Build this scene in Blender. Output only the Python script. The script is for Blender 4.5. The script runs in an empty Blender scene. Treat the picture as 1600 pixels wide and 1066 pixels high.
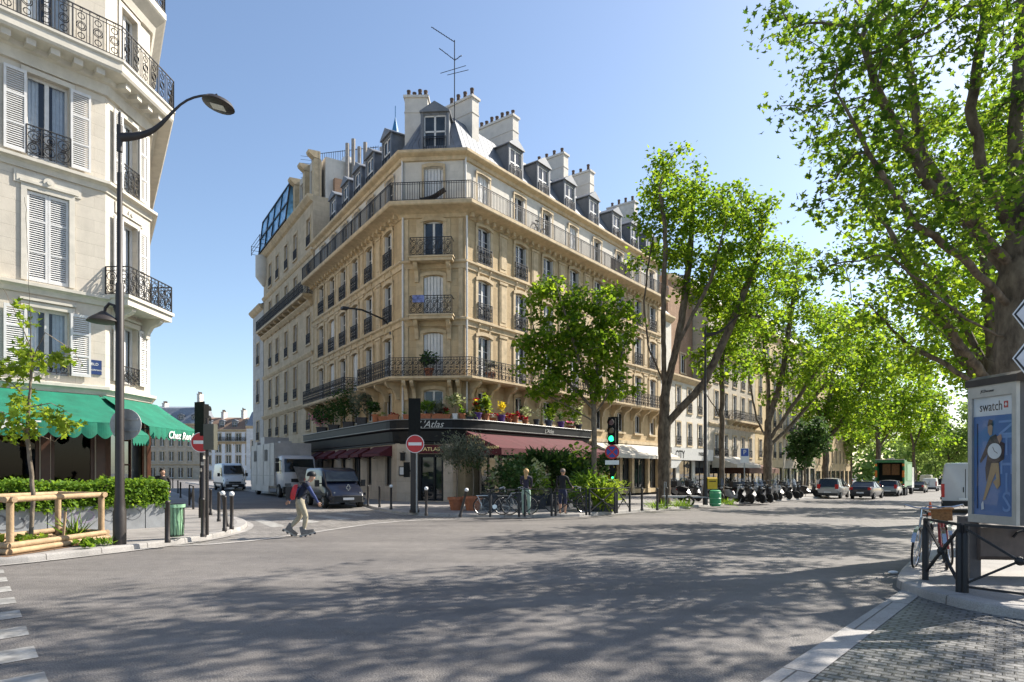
import bpy, bmesh, math, random
import numpy as np
from mathutils import Matrix, Vector
R = math.radians
FPX, HZ, EYE = 1000.0, 736.0, 1.8
SC = bpy.context.scene
COL = SC.collection
random.seed(7)
RNG = np.random.default_rng(11)

# ------------------------------------------------------------ camera and light
cam = bpy.data.cameras.new("camera"); cam_o = bpy.data.objects.new("camera", cam); COL.objects.link(cam_o)
cam_o.location = (0, 0, EYE); cam_o.rotation_euler = (R(90), 0, 0)
cam.sensor_width = 36.0; cam.lens = 36.0 * FPX / 1600.0
cam.shift_y = (HZ - 533.0) / 1600.0
cam.clip_start = 0.05; cam.clip_end = 3000
SC.camera = cam_o

SUN_AZ, SUN_EL = R(61.6), R(41)           # clockwise from +Y, above the horizon
sd = Vector((math.sin(SUN_AZ) * math.cos(SUN_EL), math.cos(SUN_AZ) * math.cos(SUN_EL), math.sin(SUN_EL)))
W = bpy.data.worlds.new("World"); SC.world = W; W.use_nodes = True
nt = W.node_tree; bg = nt.nodes["Background"]
sky = nt.nodes.new("ShaderNodeTexSky"); sky.sky_type = 'NISHITA'; sky.sun_disc = False
sky.sun_elevation = SUN_EL; sky.sun_rotation = SUN_AZ; sky.air_density = 1.0; sky.dust_density = 0.9; sky.ozone_density = 1.5
nt.links.new(sky.outputs[0], bg.inputs[0]); bg.inputs[1].default_value = 0.107
sl = bpy.data.lights.new("sun", 'SUN'); sl.energy = 5.0; sl.angle = R(0.5); sl.color = (1.0, 0.93, 0.82)
slo = bpy.data.objects.new("sun", sl); COL.objects.link(slo)
slo.rotation_euler = (-sd).to_track_quat('-Z', 'Y').to_euler(); slo.location = (30, 20, 60)
SC.view_settings.view_transform = 'Standard'; SC.view_settings.look = 'None'; SC.view_settings.exposure = 1.0
SC.cycles.max_bounces = 6; SC.cycles.diffuse_bounces = 3; SC.cycles.transparent_max_bounces = 12
SC.cycles.use_denoising = True

# ------------------------------------------------------------ ground shape and projection
def gz(x, y):
    u = 0.8 * x + 0.6 * y
    return -0.013 * (min(max(u, 18.0), 140.0) - 18.0)
def P(px, py, Y):
    return Vector(((px - 800) / FPX * Y, Y, EYE + (HZ - py) / FPX * Y))
def G(px, py, h=0.0):                      # point of the ground (raised by h) seen at a pixel of the photograph
    Y = 30.0
    for _ in range(40):
        z = gz((px - 800) / FPX * Y, Y) + h
        Y = 0.5 * Y + 0.5 * min(400.0, (EYE - z) / max(1e-3, (py - HZ) / FPX))
    x = (px - 800) / FPX * Y
    return Vector((x, Y, gz(x, Y) + h))
KH = 0.13                                   # kerb height
def on(x, y, h=0.0): return Vector((x, y, gz(x, y) + h))

# ------------------------------------------------------------ materials
MATS = {}
def nmat(name):
    m = bpy.data.materials.new(name); m.use_nodes = True
    n = m.node_tree; return m, n, n.nodes["Principled BSDF"]
def N(n, t, **kw):
    d = n.nodes.new(t)
    for k, v in kw.items():
        if k.startswith('_'): setattr(d, k[1:], v)
        else: d.inputs[k.replace('__', ' ')].default_value = v
    return d
def L(n, a, b): n.links.new(a, b)
def c4(c): return (c[0], c[1], c[2], 1.0)
def mat(name, col, rough=0.6, metal=0.0, var=0.15, scale=6.0, bump=0.0, bscale=40.0, spec=0.5, coat=0.0, stain=0.0):
    """plain painted / solid surface with a little procedural wear"""
    if name in MATS: return MATS[name]
    m, n, b = nmat(name)
    tc = N(n, "ShaderNodeTexCoord")
    no = N(n, "ShaderNodeTexNoise", Scale=scale, Detail=6.0, Roughness=0.6); L(n, tc.outputs["Object"], no.inputs["Vector"])
    rp = N(n, "ShaderNodeMapRange"); rp.inputs[1].default_value = 0.3; rp.inputs[2].default_value = 0.7
    rp.inputs[3].default_value = 1 - var; rp.inputs[4].default_value = 1 + var * 0.6
    L(n, no.outputs[0], rp.inputs[0])
    mx = N(n, "ShaderNodeMix", _data_type='RGBA', _blend_type='MULTIPLY'); mx.inputs[0].default_value = 1.0
    mx.inputs[6].default_value = c4(col); L(n, rp.outputs[0], mx.inputs[7])
    out = mx.outputs[2]
    if stain > 0:
        n2 = N(n, "ShaderNodeTexNoise", Scale=0.9, Detail=8.0, Roughness=0.7); L(n, tc.outputs["Object"], n2.inputs["Vector"])
        r2 = N(n, "ShaderNodeMapRange"); r2.inputs[1].default_value = 0.48; r2.inputs[2].default_value = 0.72; r2.inputs[3].default_value = 0; r2.inputs[4].default_value = stain
        L(n, n2.outputs[0], r2.inputs[0])
        m2 = N(n, "ShaderNodeMix", _data_type='RGBA'); L(n, r2.outputs[0], m2.inputs[0]); L(n, out, m2.inputs[6])
        m2.inputs[7].default_value = c4([k * 0.45 for k in col]); out = m2.outputs[2]
    L(n, out, b.inputs["Base Color"])
    b.inputs["Roughness"].default_value = rough; b.inputs["Metallic"].default_value = metal
    b.inputs["Specular IOR Level"].default_value = spec; b.inputs["Coat Weight"].default_value = coat
    b.inputs["Coat Roughness"].default_value = 0.05
    if bump:
        nb = N(n, "ShaderNodeTexNoise", Scale=bscale, Detail=4.0); L(n, tc.outputs["Object"], nb.inputs["Vector"])
        bp = N(n, "ShaderNodeBump", Strength=bump, Distance=0.02); L(n, nb.outputs[0], bp.inputs["Height"]); L(n, bp.outputs[0], b.inputs["Normal"])
    MATS[name] = m; return m
def stone(name, col, joint=0.75, bw=0.9, bh=0.38, stain=0.5, var=0.14):
    """ashlar laid out in the wall's own metres (UV), with soot stains"""
    if name in MATS: return MATS[name]
    m, n, b = nmat(name)
    tc = N(n, "ShaderNodeTexCoord"); uv = tc.outputs["UV"]
    br = N(n, "ShaderNodeTexBrick", Scale=1.0, Mortar__Size=0.007, Mortar__Smooth=0.3, Bias=0.0, Brick__Width=bw, Row__Height=bh)
    br.inputs["Color1"].default_value = c4(col); br.inputs["Color2"].default_value = c4([k * (1 - var) for k in col])
    br.inputs["Mortar"].default_value = c4([k * joint for k in col]); L(n, uv, br.inputs["Vector"])
    n1 = N(n, "ShaderNodeTexNoise", Scale=2.2, Detail=8.0, Roughness=0.65); L(n, tc.outputs["Object"], n1.inputs["Vector"])
    r1 = N(n, "ShaderNodeMapRange"); r1.inputs[1].default_value = 0.3; r1.inputs[2].default_value = 0.7; r1.inputs[3].default_value = 1 - var; r1.inputs[4].default_value = 1.06
    L(n, n1.outputs[0], r1.inputs[0])
    mx = N(n, "ShaderNodeMix", _data_type='RGBA', _blend_type='MULTIPLY'); mx.inputs[0].default_value = 1.0
    L(n, br.outputs[0], mx.inputs[6]); L(n, r1.outputs[0], mx.inputs[7])
    mp = N(n, "ShaderNodeMapping"); mp.inputs["Scale"].default_value = (0.9, 0.16, 1); L(n, uv, mp.inputs[0])
    n2 = N(n, "ShaderNodeTexNoise", Scale=1.0, Detail=9.0, Roughness=0.72); L(n, mp.outputs[0], n2.inputs["Vector"])
    r2 = N(n, "ShaderNodeMapRange"); r2.inputs[1].default_value = 0.46; r2.inputs[2].default_value = 0.72; r2.inputs[3].default_value = 0; r2.inputs[4].default_value = stain
    L(n, n2.outputs[0], r2.inputs[0])
    m2 = N(n, "ShaderNodeMix", _data_type='RGBA'); L(n, r2.outputs[0], m2.inputs[0]); L(n, mx.outputs[2], m2.inputs[6])
    m2.inputs[7].default_value = c4([col[0] * .42, col[1] * .4, col[2] * .4])
    L(n, m2.outputs[2], b.inputs["Base Color"]); b.inputs["Roughness"].default_value = 0.85; b.inputs["Specular IOR Level"].default_value = 0.25
    nb = N(n, "ShaderNodeTexNoise", Scale=30.0, Detail=5.0); L(n, tc.outputs["Object"], nb.inputs["Vector"])
    bp = N(n, "ShaderNodeBump", Strength=0.25, Distance=0.02); L(n, nb.outputs[0], bp.inputs["Height"])
    bq = N(n, "ShaderNodeBump", Strength=0.6, Distance=0.012); bq.invert = True; L(n, br.outputs["Fac"], bq.inputs["Height"]); L(n, bp.outputs[0], bq.inputs["Normal"])
    L(n, bq.outputs[0], b.inputs["Normal"])
    MATS[name] = m; return m
def glass(name, col=(0.02, 0.025, 0.03), rough=0.04, var=0.5):
    if name in MATS: return MATS[name]
    m, n, b = nmat(name)
    tc = N(n, "ShaderNodeTexCoord"); oi = N(n, "ShaderNodeObjectInfo")
    no = N(n, "ShaderNodeTexNoise", Scale=1.1, Detail=2.0)
    ad = N(n, "ShaderNodeVectorMath", _operation='ADD'); L(n, tc.outputs["Object"], ad.inputs[0]); L(n, oi.outputs["Location"], ad.inputs[1]); L(n, ad.outputs[0], no.inputs["Vector"])
    mr = N(n, "ShaderNodeMapRange"); mr.inputs[1].default_value = .35; mr.inputs[2].default_value = .65; mr.inputs[3].default_value = 1 - var; mr.inputs[4].default_value = 1 + var * 1.5
    L(n, no.outputs[0], mr.inputs[0])
    mx = N(n, "ShaderNodeMix", _data_type='RGBA', _blend_type='MULTIPLY'); mx.inputs[0].default_value = 1; mx.inputs[6].default_value = c4(col); L(n, mr.outputs[0], mx.inputs[7])
    L(n, mx.outputs[2], b.inputs["Base Color"]); b.inputs["Roughness"].default_value = rough; b.inputs["IOR"].default_value = 1.5; b.inputs["Specular IOR Level"].default_value = 0.6
    nb = N(n, "ShaderNodeTexNoise", Scale=1.6, Detail=1.0); L(n, ad.outputs[0], nb.inputs["Vector"])
    bp = N(n, "ShaderNodeBump", Strength=0.05, Distance=0.3); L(n, nb.outputs[0], bp.inputs["Height"]); L(n, bp.outputs[0], b.inputs["Normal"])
    MATS[name] = m; return m
def clear_glass(name, tint=(0.8, 0.85, 0.88), refl=0.12):
    if name in MATS: return MATS[name]
    m, n, b = nmat(name); n.nodes.remove(b)
    t = N(n, "ShaderNodeBsdfTransparent"); t.inputs[0].default_value = c4(tint)
    g = N(n, "ShaderNodeBsdfGlossy", Roughness=0.02); f = N(n, "ShaderNodeLayerWeight", Blend=0.5)
    q = N(n, "ShaderNodeMath", _operation='POWER'); L(n, f.outputs["Facing"], q.inputs[0]); q.inputs[1].default_value = 4.0
    a = N(n, "ShaderNodeMath", _operation='MULTIPLY_ADD'); L(n, q.outputs[0], a.inputs[0]); a.inputs[1].default_value = 0.85; a.inputs[2].default_value = refl * 0.5
    x = N(n, "ShaderNodeMixShader"); L(n, a.outputs[0], x.inputs[0]); L(n, t.outputs[0], x.inputs[1]); L(n, g.outputs[0], x.inputs[2])
    L(n, x.outputs[0], n.nodes["Material Output"].inputs[0]); MATS[name] = m; return m
def leaf_mat(name, cols, trans=0.45, rough=0.68):
    """leaves: each leaf (mesh island) takes its own green, light passes through"""
    if name in MATS: return MATS[name]
    m, n, b = nmat(name)
    ge = N(n, "ShaderNodeNewGeometry"); cr = N(n, "ShaderNodeValToRGB")
    e = cr.color_ramp.elements; e[0].color = c4(cols[0]); e[1].color = c4(cols[-1])
    for i, c in enumerate(cols[1:-1]): k = e.new((i + 1) / (len(cols) - 1)); k.color = c4(c)
    L(n, ge.outputs["Random Per Island"], cr.inputs[0]); L(n, cr.outputs[0], b.inputs["Base Color"])
    b.inputs["Roughness"].default_value = rough; b.inputs["Specular IOR Level"].default_value = 0.2
    tl = N(n, "ShaderNodeBsdfTranslucent")
    hs = N(n, "ShaderNodeHueSaturation"); hs.inputs["Hue"].default_value = 0.478; hs.inputs["Saturation"].default_value = 1.03; hs.inputs["Value"].default_value = 2.65
    L(n, cr.outputs[0], hs.inputs["Color"]); L(n, hs.outputs[0], tl.inputs[0])
    x = N(n, "ShaderNodeMixShader"); x.inputs[0].default_value = trans; L(n, b.outputs[0], x.inputs[1]); L(n, tl.outputs[0], x.inputs[2])
    L(n, x.outputs[0], n.nodes["Material Output"].inputs[0]); MATS[name] = m; return m
def emit(name, col, s):
    if name in MATS: return MATS[name]
    m, n, b = nmat(name); b.inputs["Base Color"].default_value = c4(col); b.inputs["Emission Color"].default_value = c4(col); b.inputs["Emission Strength"].default_value = s
    MATS[name] = m; return m

# ------------------------------------------------------------ mesh building
class MB:
    def __init__(self, M=None): self.v = []; self.f = []; self.uv = []; self.mi = []; self.M = M; self.cur = 0
    def at(self, M): self.M = M; return self
    def add(self, p):
        p = Vector(p)
        if len(p) == 2: p = Vector((p[0], p[1], 0))
        if self.M is not None: p = self.M @ p
        self.v.append((p.x, p.y, p.z)); return len(self.v) - 1
    def face(self, idx, uv=None): self.f.append(tuple(idx)); self.uv.append(uv); self.mi.append(self.cur)
    def poly(self, pts, uv=None): self.face([self.add(p) for p in pts], uv)
    def box(self, x0, x1, y0, y1, z0, z1):
        i = [self.add(p) for p in ((x0, y0, z0), (x1, y0, z0), (x1, y1, z0), (x0, y1, z0), (x0, y0, z1), (x1, y0, z1), (x1, y1, z1), (x0, y1, z1))]
        dx, dy, dz = x1 - x0, y1 - y0, z1 - z0
        for q, a, c in (((3, 2, 1, 0), (x0, y0), (dx, dy)), ((4, 5, 6, 7), (x0, y0), (dx, dy)), ((0, 1, 5, 4), (x0, z0), (dx, dz)), ((1, 2, 6, 5), (y0, z0), (dy, dz)), ((2, 3, 7, 6), (x0, z0), (dx, dz)), ((3, 0, 4, 7), (y0, z0), (dy, dz))):
            self.face([i[k] for k in q], [(a[0], a[1]), (a[0] + c[0], a[1]), (a[0] + c[0], a[1] + c[1]), (a[0], a[1] + c[1])])
    def bar(self, p, q, w, h=None, up=(0, 0, 1)):     # a square bar between two points
        p, q = Vector(p), Vector(q); h = h or w
        d = (q - p)
        if d.length < 1e-6: return
        d.normalize(); u = Vector(up)
        if abs(d.dot(u)) > .98: u = Vector((1, 0, 0)) if abs(d.x) < .9 else Vector((0, 1, 0))
        s = d.cross(u).normalized(); t = s.cross(d)
        i = [self.add(b + s * a * w / 2 + t * c * h / 2) for b in (p, q) for a, c in ((-1, -1), (1, -1), (1, 1), (-1, 1))]
        for k in ((0, 1, 5, 4), (1, 2, 6, 5), (2, 3, 7, 6), (3, 0, 4, 7), (3, 2, 1, 0), (4, 5, 6, 7)): self.face([i[j] for j in k])
    def tube(self, pts, r, n=6, closed=False, cap=True, sx=1.0):
        pts = [Vector(p) for p in pts]; m = len(pts)
        rs = r if isinstance(r, (list, tuple)) else [r] * m
        rings = []; ref = None
        for k in range(m):
            a = pts[k - 1] if (k or closed) else pts[0]; b = pts[(k + 1) % m] if (k < m - 1 or closed) else pts[-1]
            d = (b - a); d = d.normalized() if d.length > 1e-9 else Vector((0, 0, 1))
            if ref is None:
                ref = Vector((0, 0, 1)) if abs(d.z) < .9 else Vector((1, 0, 0))
            s = d.cross(ref)
            if s.length < 1e-4: s = d.cross(Vector((0.3, 1, 0.2)))
            s.normalize(); t = s.cross(d).normalized(); ref = t
            rings.append([self.add(pts[k] + (s * math.cos(6.28318 * j / n) * sx + t * math.sin(6.28318 * j / n)) * rs[k]) for j in range(n)])
        for k in range(m if closed else m - 1):
            A, B = rings[k], rings[(k + 1) % m]
            for j in range(n): self.face((A[j], A[(j + 1) % n], B[(j + 1) % n], B[j]))
        if cap and not closed: self.face(rings[0][::-1]); self.face(rings[-1])
    def lathe(self, prof, n=16, c=(0, 0, 0), cap=True):
        c = Vector(c); rings = [[self.add(c + Vector((r * math.cos(6.28318 * j / n), r * math.sin(6.28318 * j / n), z))) for j in range(n)] for r, z in prof]
        for A, B in zip(rings, rings[1:]):
            for j in range(n): self.face((A[j], A[(j + 1) % n], B[(j + 1) % n], B[j]))
        if cap: self.face(rings[0][::-1]); self.face(rings[-1])
    def ball(self, c, r, n=10, m=6):
        r = r if isinstance(r, (list, tuple)) else (r, r, r); c = Vector(c)
        rings = [[self.add(c + Vector((r[0] * math.sin(math.pi * i / m) * math.cos(6.28318 * j / n), r[1] * math.sin(math.pi * i / m) * math.sin(6.28318 * j / n), -r[2] * math.cos(math.pi * i / m)))) for j in range(n)] for i in range(1, m)]
        a = self.add(c - Vector((0, 0, r[2]))); b = self.add(c + Vector((0, 0, r[2])))
        for j in range(n): self.face((a, rings[0][(j + 1) % n], rings[0][j])); self.face((b, rings[-1][j], rings[-1][(j + 1) % n]))
        for A, B in zip(rings, rings[1:]):
            for j in range(n): self.face((A[j], A[(j + 1) % n], B[(j + 1) % n], B[j]))
    def extrude(self, pts, vec):             # closed prism: polygon pts pushed along vec
        vec = Vector(vec); a = [self.add(p) for p in pts]; b = [self.add(Vector(p) + vec) for p in pts]; n = len(pts)
        self.face(a[::-1]); self.face(b)
        for k in range(n): self.face((a[k], a[(k + 1) % n], b[(k + 1) % n], b[k]))
    def loft(self, secs, cap=True, closed=True):
        rings = [[self.add(p) for p in s] for s in secs]; n = len(rings[0])
        for A, B in zip(rings, rings[1:]):
            for j in range(n if closed else n - 1): self.face((A[j], A[(j + 1) % n], B[(j + 1) % n], B[j]))
        if cap: self.face(rings[0][::-1]); self.face(rings[-1])
    def disc(self, c, r, axis, th=0.01, n=24):
        axis = Vector(axis).normalized(); u = axis.cross(Vector((0, 0, 1)))
        if u.length < .1: u = Vector((1, 0, 0))
        u.normalize(); w = axis.cross(u)
        self.extrude([Vector(c) + (u * math.cos(6.28318 * k / n) + w * math.sin(6.28318 * k / n)) * r for k in range(n)], axis * th)
    def sweep(self, path, prof, closed=False, cap=True):
        """profile [(out, z)] along a ground path (list of xy); out is to the right of travel, corners mitred"""
        pts = [Vector((p[0], p[1])) for p in path]; m = len(pts); secs = []; dist = 0; us = []
        for k in range(m):
            dirs = []
            if k or closed: dirs.append((pts[k] - pts[k - 1]).normalized())
            if k < m - 1 or closed: dirs.append((pts[(k + 1) % m] - pts[k]).normalized())
            nr = [Vector((d.y, -d.x)) for d in dirs]
            b = sum(nr, Vector((0, 0))) / len(nr); b = b / max(.15, b.dot(b))
            secs.append([self.add((pts[k].x + b.x * o, pts[k].y + b.y * o, z)) for o, z in prof]); us.append(dist)
            if k < m - 1: dist += (pts[k + 1] - pts[k]).length
        pl = [0]
        for (o0, z0), (o1, z1) in zip(prof, prof[1:]): pl.append(pl[-1] + math.hypot(o1 - o0, z1 - z0))
        for k in range(m if closed else m - 1):
            A, B = secs[k], secs[(k + 1) % m]; u0 = us[k]; u1 = us[k + 1] if k < m - 1 else dist
            for j in range(len(prof) - 1): self.face((A[j], B[j], B[j + 1], A[j + 1]), [(u0, pl[j]), (u1, pl[j]), (u1, pl[j + 1]), (u0, pl[j + 1])])
        if cap and not closed and len(prof) > 2: self.face(secs[0]); self.face(secs[-1][::-1])
    def build(self, name, m, parent=None, smooth=None, local=False, fixn=True):
        me = bpy.data.meshes.new(name)
        off = Vector((0, 0, 0))
        if parent is not None and not local: off = worldloc(parent)
        me.from_pydata([(a - off.x, b - off.y, c - off.z) for a, b, c in self.v], [], self.f)
        for k in (m if isinstance(m, (list, tuple)) else [m]): me.materials.append(k)
        if any(self.mi): me.polygons.foreach_set('material_index', self.mi)
        if any(u is not None for u in self.uv):
            ul = me.uv_layers.new(name="UVMap"); k = 0; data = np.zeros(sum(len(f) for f in self.f) * 2, dtype=np.float32)
            for f, u in zip(self.f, self.uv):
                if u is not None:
                    for j in range(len(f)): data[2 * (k + j)] = u[j][0]; data[2 * (k + j) + 1] = u[j][1]
                k += len(f)
            ul.data.foreach_set('uv', data)
        if fixn:
            bm = bmesh.new(); bm.from_mesh(me); bmesh.ops.recalc_face_normals(bm, faces=bm.faces); bm.to_mesh(me); bm.free()
        if smooth:
            me.polygons.foreach_set('use_smooth', [True] * len(me.polygons)); me.set_sharp_from_angle(angle=R(smooth))
        me.update()
        o = bpy.data.objects.new(name, me); COL.objects.link(o)
        if parent is not None: o.parent = parent
        return o
def worldloc(o):
    v = Vector(o.location); p = o.parent
    while p is not None: v = v + Vector(p.location); p = p.parent
    return v
def tag(o, label=None, cat=None, group=None, kind=None):
    if label: o['label'] = label
    if cat: o['category'] = cat
    if group: o['group'] = group
    if kind: o['kind'] = kind
    return o
def thing(name, label, cat, loc=(0, 0, 0), rz=0.0, group=None):
    o = bpy.data.objects.new(name, None); COL.objects.link(o); o.empty_display_size = .2
    o.location = loc; o.rotation_euler = (0, 0, rz); return tag(o, label, cat, group)
def dup(o, parent=None):
    c = o.copy(); COL.objects.link(c)
    if parent is not None: c.parent = parent
    for ch in list(o.children): dup(ch, c)
    return c
def dup_at(o, loc, rz, label, group=None):
    c = dup(o); c.location = loc; c.rotation_euler = (0, 0, rz); c['label'] = label
    if group: c['group'] = group
    return c
def inst(mesh_obj, name, parent, M):          # another object sharing a mesh, placed by a world matrix under a rotation-free parent
    o = bpy.data.objects.new(name, mesh_obj.data); COL.objects.link(o)
    if parent is not None: o.parent = parent; M = Matrix.Translation(-worldloc(parent)) @ M
    o.matrix_local = M if parent is not None else M
    return o
def struct(name, mb, m, smooth=None):
    return tag(mb.build(name, m, smooth=smooth), kind='structure')
def frame(o, d):                               # facade frame: x along d, y into the building, z up
    d = Vector((d[0], d[1], 0)).normalized()
    M = Matrix(((d.x, -d.y, 0, o[0]), (d.y, d.x, 0, o[1]), (0, 0, 1, o[2] if len(o) > 2 else 0), (0, 0, 0, 1)))
    return M
def text(s, size, m, name, parent, M, ext=0.004, shear=0.0, align='CENTER', bold=0.0, space=1.0, sx=1.0):
    cu = bpy.data.curves.new(name, 'FONT'); cu.body = s; cu.size = size; cu.extrude = ext; cu.shear = shear; cu.align_x = align; cu.align_y = 'CENTER'; cu.offset = bold; cu.space_character = space; cu.resolution_u = 2
    t = bpy.data.objects.new(name, cu); COL.objects.link(t)
    dg = bpy.context.evaluated_depsgraph_get(); me = bpy.data.meshes.new_from_object(t.evaluated_get(dg))
    bpy.data.objects.remove(t); me.materials.clear(); me.materials.append(m); me.name = name
    o = bpy.data.objects.new(name, me); COL.objects.link(o)
    Mx = M @ Matrix.Rotation(R(90), 4, 'X') @ Matrix.Scale(sx, 4, (1, 0, 0))   # text stands up in the x-z plane of frame M, reading along x, facing -y
    if parent is not None: o.parent = parent; Mx = Matrix.Translation(-worldloc(parent)) @ Mx
    me.transform(Mx); return o
# ------------------------------------------------------------ ground
def drape(mb): mb.v = [(x, y, z + gz(x, y)) for x, y, z in mb.v]
def gpoly(mb, pts, h, ang=0.0):
    """a flat polygon draped on the sloping ground, cut where the slope begins and ends"""
    bm = bmesh.new(); bm.faces.new([bm.verts.new((p[0], p[1], 0)) for p in pts])
    bmesh.ops.triangulate(bm, faces=bm.faces)
    for u in (18.0, 140.0):
        bmesh.ops.bisect_plane(bm, geom=bm.verts[:] + bm.edges[:] + bm.faces[:], plane_co=(0.8 * u, 0.6 * u, 0), plane_no=(.8, .6, 0))
    bm.verts.index_update(); ca, sa = math.cos(ang), math.sin(ang)
    for f in bm.faces:
        vs = [v.co for v in f.verts]
        if f.normal.z < 0: vs = vs[::-1]
        mb.face([mb.add((v.x, v.y, gz(v.x, v.y) + h)) for v in vs], [(v.x * ca - v.y * sa, v.x * sa + v.y * ca) for v in vs])
    bm.free()
def offset_path(path, o):
    m = MB(); m.sweep(path, [(o, 0), (o, 1)], cap=False); return [Vector(m.v[2 * k][:2]) for k in range(len(path))]
def smooth_path(pts, it=1):
    for _ in range(it):
        q = [pts[0]]
        for a, b in zip(pts, pts[1:]): q += [a * .75 + b * .25, a * .25 + b * .75]
        pts = q + [pts[-1]]
    return pts
def split_path(pts):
    out = [pts[0]]
    for a, b in zip(pts, pts[1:]):
        cuts = []
        for u in (18.0, 140.0):
            ua, ub = .8 * a.x + .6 * a.y - u, .8 * b.x + .6 * b.y - u
            if ua * ub < 0: cuts.append(ua / (ua - ub))
        for t in sorted(cuts): out.append(a.lerp(b, t))
        out.append(b)
    return out
v2 = lambda p: Vector((p[0], p[1]))
DR = Vector((.6126, .7904)); DL = Vector((-.548, .8366))       # the two streets, away from the crossing

def asphalt_mat():
    m, n, b = nmat("asphalt")
    tc = N(n, "ShaderNodeTexCoord"); ob = tc.outputs["Object"]
    big = N(n, "ShaderNodeTexNoise", Scale=.35, Detail=6.0, Roughness=.6); mid = N(n, "ShaderNodeTexNoise", Scale=4.0, Detail=6.0, Roughness=.7)
    vo = N(n, "ShaderNodeTexVoronoi", Scale=55.0); fine = N(n, "ShaderNodeTexNoise", Scale=65.0, Detail=3.0)
    for t in (big, mid, vo, fine): L(n, ob, t.inputs["Vector"])
    cr = N(n, "ShaderNodeValToRGB"); e = cr.color_ramp.elements
    e[0].position = .3; e[0].color = (.118, .109, .104, 1); e[1].position = .72; e[1].color = (.180, .165, .152, 1); L(n, big.outputs[0], cr.inputs[0])
    r1 = N(n, "ShaderNodeMapRange"); r1.inputs[1].default_value = .25; r1.inputs[2].default_value = .75; r1.inputs[3].default_value = .8; r1.inputs[4].default_value = 1.2; L(n, mid.outputs[0], r1.inputs[0])
    r2 = N(n, "ShaderNodeMapRange"); r2.inputs[1].default_value = .3; r2.inputs[2].default_value = .7; r2.inputs[3].default_value = .5; r2.inputs[4].default_value = 1.55; L(n, fine.outputs[0], r2.inputs[0])
    mu = N(n, "ShaderNodeMath", _operation='MULTIPLY'); L(n, r1.outputs[0], mu.inputs[0]); L(n, r2.outputs[0], mu.inputs[1])
    mx = N(n, "ShaderNodeMix", _data_type='RGBA', _blend_type='MULTIPLY'); mx.inputs[0].default_value = 1; L(n, cr.outputs[0], mx.inputs[6]); L(n, mu.outputs[0], mx.inputs[7])
    # long tyre-polished bands and tar-filled cracks that follow the boulevard
    mp = N(n, "ShaderNodeMapping"); mp.inputs["Rotation"].default_value = (0, 0, -math.atan2(.7904, .6126)); mp.inputs["Scale"].default_value = (.06, 1.1, 1); L(n, ob, mp.inputs[0])
    st = N(n, "ShaderNodeTexNoise", Scale=1.0, Detail=4.0); L(n, mp.outputs[0], st.inputs["Vector"])
    r3 = N(n, "ShaderNodeMapRange"); r3.inputs[1].default_value = .38; r3.inputs[2].default_value = .62; r3.inputs[3].default_value = .86; r3.inputs[4].default_value = 1.08; L(n, st.outputs[0], r3.inputs[0])
    m2 = N(n, "ShaderNodeMix", _data_type='RGBA', _blend_type='MULTIPLY'); m2.inputs[0].default_value = 1; L(n, mx.outputs[2], m2.inputs[6]); L(n, r3.outputs[0], m2.inputs[7])
    vc = N(n, "ShaderNodeTexVoronoi", Scale=.16, _feature='DISTANCE_TO_EDGE')
    wn = N(n, "ShaderNodeTexNoise", Scale=1.3, Detail=5.0); L(n, ob, wn.inputs["Vector"])
    wm = N(n, "ShaderNodeMix", _data_type='RGBA', _blend_type='ADD'); wm.inputs[0].default_value = .9; L(n, ob, wm.inputs[6]); L(n, wn.outputs["Color"], wm.inputs[7]); L(n, wm.outputs[2], vc.inputs["Vector"])
    r4 = N(n, "ShaderNodeMapRange"); r4.inputs[1].default_value = .001; r4.inputs[2].default_value = .004; r4.inputs[3].default_value = .86; r4.inputs[4].default_value = 1; L(n, vc.outputs[0], r4.inputs[0])
    m3 = N(n, "ShaderNodeMix", _data_type='RGBA', _blend_type='MULTIPLY'); m3.inputs[0].default_value = 1; L(n, m2.outputs[2], m3.inputs[6]); L(n, r4.outputs[0], m3.inputs[7])
    L(n, m3.outputs[2], b.inputs["Base Color"]); b.inputs["Roughness"].default_value = .72; b.inputs["Specular IOR Level"].default_value = .4
    ad = N(n, "ShaderNodeMath", _operation='ADD'); L(n, vo.outputs[0], ad.inputs[0]); L(n, fine.outputs[0], ad.inputs[1])
    bp = N(n, "ShaderNodeBump", Strength=.5, Distance=.012); L(n, ad.outputs[0], bp.inputs["Height"]); L(n, bp.outputs[0], b.inputs["Normal"])
    return m
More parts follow.
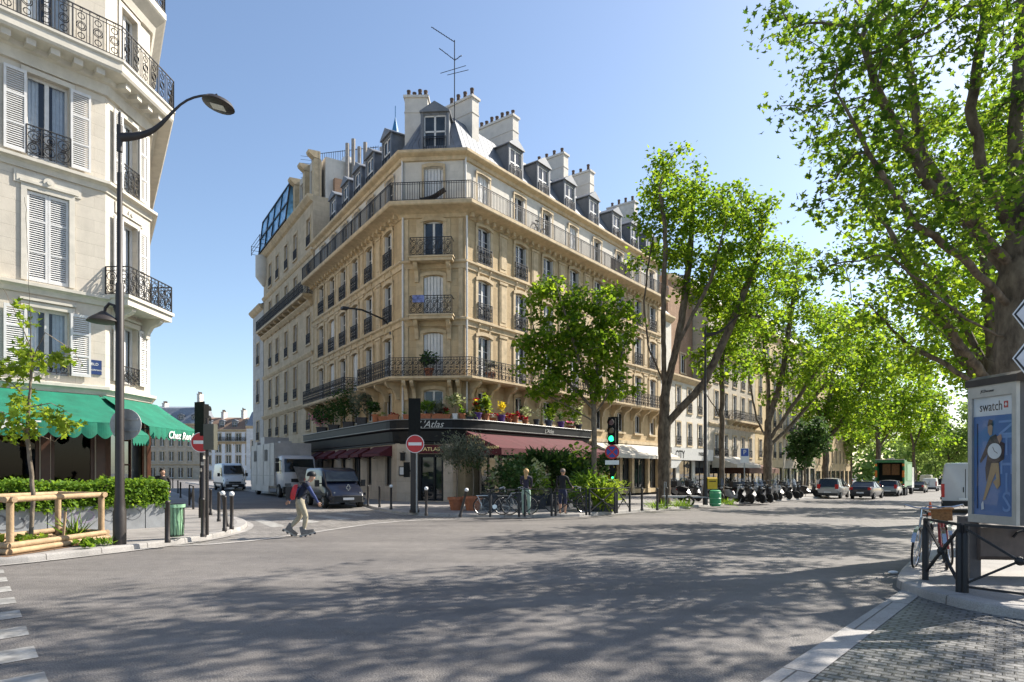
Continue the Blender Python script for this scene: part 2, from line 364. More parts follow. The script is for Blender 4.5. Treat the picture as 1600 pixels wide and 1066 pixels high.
def paving_mat(name, c1, c2, mortar, bw, bh, ms, bumpd=.012, rough=.7, wob=.0, off=.5):
    m, n, b = nmat(name)
    tc = N(n, "ShaderNodeTexCoord"); vec = tc.outputs["UV"]
    if wob:
        wn = N(n, "ShaderNodeTexNoise", Scale=1.7, Detail=3.0); L(n, tc.outputs["UV"], wn.inputs["Vector"])
        wm = N(n, "ShaderNodeMix", _data_type='RGBA', _blend_type='ADD'); wm.inputs[0].default_value = wob; L(n, vec, wm.inputs[6]); L(n, wn.outputs["Color"], wm.inputs[7]); vec = wm.outputs[2]
    br = N(n, "ShaderNodeTexBrick", Scale=1.0, Mortar__Size=ms, Mortar__Smooth=.45, Brick__Width=bw, Row__Height=bh); br.offset = off
    br.inputs["Color1"].default_value = c4(c1); br.inputs["Color2"].default_value = c4(c2); br.inputs["Mortar"].default_value = c4(mortar); L(n, vec, br.inputs["Vector"])
    no = N(n, "ShaderNodeTexNoise", Scale=1.2, Detail=8.0, Roughness=.7); L(n, tc.outputs["Object"], no.inputs["Vector"])
    fi = N(n, "ShaderNodeTexNoise", Scale=60.0, Detail=3.0); L(n, tc.outputs["Object"], fi.inputs["Vector"])
    r1 = N(n, "ShaderNodeMapRange"); r1.inputs[1].default_value = .3; r1.inputs[2].default_value = .7; r1.inputs[3].default_value = .7; r1.inputs[4].default_value = 1.2; L(n, no.outputs[0], r1.inputs[0])
    r2 = N(n, "ShaderNodeMapRange"); r2.inputs[1].default_value = .3; r2.inputs[2].default_value = .7; r2.inputs[3].default_value = .8; r2.inputs[4].default_value = 1.2; L(n, fi.outputs[0], r2.inputs[0])
    mu = N(n, "ShaderNodeMath", _operation='MULTIPLY'); L(n, r1.outputs[0], mu.inputs[0]); L(n, r2.outputs[0], mu.inputs[1])
    mx = N(n, "ShaderNodeMix", _data_type='RGBA', _blend_type='MULTIPLY'); mx.inputs[0].default_value = 1; L(n, br.outputs[0], mx.inputs[6]); L(n, mu.outputs[0], mx.inputs[7])
    L(n, mx.outputs[2], b.inputs["Base Color"]); b.inputs["Roughness"].default_value = rough
    b1 = N(n, "ShaderNodeBump", Strength=.8, Distance=bumpd); b1.invert = True; L(n, br.outputs["Fac"], b1.inputs["Height"])
    b2 = N(n, "ShaderNodeBump", Strength=.35, Distance=.01); L(n, fi.outputs[0], b2.inputs["Height"]); L(n, b1.outputs[0], b2.inputs["Normal"]); L(n, b2.outputs[0], b.inputs["Normal"])
    return m
M_asph = asphalt_mat()
M_pave = paving_mat("sidewalk_asphalt", (.27, .25, .235), (.25, .235, .22), (.2, .19, .18), 3.2, 2.4, .008)
M_setts = paving_mat("granite_setts", (.20, .195, .19), (.10, .10, .10), (.035, .033, .03), .155, .1, .016, .03, .45, .05, .45)
M_setts2 = paving_mat("street_setts", (.3, .28, .26), (.2, .185, .17), (.1, .09, .08), .2, .14, .018, .02, .6, .04)
M_slab = paving_mat("concrete_slabs", (.36, .34, .32), (.33, .31, .29), (.12, .11, .1), 1.25, 2.0, .012, .01, .7)
M_kerb = paving_mat("granite_kerb", (.36, .34, .32), (.3, .285, .27), (.12, .11, .1), 1.1, 4.0, .012, .008, .7, 0, 0)
M_white_mark = mat("road_paint", (.34, .33, .31), .75, var=.5, scale=7, stain=.9)

mb = MB(); gpoly(mb, [(-400, -60), (400, -60), (400, 500), (-400, 500)], 0.0); struct("road", mb, M_asph)

KL = smooth_path([Vector((-20.7, -2.0)), Vector((-14.6, 5.9)), v2(G(0, 884)), v2(G(160, 866)), v2(G(262, 853)), v2(G(330, 843)), v2(G(370, 833)), v2(G(387, 825)), v2(G(384, 818)), v2(G(369, 813)), v2(G(330, 800)), v2(G(312, 793)), v2(G(285, 775))], 1)
KL = split_path(KL + [KL[-1] + DL * 40])
KA0 = v2(G(567, 791))
KA = split_path(smooth_path([KA0 + DL * 75, KA0 + DL * 3, KA0, v2(G(596, 800)), v2(G(640, 806)), v2(G(700, 808.5)), v2(G(790, 809.8)), v2(G(870, 809.3)), v2(G(917, 807.5)), v2(G(1040, 797)), v2(G(1150, 788)), Vector((25, 52))], 1) + [Vector((25, 52)) + DR * 60, Vector((25, 52)) + DR * 190])
tipR = v2(G(1400, 914))
KR = split_path(smooth_path([v2(G(1440, 872)) + DR * 3, v2(G(1440, 872)), v2(G(1412, 895)), tipR, v2(G(1404, 921)), v2(G(1450, 938)), v2(G(1520, 956)), v2(G(1600, 969)), v2(G(1700, 985))], 2))
KR = split_path([v2(G(1440, 872)) + DR * 220] + KR + [Vector((16, 5.6))])
for nm, pth, close in (("left_sidewalk", KL, [(-60, 110), (-120, 60), (-60, -10)]), ("corner_sidewalk", KA, [(60, 260), (-60, 200)]), ("right_sidewalk", KR, [(40, 5.6), (200, 60), (240, 170)])):
    ins = offset_path(pth, -.12)
    mb = MB(); gpoly(mb, list(ins) + [Vector(c) for c in close], KH, .95); struct(nm, mb, M_pave)
    mb = MB(); mb.sweep(pth, [(-.3, KH - .03), (-.3, KH + .004), (-.035, KH + .004), (-.008, KH - .006), (0, KH - .035), (0.012, -.06)], cap=False); drape(mb)
    struct(nm.replace("sidewalk", "kerb"), mb, M_kerb)
    if nm == "right_sidewalk": continue
    mb = MB(); mb.sweep(pth, [(.008, .016), (.2, .016)], cap=False); drape(mb); struct(nm.replace("sidewalk", "gutter"), mb, M_kerb)

g2 = lambda *p: [v2(G(a, b)) for a, b in p]
mb = MB(); gpoly(mb, g2((285, 853), (387, 846.5), (483, 834), (581, 819.5), (650, 814), (740, 811.5), (640, 800), (569, 790), (345, 800), (360, 840)), .006, .6); struct("street_setts", mb, M_setts2)
bd = [v2(G(a, b)) for a, b in ((270, 853.5), (330, 851), (387, 846), (440, 839.5), (483, 833.5), (535, 825.5), (581, 819), (620, 815.5), (650, 813.8), (740, 811.2))]
mb = MB(); mb.sweep(bd, [(-.14, .011), (.1, .011)], cap=False); drape(mb); struct("setts_border", mb, M_kerb)
mb = MB()
for q in (((393, 812), (410, 811), (447, 823), (425, 825)), ((440, 810), (458, 808.5), (500, 816), (480, 818.5)), ((485, 806.5), (503, 805), (552, 811), (533, 813.5)), ((522, 802.5), (538, 801.5), (582, 806), (568, 808))):
    gpoly(mb, g2(*q), .011)
struct("street_crossing_marking", mb, M_white_mark)
mb = MB(); e0, e1 = v2(G(6, 893)), v2(G(74, 1062)); nb = 8
for k in range(-2, nb + 3):
    t = k / (nb - 1); a = e0.lerp(e1, t); d = (e1 - e0).normalized() * .27
    bdir = Vector((-.66, -.75)) * 4.2
    gpoly(mb, [a - d, a + d, a + d + bdir, a - d + bdir], .006)
struct("boulevard_crossing_marking", mb, M_white_mark)
# concrete border and setts of the right-hand crossover
s0, s1, s2_, s3 = v2(G(1400, 929)), v2(G(1188, 1068)), v2(G(1266, 1068)), v2(G(1428, 938))
d0 = (s1 - s0).normalized(); 
mb = MB(); gpoly(mb, [s0 - d0 * .7, s1 + d0 * 4, s2_ + d0 * 4, s3 - d0 * .9], .012, math.atan2(.66, .75)); struct("concrete_border", mb, M_slab)
mb = MB(); gpoly(mb, [s3 - d0 * 1.2, s2_ + d0 * 4, Vector((6, -1)), Vector((16, -1)), Vector((16, 5.9)), Vector((7, 9))], .006, math.atan2(.7904, .6126) * -1 + R(90)); struct("sett_paving", mb, M_setts)
# ------------------------------------------------------------ building materials
S_tan = stone("limestone_warm", (.54, .41, .245), stain=.7)
S_cream = stone("limestone_cream", (.61, .555, .465), stain=.2, var=.08, joint=.8, bw=1.1, bh=.42)
S_grey = stone("limestone_grey", (.50, .42, .31), stain=.5)
S_white = stone("pale_render", (.63, .595, .53), joint=.97, stain=.3, var=.08)
S_ochre = stone("ochre_render", (.58, .45, .27), joint=.93, stain=.35)
S_brick = stone("red_brick", (.36, .23, .15), joint=.9, bw=.24, bh=.08, stain=.4)
S_base = stone("pale_base_stone", (.55, .46, .36), joint=.7, bw=1.0, bh=.6, stain=.4)
S_trim = mat("stone_trim", (.54, .425, .27), .85, var=.22, scale=3, bump=.2, stain=.5)
S_trimc = mat("cream_trim", (.60, .56, .48), .85, var=.12, scale=3, bump=.15, stain=.25)
S_plast = mat("white_plaster", (.60, .565, .51), .9, var=.12, scale=2, stain=.3)
M_iron = mat("black_iron", (.011, .011, .013), .55, var=.3, scale=12)
M_wpaint = mat("white_paint", (.64, .63, .61), .5, var=.1, scale=5, stain=.12)
M_wood_d = mat("dark_timber", (.03, .018, .012), .5, var=.3, scale=4)
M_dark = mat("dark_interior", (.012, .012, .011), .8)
M_glass = glass("window_glass")
M_glassc = clear_glass("clear_glass")
M_blackp = mat("black_lacquer", (.010, .011, .013), .5, var=.3, scale=3, spec=.25)
M_gold = mat("gold_lettering", (.85, .66, .28), .45)
M_cur = mat("net_curtain", (.62, .63, .66), .9, var=.15, scale=8)
M_tile = mat("roof_tile", (.26, .17, .12), .9, var=.3, scale=9, stain=.3)
M_lead = mat("lead_grey", (.23, .25, .28), .5, var=.25, scale=2, stain=.4)
M_pot = mat("terracotta", (.42, .15, .07), .8, var=.25, scale=8, stain=.3)
M_cpot = mat("chimney_pot", (.10, .07, .055), .9, var=.3)
def zinc_mat():
    m, n, b = nmat("zinc_roof"); tc = N(n, "ShaderNodeTexCoord")
    wv = N(n, "ShaderNodeTexWave", Scale=.7, _wave_profile='SIN', _bands_direction='X'); L(n, tc.outputs["UV"], wv.inputs["Vector"])
    r = N(n, "ShaderNodeMapRange"); r.inputs[1].default_value = .9; r.inputs[2].default_value = 1; L(n, wv.outputs[1], r.inputs[0])
    no = N(n, "ShaderNodeTexNoise", Scale=1.5, Detail=7.0, Roughness=.7); L(n, tc.outputs["Object"], no.inputs["Vector"])
    cr = N(n, "ShaderNodeValToRGB"); e = cr.color_ramp.elements; e[0].position = .3; e[0].color = (.12, .135, .155, 1); e[1].position = .75; e[1].color = (.22, .23, .25, 1); L(n, no.outputs[0], cr.inputs[0])
    L(n, cr.outputs[0], b.inputs["Base Color"]); b.inputs["Roughness"].default_value = .62; b.inputs["Metallic"].default_value = .2
    bp = N(n, "ShaderNodeBump", Strength=1.0, Distance=.04); L(n, r.outputs[0], bp.inputs["Height"]); L(n, bp.outputs[0], b.inputs["Normal"]); return m
M_zinc = zinc_mat()

# ------------------------------------------------------------ facade kit (frame: x along, y inwards, z up)
def wall(mb, x0, x1, z0, z1, holes=(), dep=.22, y=0.0):
    xs = sorted({x0, x1} | {min(max(v, x0), x1) for h in holes for v in h[:2]}); zs = sorted({z0, z1} | {min(max(v, z0), z1) for h in holes for v in h[2:4]})
    for a, b in zip(xs, xs[1:]):
        run = None
        for c, d in zip(zs, zs[1:]):
            mx, mz = (a + b) / 2, (c + d) / 2
            if any(h[0] < mx < h[1] and h[2] < mz < h[3] for h in holes):
                if run: mb.poly([(a, y, run[0]), (b, y, run[0]), (b, y, run[1]), (a, y, run[1])], [(a, run[0]), (b, run[0]), (b, run[1]), (a, run[1])]); run = None
            else: run = (run[0], d) if run else (c, d)
        if run: mb.poly([(a, y, run[0]), (b, y, run[0]), (b, y, run[1]), (a, y, run[1])], [(a, run[0]), (b, run[0]), (b, run[1]), (a, run[1])])
    for h in holes:
        a, b, c, d = h[:4]; e = y + dep
        for q in (((a, y, c), (a, e, c), (a, e, d), (a, y, d)), ((b, e, c), (b, y, c), (b, y, d), (b, e, d)), ((a, e, d), (b, e, d), (b, y, d), (a, y, d)), ((a, y, c), (b, y, c), (b, e, c), (a, e, c))):
            mb.poly(q, [(p[0] + p[1], p[2]) for p in q])
        if len(h) > 4 and h[4]:              # segmental arch: stone fills the two top corners
            rise = h[4]; n = 8; w = (b - a) / 2; c0 = (a + b) / 2
            arc = [(c0 + w * (k / n * 2 - 1), d - rise * (k / n * 2 - 1) ** 2) for k in range(n + 1)]
            for k in range(n):
                (p0, q0), (p1, q1) = arc[k], arc[k + 1]
                mb.poly([(p0, y + .002, q0), (p1, y + .002, q1), (p1, y + .002, d), (p0, y + .002, d)], [(p0, q0), (p1, q1), (p1, d), (p0, d)])
                mb.poly([(p0, y, q0), (p0, e - .02, q0), (p1, e - .02, q1), (p1, y, q1)])
def ring(mb, cx, cz, r, t, y=0, n=10, a0=0, a1=360):
    pts = [(cx + r * math.cos(R(a0 + (a1 - a0) * k / n)), y, cz + r * math.sin(R(a0 + (a1 - a0) * k / n))) for k in range(n + (0 if a1 - a0 == 360 else 1))]
    mb.tube(pts, t, 4, closed=(a1 - a0 == 360), cap=False)
def iron_panel(mb, w, h, style='scroll', t=.0155, mod=.33):
    """a run of railing from x=0..w standing on z=0 in the current frame"""
    mb.bar((0, 0, h), (w, 0, h), .045, .03); mb.bar((0, 0, .05), (w, 0, .05), .025, .025)
    if style == 'bars':
        n = max(1, round(w / .135)); mb.bar((0, 0, h - .1), (w, 0, h - .1), .02)
        for k in range(n + 1): mb.bar((w * k / n, 0, .05), (w * k / n, 0, h), .023 if k % 12 else .045)
        return
    n = max(1, round(w / mod)); m = w / n; z0, z1 = .05, h - .13
    mb.bar((0, 0, z1), (w, 0, z1), .022)
    for k in range(n + 1): mb.bar((w * k / n, 0, 0), (w * k / n, 0, h), .026 if k % 4 else .04)
    for k in range(n):
        c = m * (k + .5); r = min(m * .40, (z1 - z0) * .24); zm = (z0 + z1) / 2
        if style == 'panel':
            mb.bar((c - m * .3, 0, z0), (c - m * .3, 0, z1), .016); mb.bar((c + m * .3, 0, z0), (c + m * .3, 0, z1), .016)
            for zz in (z0 + .16, zm, z1 - .16): ring(mb, c, zz, m * .2, t, n=8)
            ring(mb, c, zm, m * .3, t, n=8); mb.bar((c, 0, z0), (c, 0, z1), .014)
        else:
            ring(mb, c, z0 + r + .03, r, t); ring(mb, c, z1 - r - .03, r, t)
            ring(mb, c - r * .2, z0 + r + .05, r * .5, t, n=7); ring(mb, c + r * .2, z1 - r - .05, r * .5, t, n=7)
            mb.bar((c - r, 0, zm - .05), (c + r, 0, zm + .05), .016); mb.bar((c - r, 0, zm + .05), (c + r, 0, zm - .05), .016)
            ring(mb, c, zm, r * .35, t, n=6)
        ring(mb, c, (z1 + h) / 2, .045, .009, n=6)
def rail_along(mb, path, z, h, style='scroll', mod=.33):
    for a, b in zip(path, path[1:]):
        mb.at(frame((a[0], a[1], z), (b[0] - a[0], b[1] - a[1]))); iron_panel(mb, math.hypot(b[0] - a[0], b[1] - a[1]), h, style, mod=mod)
    mb.M = None
WIN = {}
def window(parent, M, x, z, w, h, style='french', col=None, y=0.0, gl=None, arch=0.0, name="window"):
    """window set in an opening whose bottom centre is (x, z); frame is the part, pane and shutters are its children"""
    key = (round(w, 2), round(h, 2), style, round(arch, 2), (col or M_wpaint).name, (gl or M_glass).name)
    Mx = M @ Matrix.Translation((x, y, z))
    if key not in WIN:
        f = MB(); a = w / 2; p = MB(); s = None; y0, y1 = .13, .2
        if style == 'shut':                 # folding metal shutters closed flush with the wall
            s = MB(); n = max(4, int(w / .18))
            for k in range(n):
                xa = -a + w * k / n; s.box(xa + .012, xa + w / n - .012, .06 + .025 * (k % 2), .1 + .025 * (k % 2), .03, h - .03)
                for q in range(3): s.box(xa + .03, xa + w / n - .03, .05 + .025 * (k % 2), .06 + .025 * (k % 2), h * (.12 + .28 * q), h * (.32 + .28 * q))
        for x0, x1, z0, z1 in ((-a, -a + .07, 0, h), (a - .07, a, 0, h), (-a + .07, a - .07, h - .09, h), (-a + .07, a - .07, 0, .12), (-.06, .06, .12, h - .09)):
            f.box(x0, x1, y0, y1, z0, z1)
        if style in ('french', 'folded'):
            nb = 3 if h > 1.8 else 2
            for k in range(1, nb):
                for x0, x1 in ((-a + .07, -.06), (.06, a - .07)): f.box(x0, x1, y0 + .02, y1 - .01, h * k / nb - .018, h * k / nb + .018)
        if style == 'folded':                # folded metal shutters stand against both jambs
            s = MB()
            for sgn in (-1, 1): s.box(sgn * a - (0 if sgn < 0 else .06), sgn * a + (.06 if sgn < 0 else 0), -.02, .125, .04, h - .12)
        p.poly([(-a + .05, .17, .1), (a - .05, .17, .1), (a - .05, .17, h - .07), (-a + .05, .17, h - .07)])
        fo = f.build(name, col or M_wpaint, parent, local=True); po = p.build("pane", gl or M_glass, fo, local=True)
        so = s.build("shutter", M_wpaint, fo, local=True) if s else None
        WIN[key] = (fo.data, po.data, so.data if so else None)
        fo.matrix_local = Matrix.Translation(-worldloc(parent)) @ Mx; return fo
    d = WIN[key]; fo = bpy.data.objects.new(name, d[0]); COL.objects.link(fo); fo.parent = parent; fo.matrix_local = Matrix.Translation(-worldloc(parent)) @ Mx
    for nm, me in (("pane", d[1]), ("shutter", d[2])):
        if me: c = bpy.data.objects.new(nm, me); COL.objects.link(c); c.parent = fo
    return fo
RAIL = {}
def win_rail(parent, M, x, z, w, h=.95, out=.12, style='scroll', name="window_railing", mod=.3):
    key = (round(w, 2), round(h, 2), style, round(out, 2)); Mx = Matrix.Translation(-worldloc(parent)) @ M @ Matrix.Translation((x, 0, z))
    if key not in RAIL:
        m = MB(Matrix.Translation((-w / 2, -out, 0))); iron_panel(m, w, h, style, mod=mod)
        if out > .05:
            for sx in (0, w): m.bar((sx, 0, h), (sx, out, h), .03); m.bar((sx, 0, .06), (sx, out, .06), .02); m.bar((sx, out * .5, .06), (sx, out * .5, h), .016)
        o = m.build(name, M_iron, parent, local=True, fixn=False); RAIL[key] = o.data; o.matrix_local = Mx; return o
    o = bpy.data.objects.new(name, RAIL[key]); COL.objects.link(o); o.parent = parent; o.matrix_local = Mx; return o
def bracket(mb, x, z, w, out, h, y=0.0):      # scrolled console under a balcony
    pr = [(0, 0), (-out, 0), (-out, -.14 * h), (-out * .82, -.3 * h), (-out * .5, -.42 * h), (-out * .32, -.7 * h), (-out * .26, -h), (0, -h)]
    mb.extrude([(x - w / 2, y + a, z + b) for a, b in pr], (w, 0, 0))
def surround(mb, x, z0, z1, w, arch, pr=.07, t=.2, hood=True, ear=True):
    a = w / 2
    mb.box(x - a - t, x - a, -pr, 0, z0, z1 + .02); mb.box(x + a, x + a + t, -pr, 0, z0, z1 + .02)
    n = 8; pts = []
    for k in range(n + 1):
        u = k / n * 2 - 1; pts.append((x + (a + t) * u, z1 + .22 - arch * u * u))
    for (p0, q0), (p1, q1) in zip(pts, pts[1:]): mb.extrude([(p0, 0, q0 - .2), (p1, 0, q1 - .2), (p1, 0, q1), (p0, 0, q0)], (0, -pr - .04, 0))
    mb.box(x - a - t - .05, x + a + t + .05, -.16, 0, z0 - .14, z0)
    if hood: mb.extrude([(x - .13, 0, z1 - .02), (x + .13, 0, z1 - .02), (x + .19, 0, z1 + .33), (x - .19, 0, z1 + .33)], (0, -pr - .1, 0))

# ------------------------------------------------------------ the corner building with the restaurant
PL, PR = Vector((-6.19, 36.0)), Vector((-2.61, 35.7)); LL, LR = 17.3, 25.2
A0, B0 = PL + DL * LL, PR + DR * LR
FL, FC, FR = frame((A0.x, A0.y, 0), -DL), frame((PL.x, PL.y, 0), PR - PL), frame((PR.x, PR.y, 0), DR)
CW = (PR - PL).length
AT = thing("corner_building", "tall tan limestone corner building with long iron balconies and zinc dormers above the restaurant", "building", (PL.x, PL.y, 0))
bayL = [LL - s for s in (15.0, 12.45, 10.0, 7.6, 5.0, 1.9)]; bayR = [1.6, 5.1, 8.1, 11.3, 14.6, 18.0, 21.0, 23.7]; bayC = [CW / 2]
FLO = [(7.05, 9.55), (10.42, 12.75), (13.62, 15.8)]     # window openings of the three stone storeys
WW = 1.12
lo, hi = MB(), MB()
for M, Ln, bays in ((FL, LL, bayL), (FC, CW, bayC), (FR, LR, bayR)):
    holes = [(x - WW / 2, x + WW / 2, a, b, .14) for x in bays for a, b in FLO]
    holes += [(x - .55, x + .55, 4.85, 6.35, .12) for x in bays]
    if M is FR: holes += [(x0, x1, .35, 3.1) for x0, x1 in ((13.2, 14.4), (15.2, 17.6), (18.4, 19.7), (20.3, 22.6), (23.1, 24.6))]
    wall(lo.at(M), 0, Ln, 0.0, 16.3, holes)
    wall(hi.at(M), 0, Ln, 16.3, 19.5, [(x - .55, x + .55, 16.72, 18.85, .1) for x in bays], y=.12)
lo.build("wall", S_tan, AT, fixn=False); hi.build("attic_wall", S_white, AT, fixn=False)
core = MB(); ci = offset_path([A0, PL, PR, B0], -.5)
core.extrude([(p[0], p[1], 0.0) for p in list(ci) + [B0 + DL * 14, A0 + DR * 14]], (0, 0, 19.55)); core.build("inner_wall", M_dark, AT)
endw = MB(); endw.at(frame((B0.x, B0.y, 0), DL)); wall(endw, 0, 14, 0, 22.3); endw.build("gable_wall", S_plast, AT, fixn=False)
PA = [A0, PL, PR, B0]
tr = MB()
for z, o in ((10.25, .2), (13.45, .2)):
    tr.sweep(PA, [(0, z - .35), (.07, z - .33), (.09, z - .08), (o, z), (o, z + .1), (.06, z + .16), (0, z + .17)], cap=False)
tr.sweep(PA, [(0, 15.95), (.08, 15.97), (.14, 16.15), (.34, 16.25), (.5, 16.3), (.9, 16.36), (.95, 16.42), (.95, 16.6), (-.2, 16.62)], cap=True)
tr.sweep(PA, [(-.12, 19.2), (0, 19.22), (.05, 19.4), (.26, 19.5), (.32, 19.56), (.32, 19.7), (-.2, 19.8)], cap=True)
for M, Ln, bays in ((FL, LL, bayL), (FC, CW, bayC), (FR, LR, bayR)):
    tr.at(M)
    for x in bays:
        for (a, b), ar in zip(FLO, (.14, .14, .14)): surround(tr, x, a, b, WW, ar, hood=False)
        surround(tr, x, 4.85, 6.35, 1.1, .12, .05, .16, hood=False); surround(tr, x, 16.72, 18.85, 1.1, .1, -.02, .12, hood=False)
    if M is not FC:
        mids = [(p + q) / 2 for p, q in zip(bays, bays[1:])] + [bays[-1] + 1.25 if M is FR else bays[0] - 1.3]
        for x in mids:
            for z0, z1 in ((7.1, 9.85), (10.45, 13.05), (13.65, 15.9)):
                tr.box(x - .34, x + .34, -.06, 0, z0, z1); tr.box(x - .23, x + .23, -.09, -.06, z0 + .2, z1 - .25); tr.box(x - .4, x + .4, -.11, 0, z1 - .14, z1)
        n = int(Ln / .62)
        for k in range(n): tr.box(Ln * (k + .3) / n, Ln * (k + .3) / n + .2, -.36, -.02, 16.0, 16.22)
        nb = int(Ln / 1.6)
        for k in range(nb + 1): bracket(tr, .35 + (Ln - .7) * k / nb, 6.78, .2, .85, .95)
        for x in bays: bracket(tr, x - .5, 13.4, .14, .16, .5); bracket(tr, x + .5, 13.4, .14, .16, .5); bracket(tr, x - .5, 10.2, .14, .16, .5); bracket(tr, x + .5, 10.2, .14, .16, .5)
    else:
        for x in (.25, Ln - .25, .95, Ln - .95): tr.box(x - .12, x + .12, -.05, 0, 7.1, 15.9)
        for z in (10.42, 13.62):
            tr.box(Ln / 2 - 1.2, Ln / 2 + 1.2, -.78, .02, z - .26, z - .08); tr.box(Ln / 2 - 1.26, Ln / 2 + 1.26, -.84, -.02, z - .08, z)
            for x in (-.92, .92): bracket(tr, Ln / 2 + x, z - .26, .22, .62, 1.0)
        for x in (.3, .75, Ln - .75, Ln - .3): bracket(tr, x, 6.78, .2, .9, 1.0)
tr.M = None
tr.build("stone_trim", S_trim, AT)
bp = offset_path(PA, .95); bslab = MB()
pts1 = [PL + DL * 4.6, PL, PR, B0 - DR * .1]; pts2 = [A0 - DL * .4, A0 - DL * 9.9]
bslab.sweep(pts1, [(0.02, 6.78), (.86, 6.78), (.92, 6.84), (1.0, 6.86), (1.0, 6.98), (0.02, 7.0)]); bslab.sweep(pts2, [(0.02, 6.68), (.86, 6.68), (.96, 6.76), (.96, 6.9), (0.02, 6.92)])
bslab.build("balcony_slab", S_trim, AT)
br1 = MB(); q1 = offset_path(pts1, .93); rail_along(br1, [PL + DL * 4.6] + q1, 7.0, 1.0); br1.build("balcony_railing", M_iron, AT, fixn=False)
br2 = MB(); q2 = offset_path(pts2, .9); rail_along(br2, q2 + [pts2[-1]], 6.92, 1.0); br2.build("balcony_railing", M_iron, AT, fixn=False)
br3 = MB(); rail_along(br3, offset_path(PA, .86), 16.62, 1.0, 'bars'); br3.build("balcony_railing", M_iron, AT, fixn=False)
scr = MB(); scr.at(FR)
for k in range(26): scr.box(15.1 + k * .12, 15.19 + k * .12, -.82, -.8, 16.68, 17.55)
scr.build("balcony_screen", mat("brown_screen", (.1, .07, .05), .8), AT)
random.seed(4)
for M, Ln, bays, key in ((FL, LL, bayL, 'L'), (FC, CW, bayC, 'C'), (FR, LR, bayR, 'R')):
    for i, x in enumerate(bays):
        for f, (a, b) in enumerate(FLO):
            st = ('shut' if f < 2 else 'plain') if key == 'C' else random.choice(['folded', 'folded', 'folded', 'shut'] if key == 'L' else ['folded', 'folded', 'folded'])
            window(AT, M, x, a, WW, b - a, st)
            if key == 'C' and f: 
                win_rail(AT, M, x, a, 2.3, 1.0, .76, mod=.38)
            elif f: win_rail(AT, M, x, a + .02, 1.22, .95, .13)
        window(AT, M, x, 4.85, 1.1, 1.5, 'plain'); window(AT, M, x, 16.72, 1.1, 2.13, 'shut' if (key == 'C' or i % 3 == 0) else 'folded', y=.12)
# downpipes
dp = MB()
for p in (PL + Vector((.06, -.1)), PR + Vector((.1, -.1))): dp.tube([(p.x, p.y, 4.4), (p.x, p.y, 16.0)], .055, 8)
for p in (PL + Vector((.0, .05)), PR + Vector((.02, .05))): dp.tube([(p.x, p.y, 16.7), (p.x, p.y, 19.3)], .05, 8)
dp.build("downpipe", M_wpaint, AT, smooth=40)
# roof, dormers, chimneys
rf = MB(); rf.sweep(PA, [(.02, 19.72), (-.3, 19.95), (-1.75, 22.5), (-3.1, 22.9)], cap=False)
top = offset_path(PA, -3.1); rf.poly([(p[0], p[1], 22.9) for p in top] + [(*(B0 + DL * 13), 22.9), (*(A0 + DR * 13), 22.9)], [(p[0], p[1]) for p in list(top) + [B0 + DL * 13, A0 + DR * 13]])
rf.build("roof", M_zinc, AT)
DORM = {}
def dormer(parent, M, x, z=19.75, w=1.3, hgt=2.15, dep=2.6, y0=.28, pk=.55):
    Mx = Matrix.Translation(-worldloc(parent)) @ M @ Matrix.Translation((x, y0, z)); k = (w, hgt)
    if k not in DORM:
        d = MB(); a = w / 2
        for s in (-1, 1):
            d.extrude([(s * a, .02, 0), (s * a, dep, 0), (s * a, dep, hgt), (s * a, .02, hgt)], (-s * .06, 0, 0))
            d.box(s * a - .09, s * a + .09, -.03, .06, 0, hgt)
        d.box(-a, a, 0, .05, 0, .15); d.box(-a, a, 0, .05, hgt - .14, hgt)
        d.extrude([(-a - .14, -.14, hgt), (a + .14, -.14, hgt), (a + .14, -.14, hgt + .06), (0, -.14, hgt + pk), (-a - .14, -.14, hgt + .06)], (0, dep + .1, 0))
        wn = MB(); b = w / 2 - .09; wn.cur = 0
        for x0, x1, z0, z1 in ((-b, -b + .07, .15, hgt - .14), (b - .07, b, .15, hgt - .14), (-.05, .05, .15, hgt - .14), (-b, b, .15, .24), (-b, b, hgt - .22, hgt - .14), (-b, b, hgt * .52, hgt * .56)): wn.box(x0, x1, .05, .1, z0, z1)
        wn.cur = 1; wn.poly([(-b, .08, .15), (b, .08, .15), (b, .08, hgt - .14), (-b, .08, hgt - .14)])
        rl = MB(Matrix.Translation((-b, -.05, .12))); iron_panel(rl, 2 * b, .8, 'bars')
        o = d.build("dormer", M_zinc, parent, local=True); wo = wn.build("dormer_window", [M_wpaint, M_glass], o, local=True); ro = rl.build("dormer_railing", M_iron, o, local=True)
        DORM[k] = (o.data, wo.data, ro.data); o.matrix_local = Mx; return o
    o = bpy.data.objects.new("dormer", DORM[k][0]); COL.objects.link(o); o.parent = parent; o.matrix_local = Mx
    for nm, me in (("dormer_window", DORM[k][1]), ("dormer_railing", DORM[k][2])): c = bpy.data.objects.new(nm, me); COL.objects.link(c); c.parent = o
for x in (5.0, 8.0, 11.2, 14.5, 18.0, 21.0, 23.8): dormer(AT, FR, x)
for s in (2.9, 5.7, 8.0, 10.4, 13.2): dormer(AT, FL, LL - s)
dormer(AT, FC, CW / 2, 19.8, 1.45, 2.3, 3.2, .4, .6)
POT = None
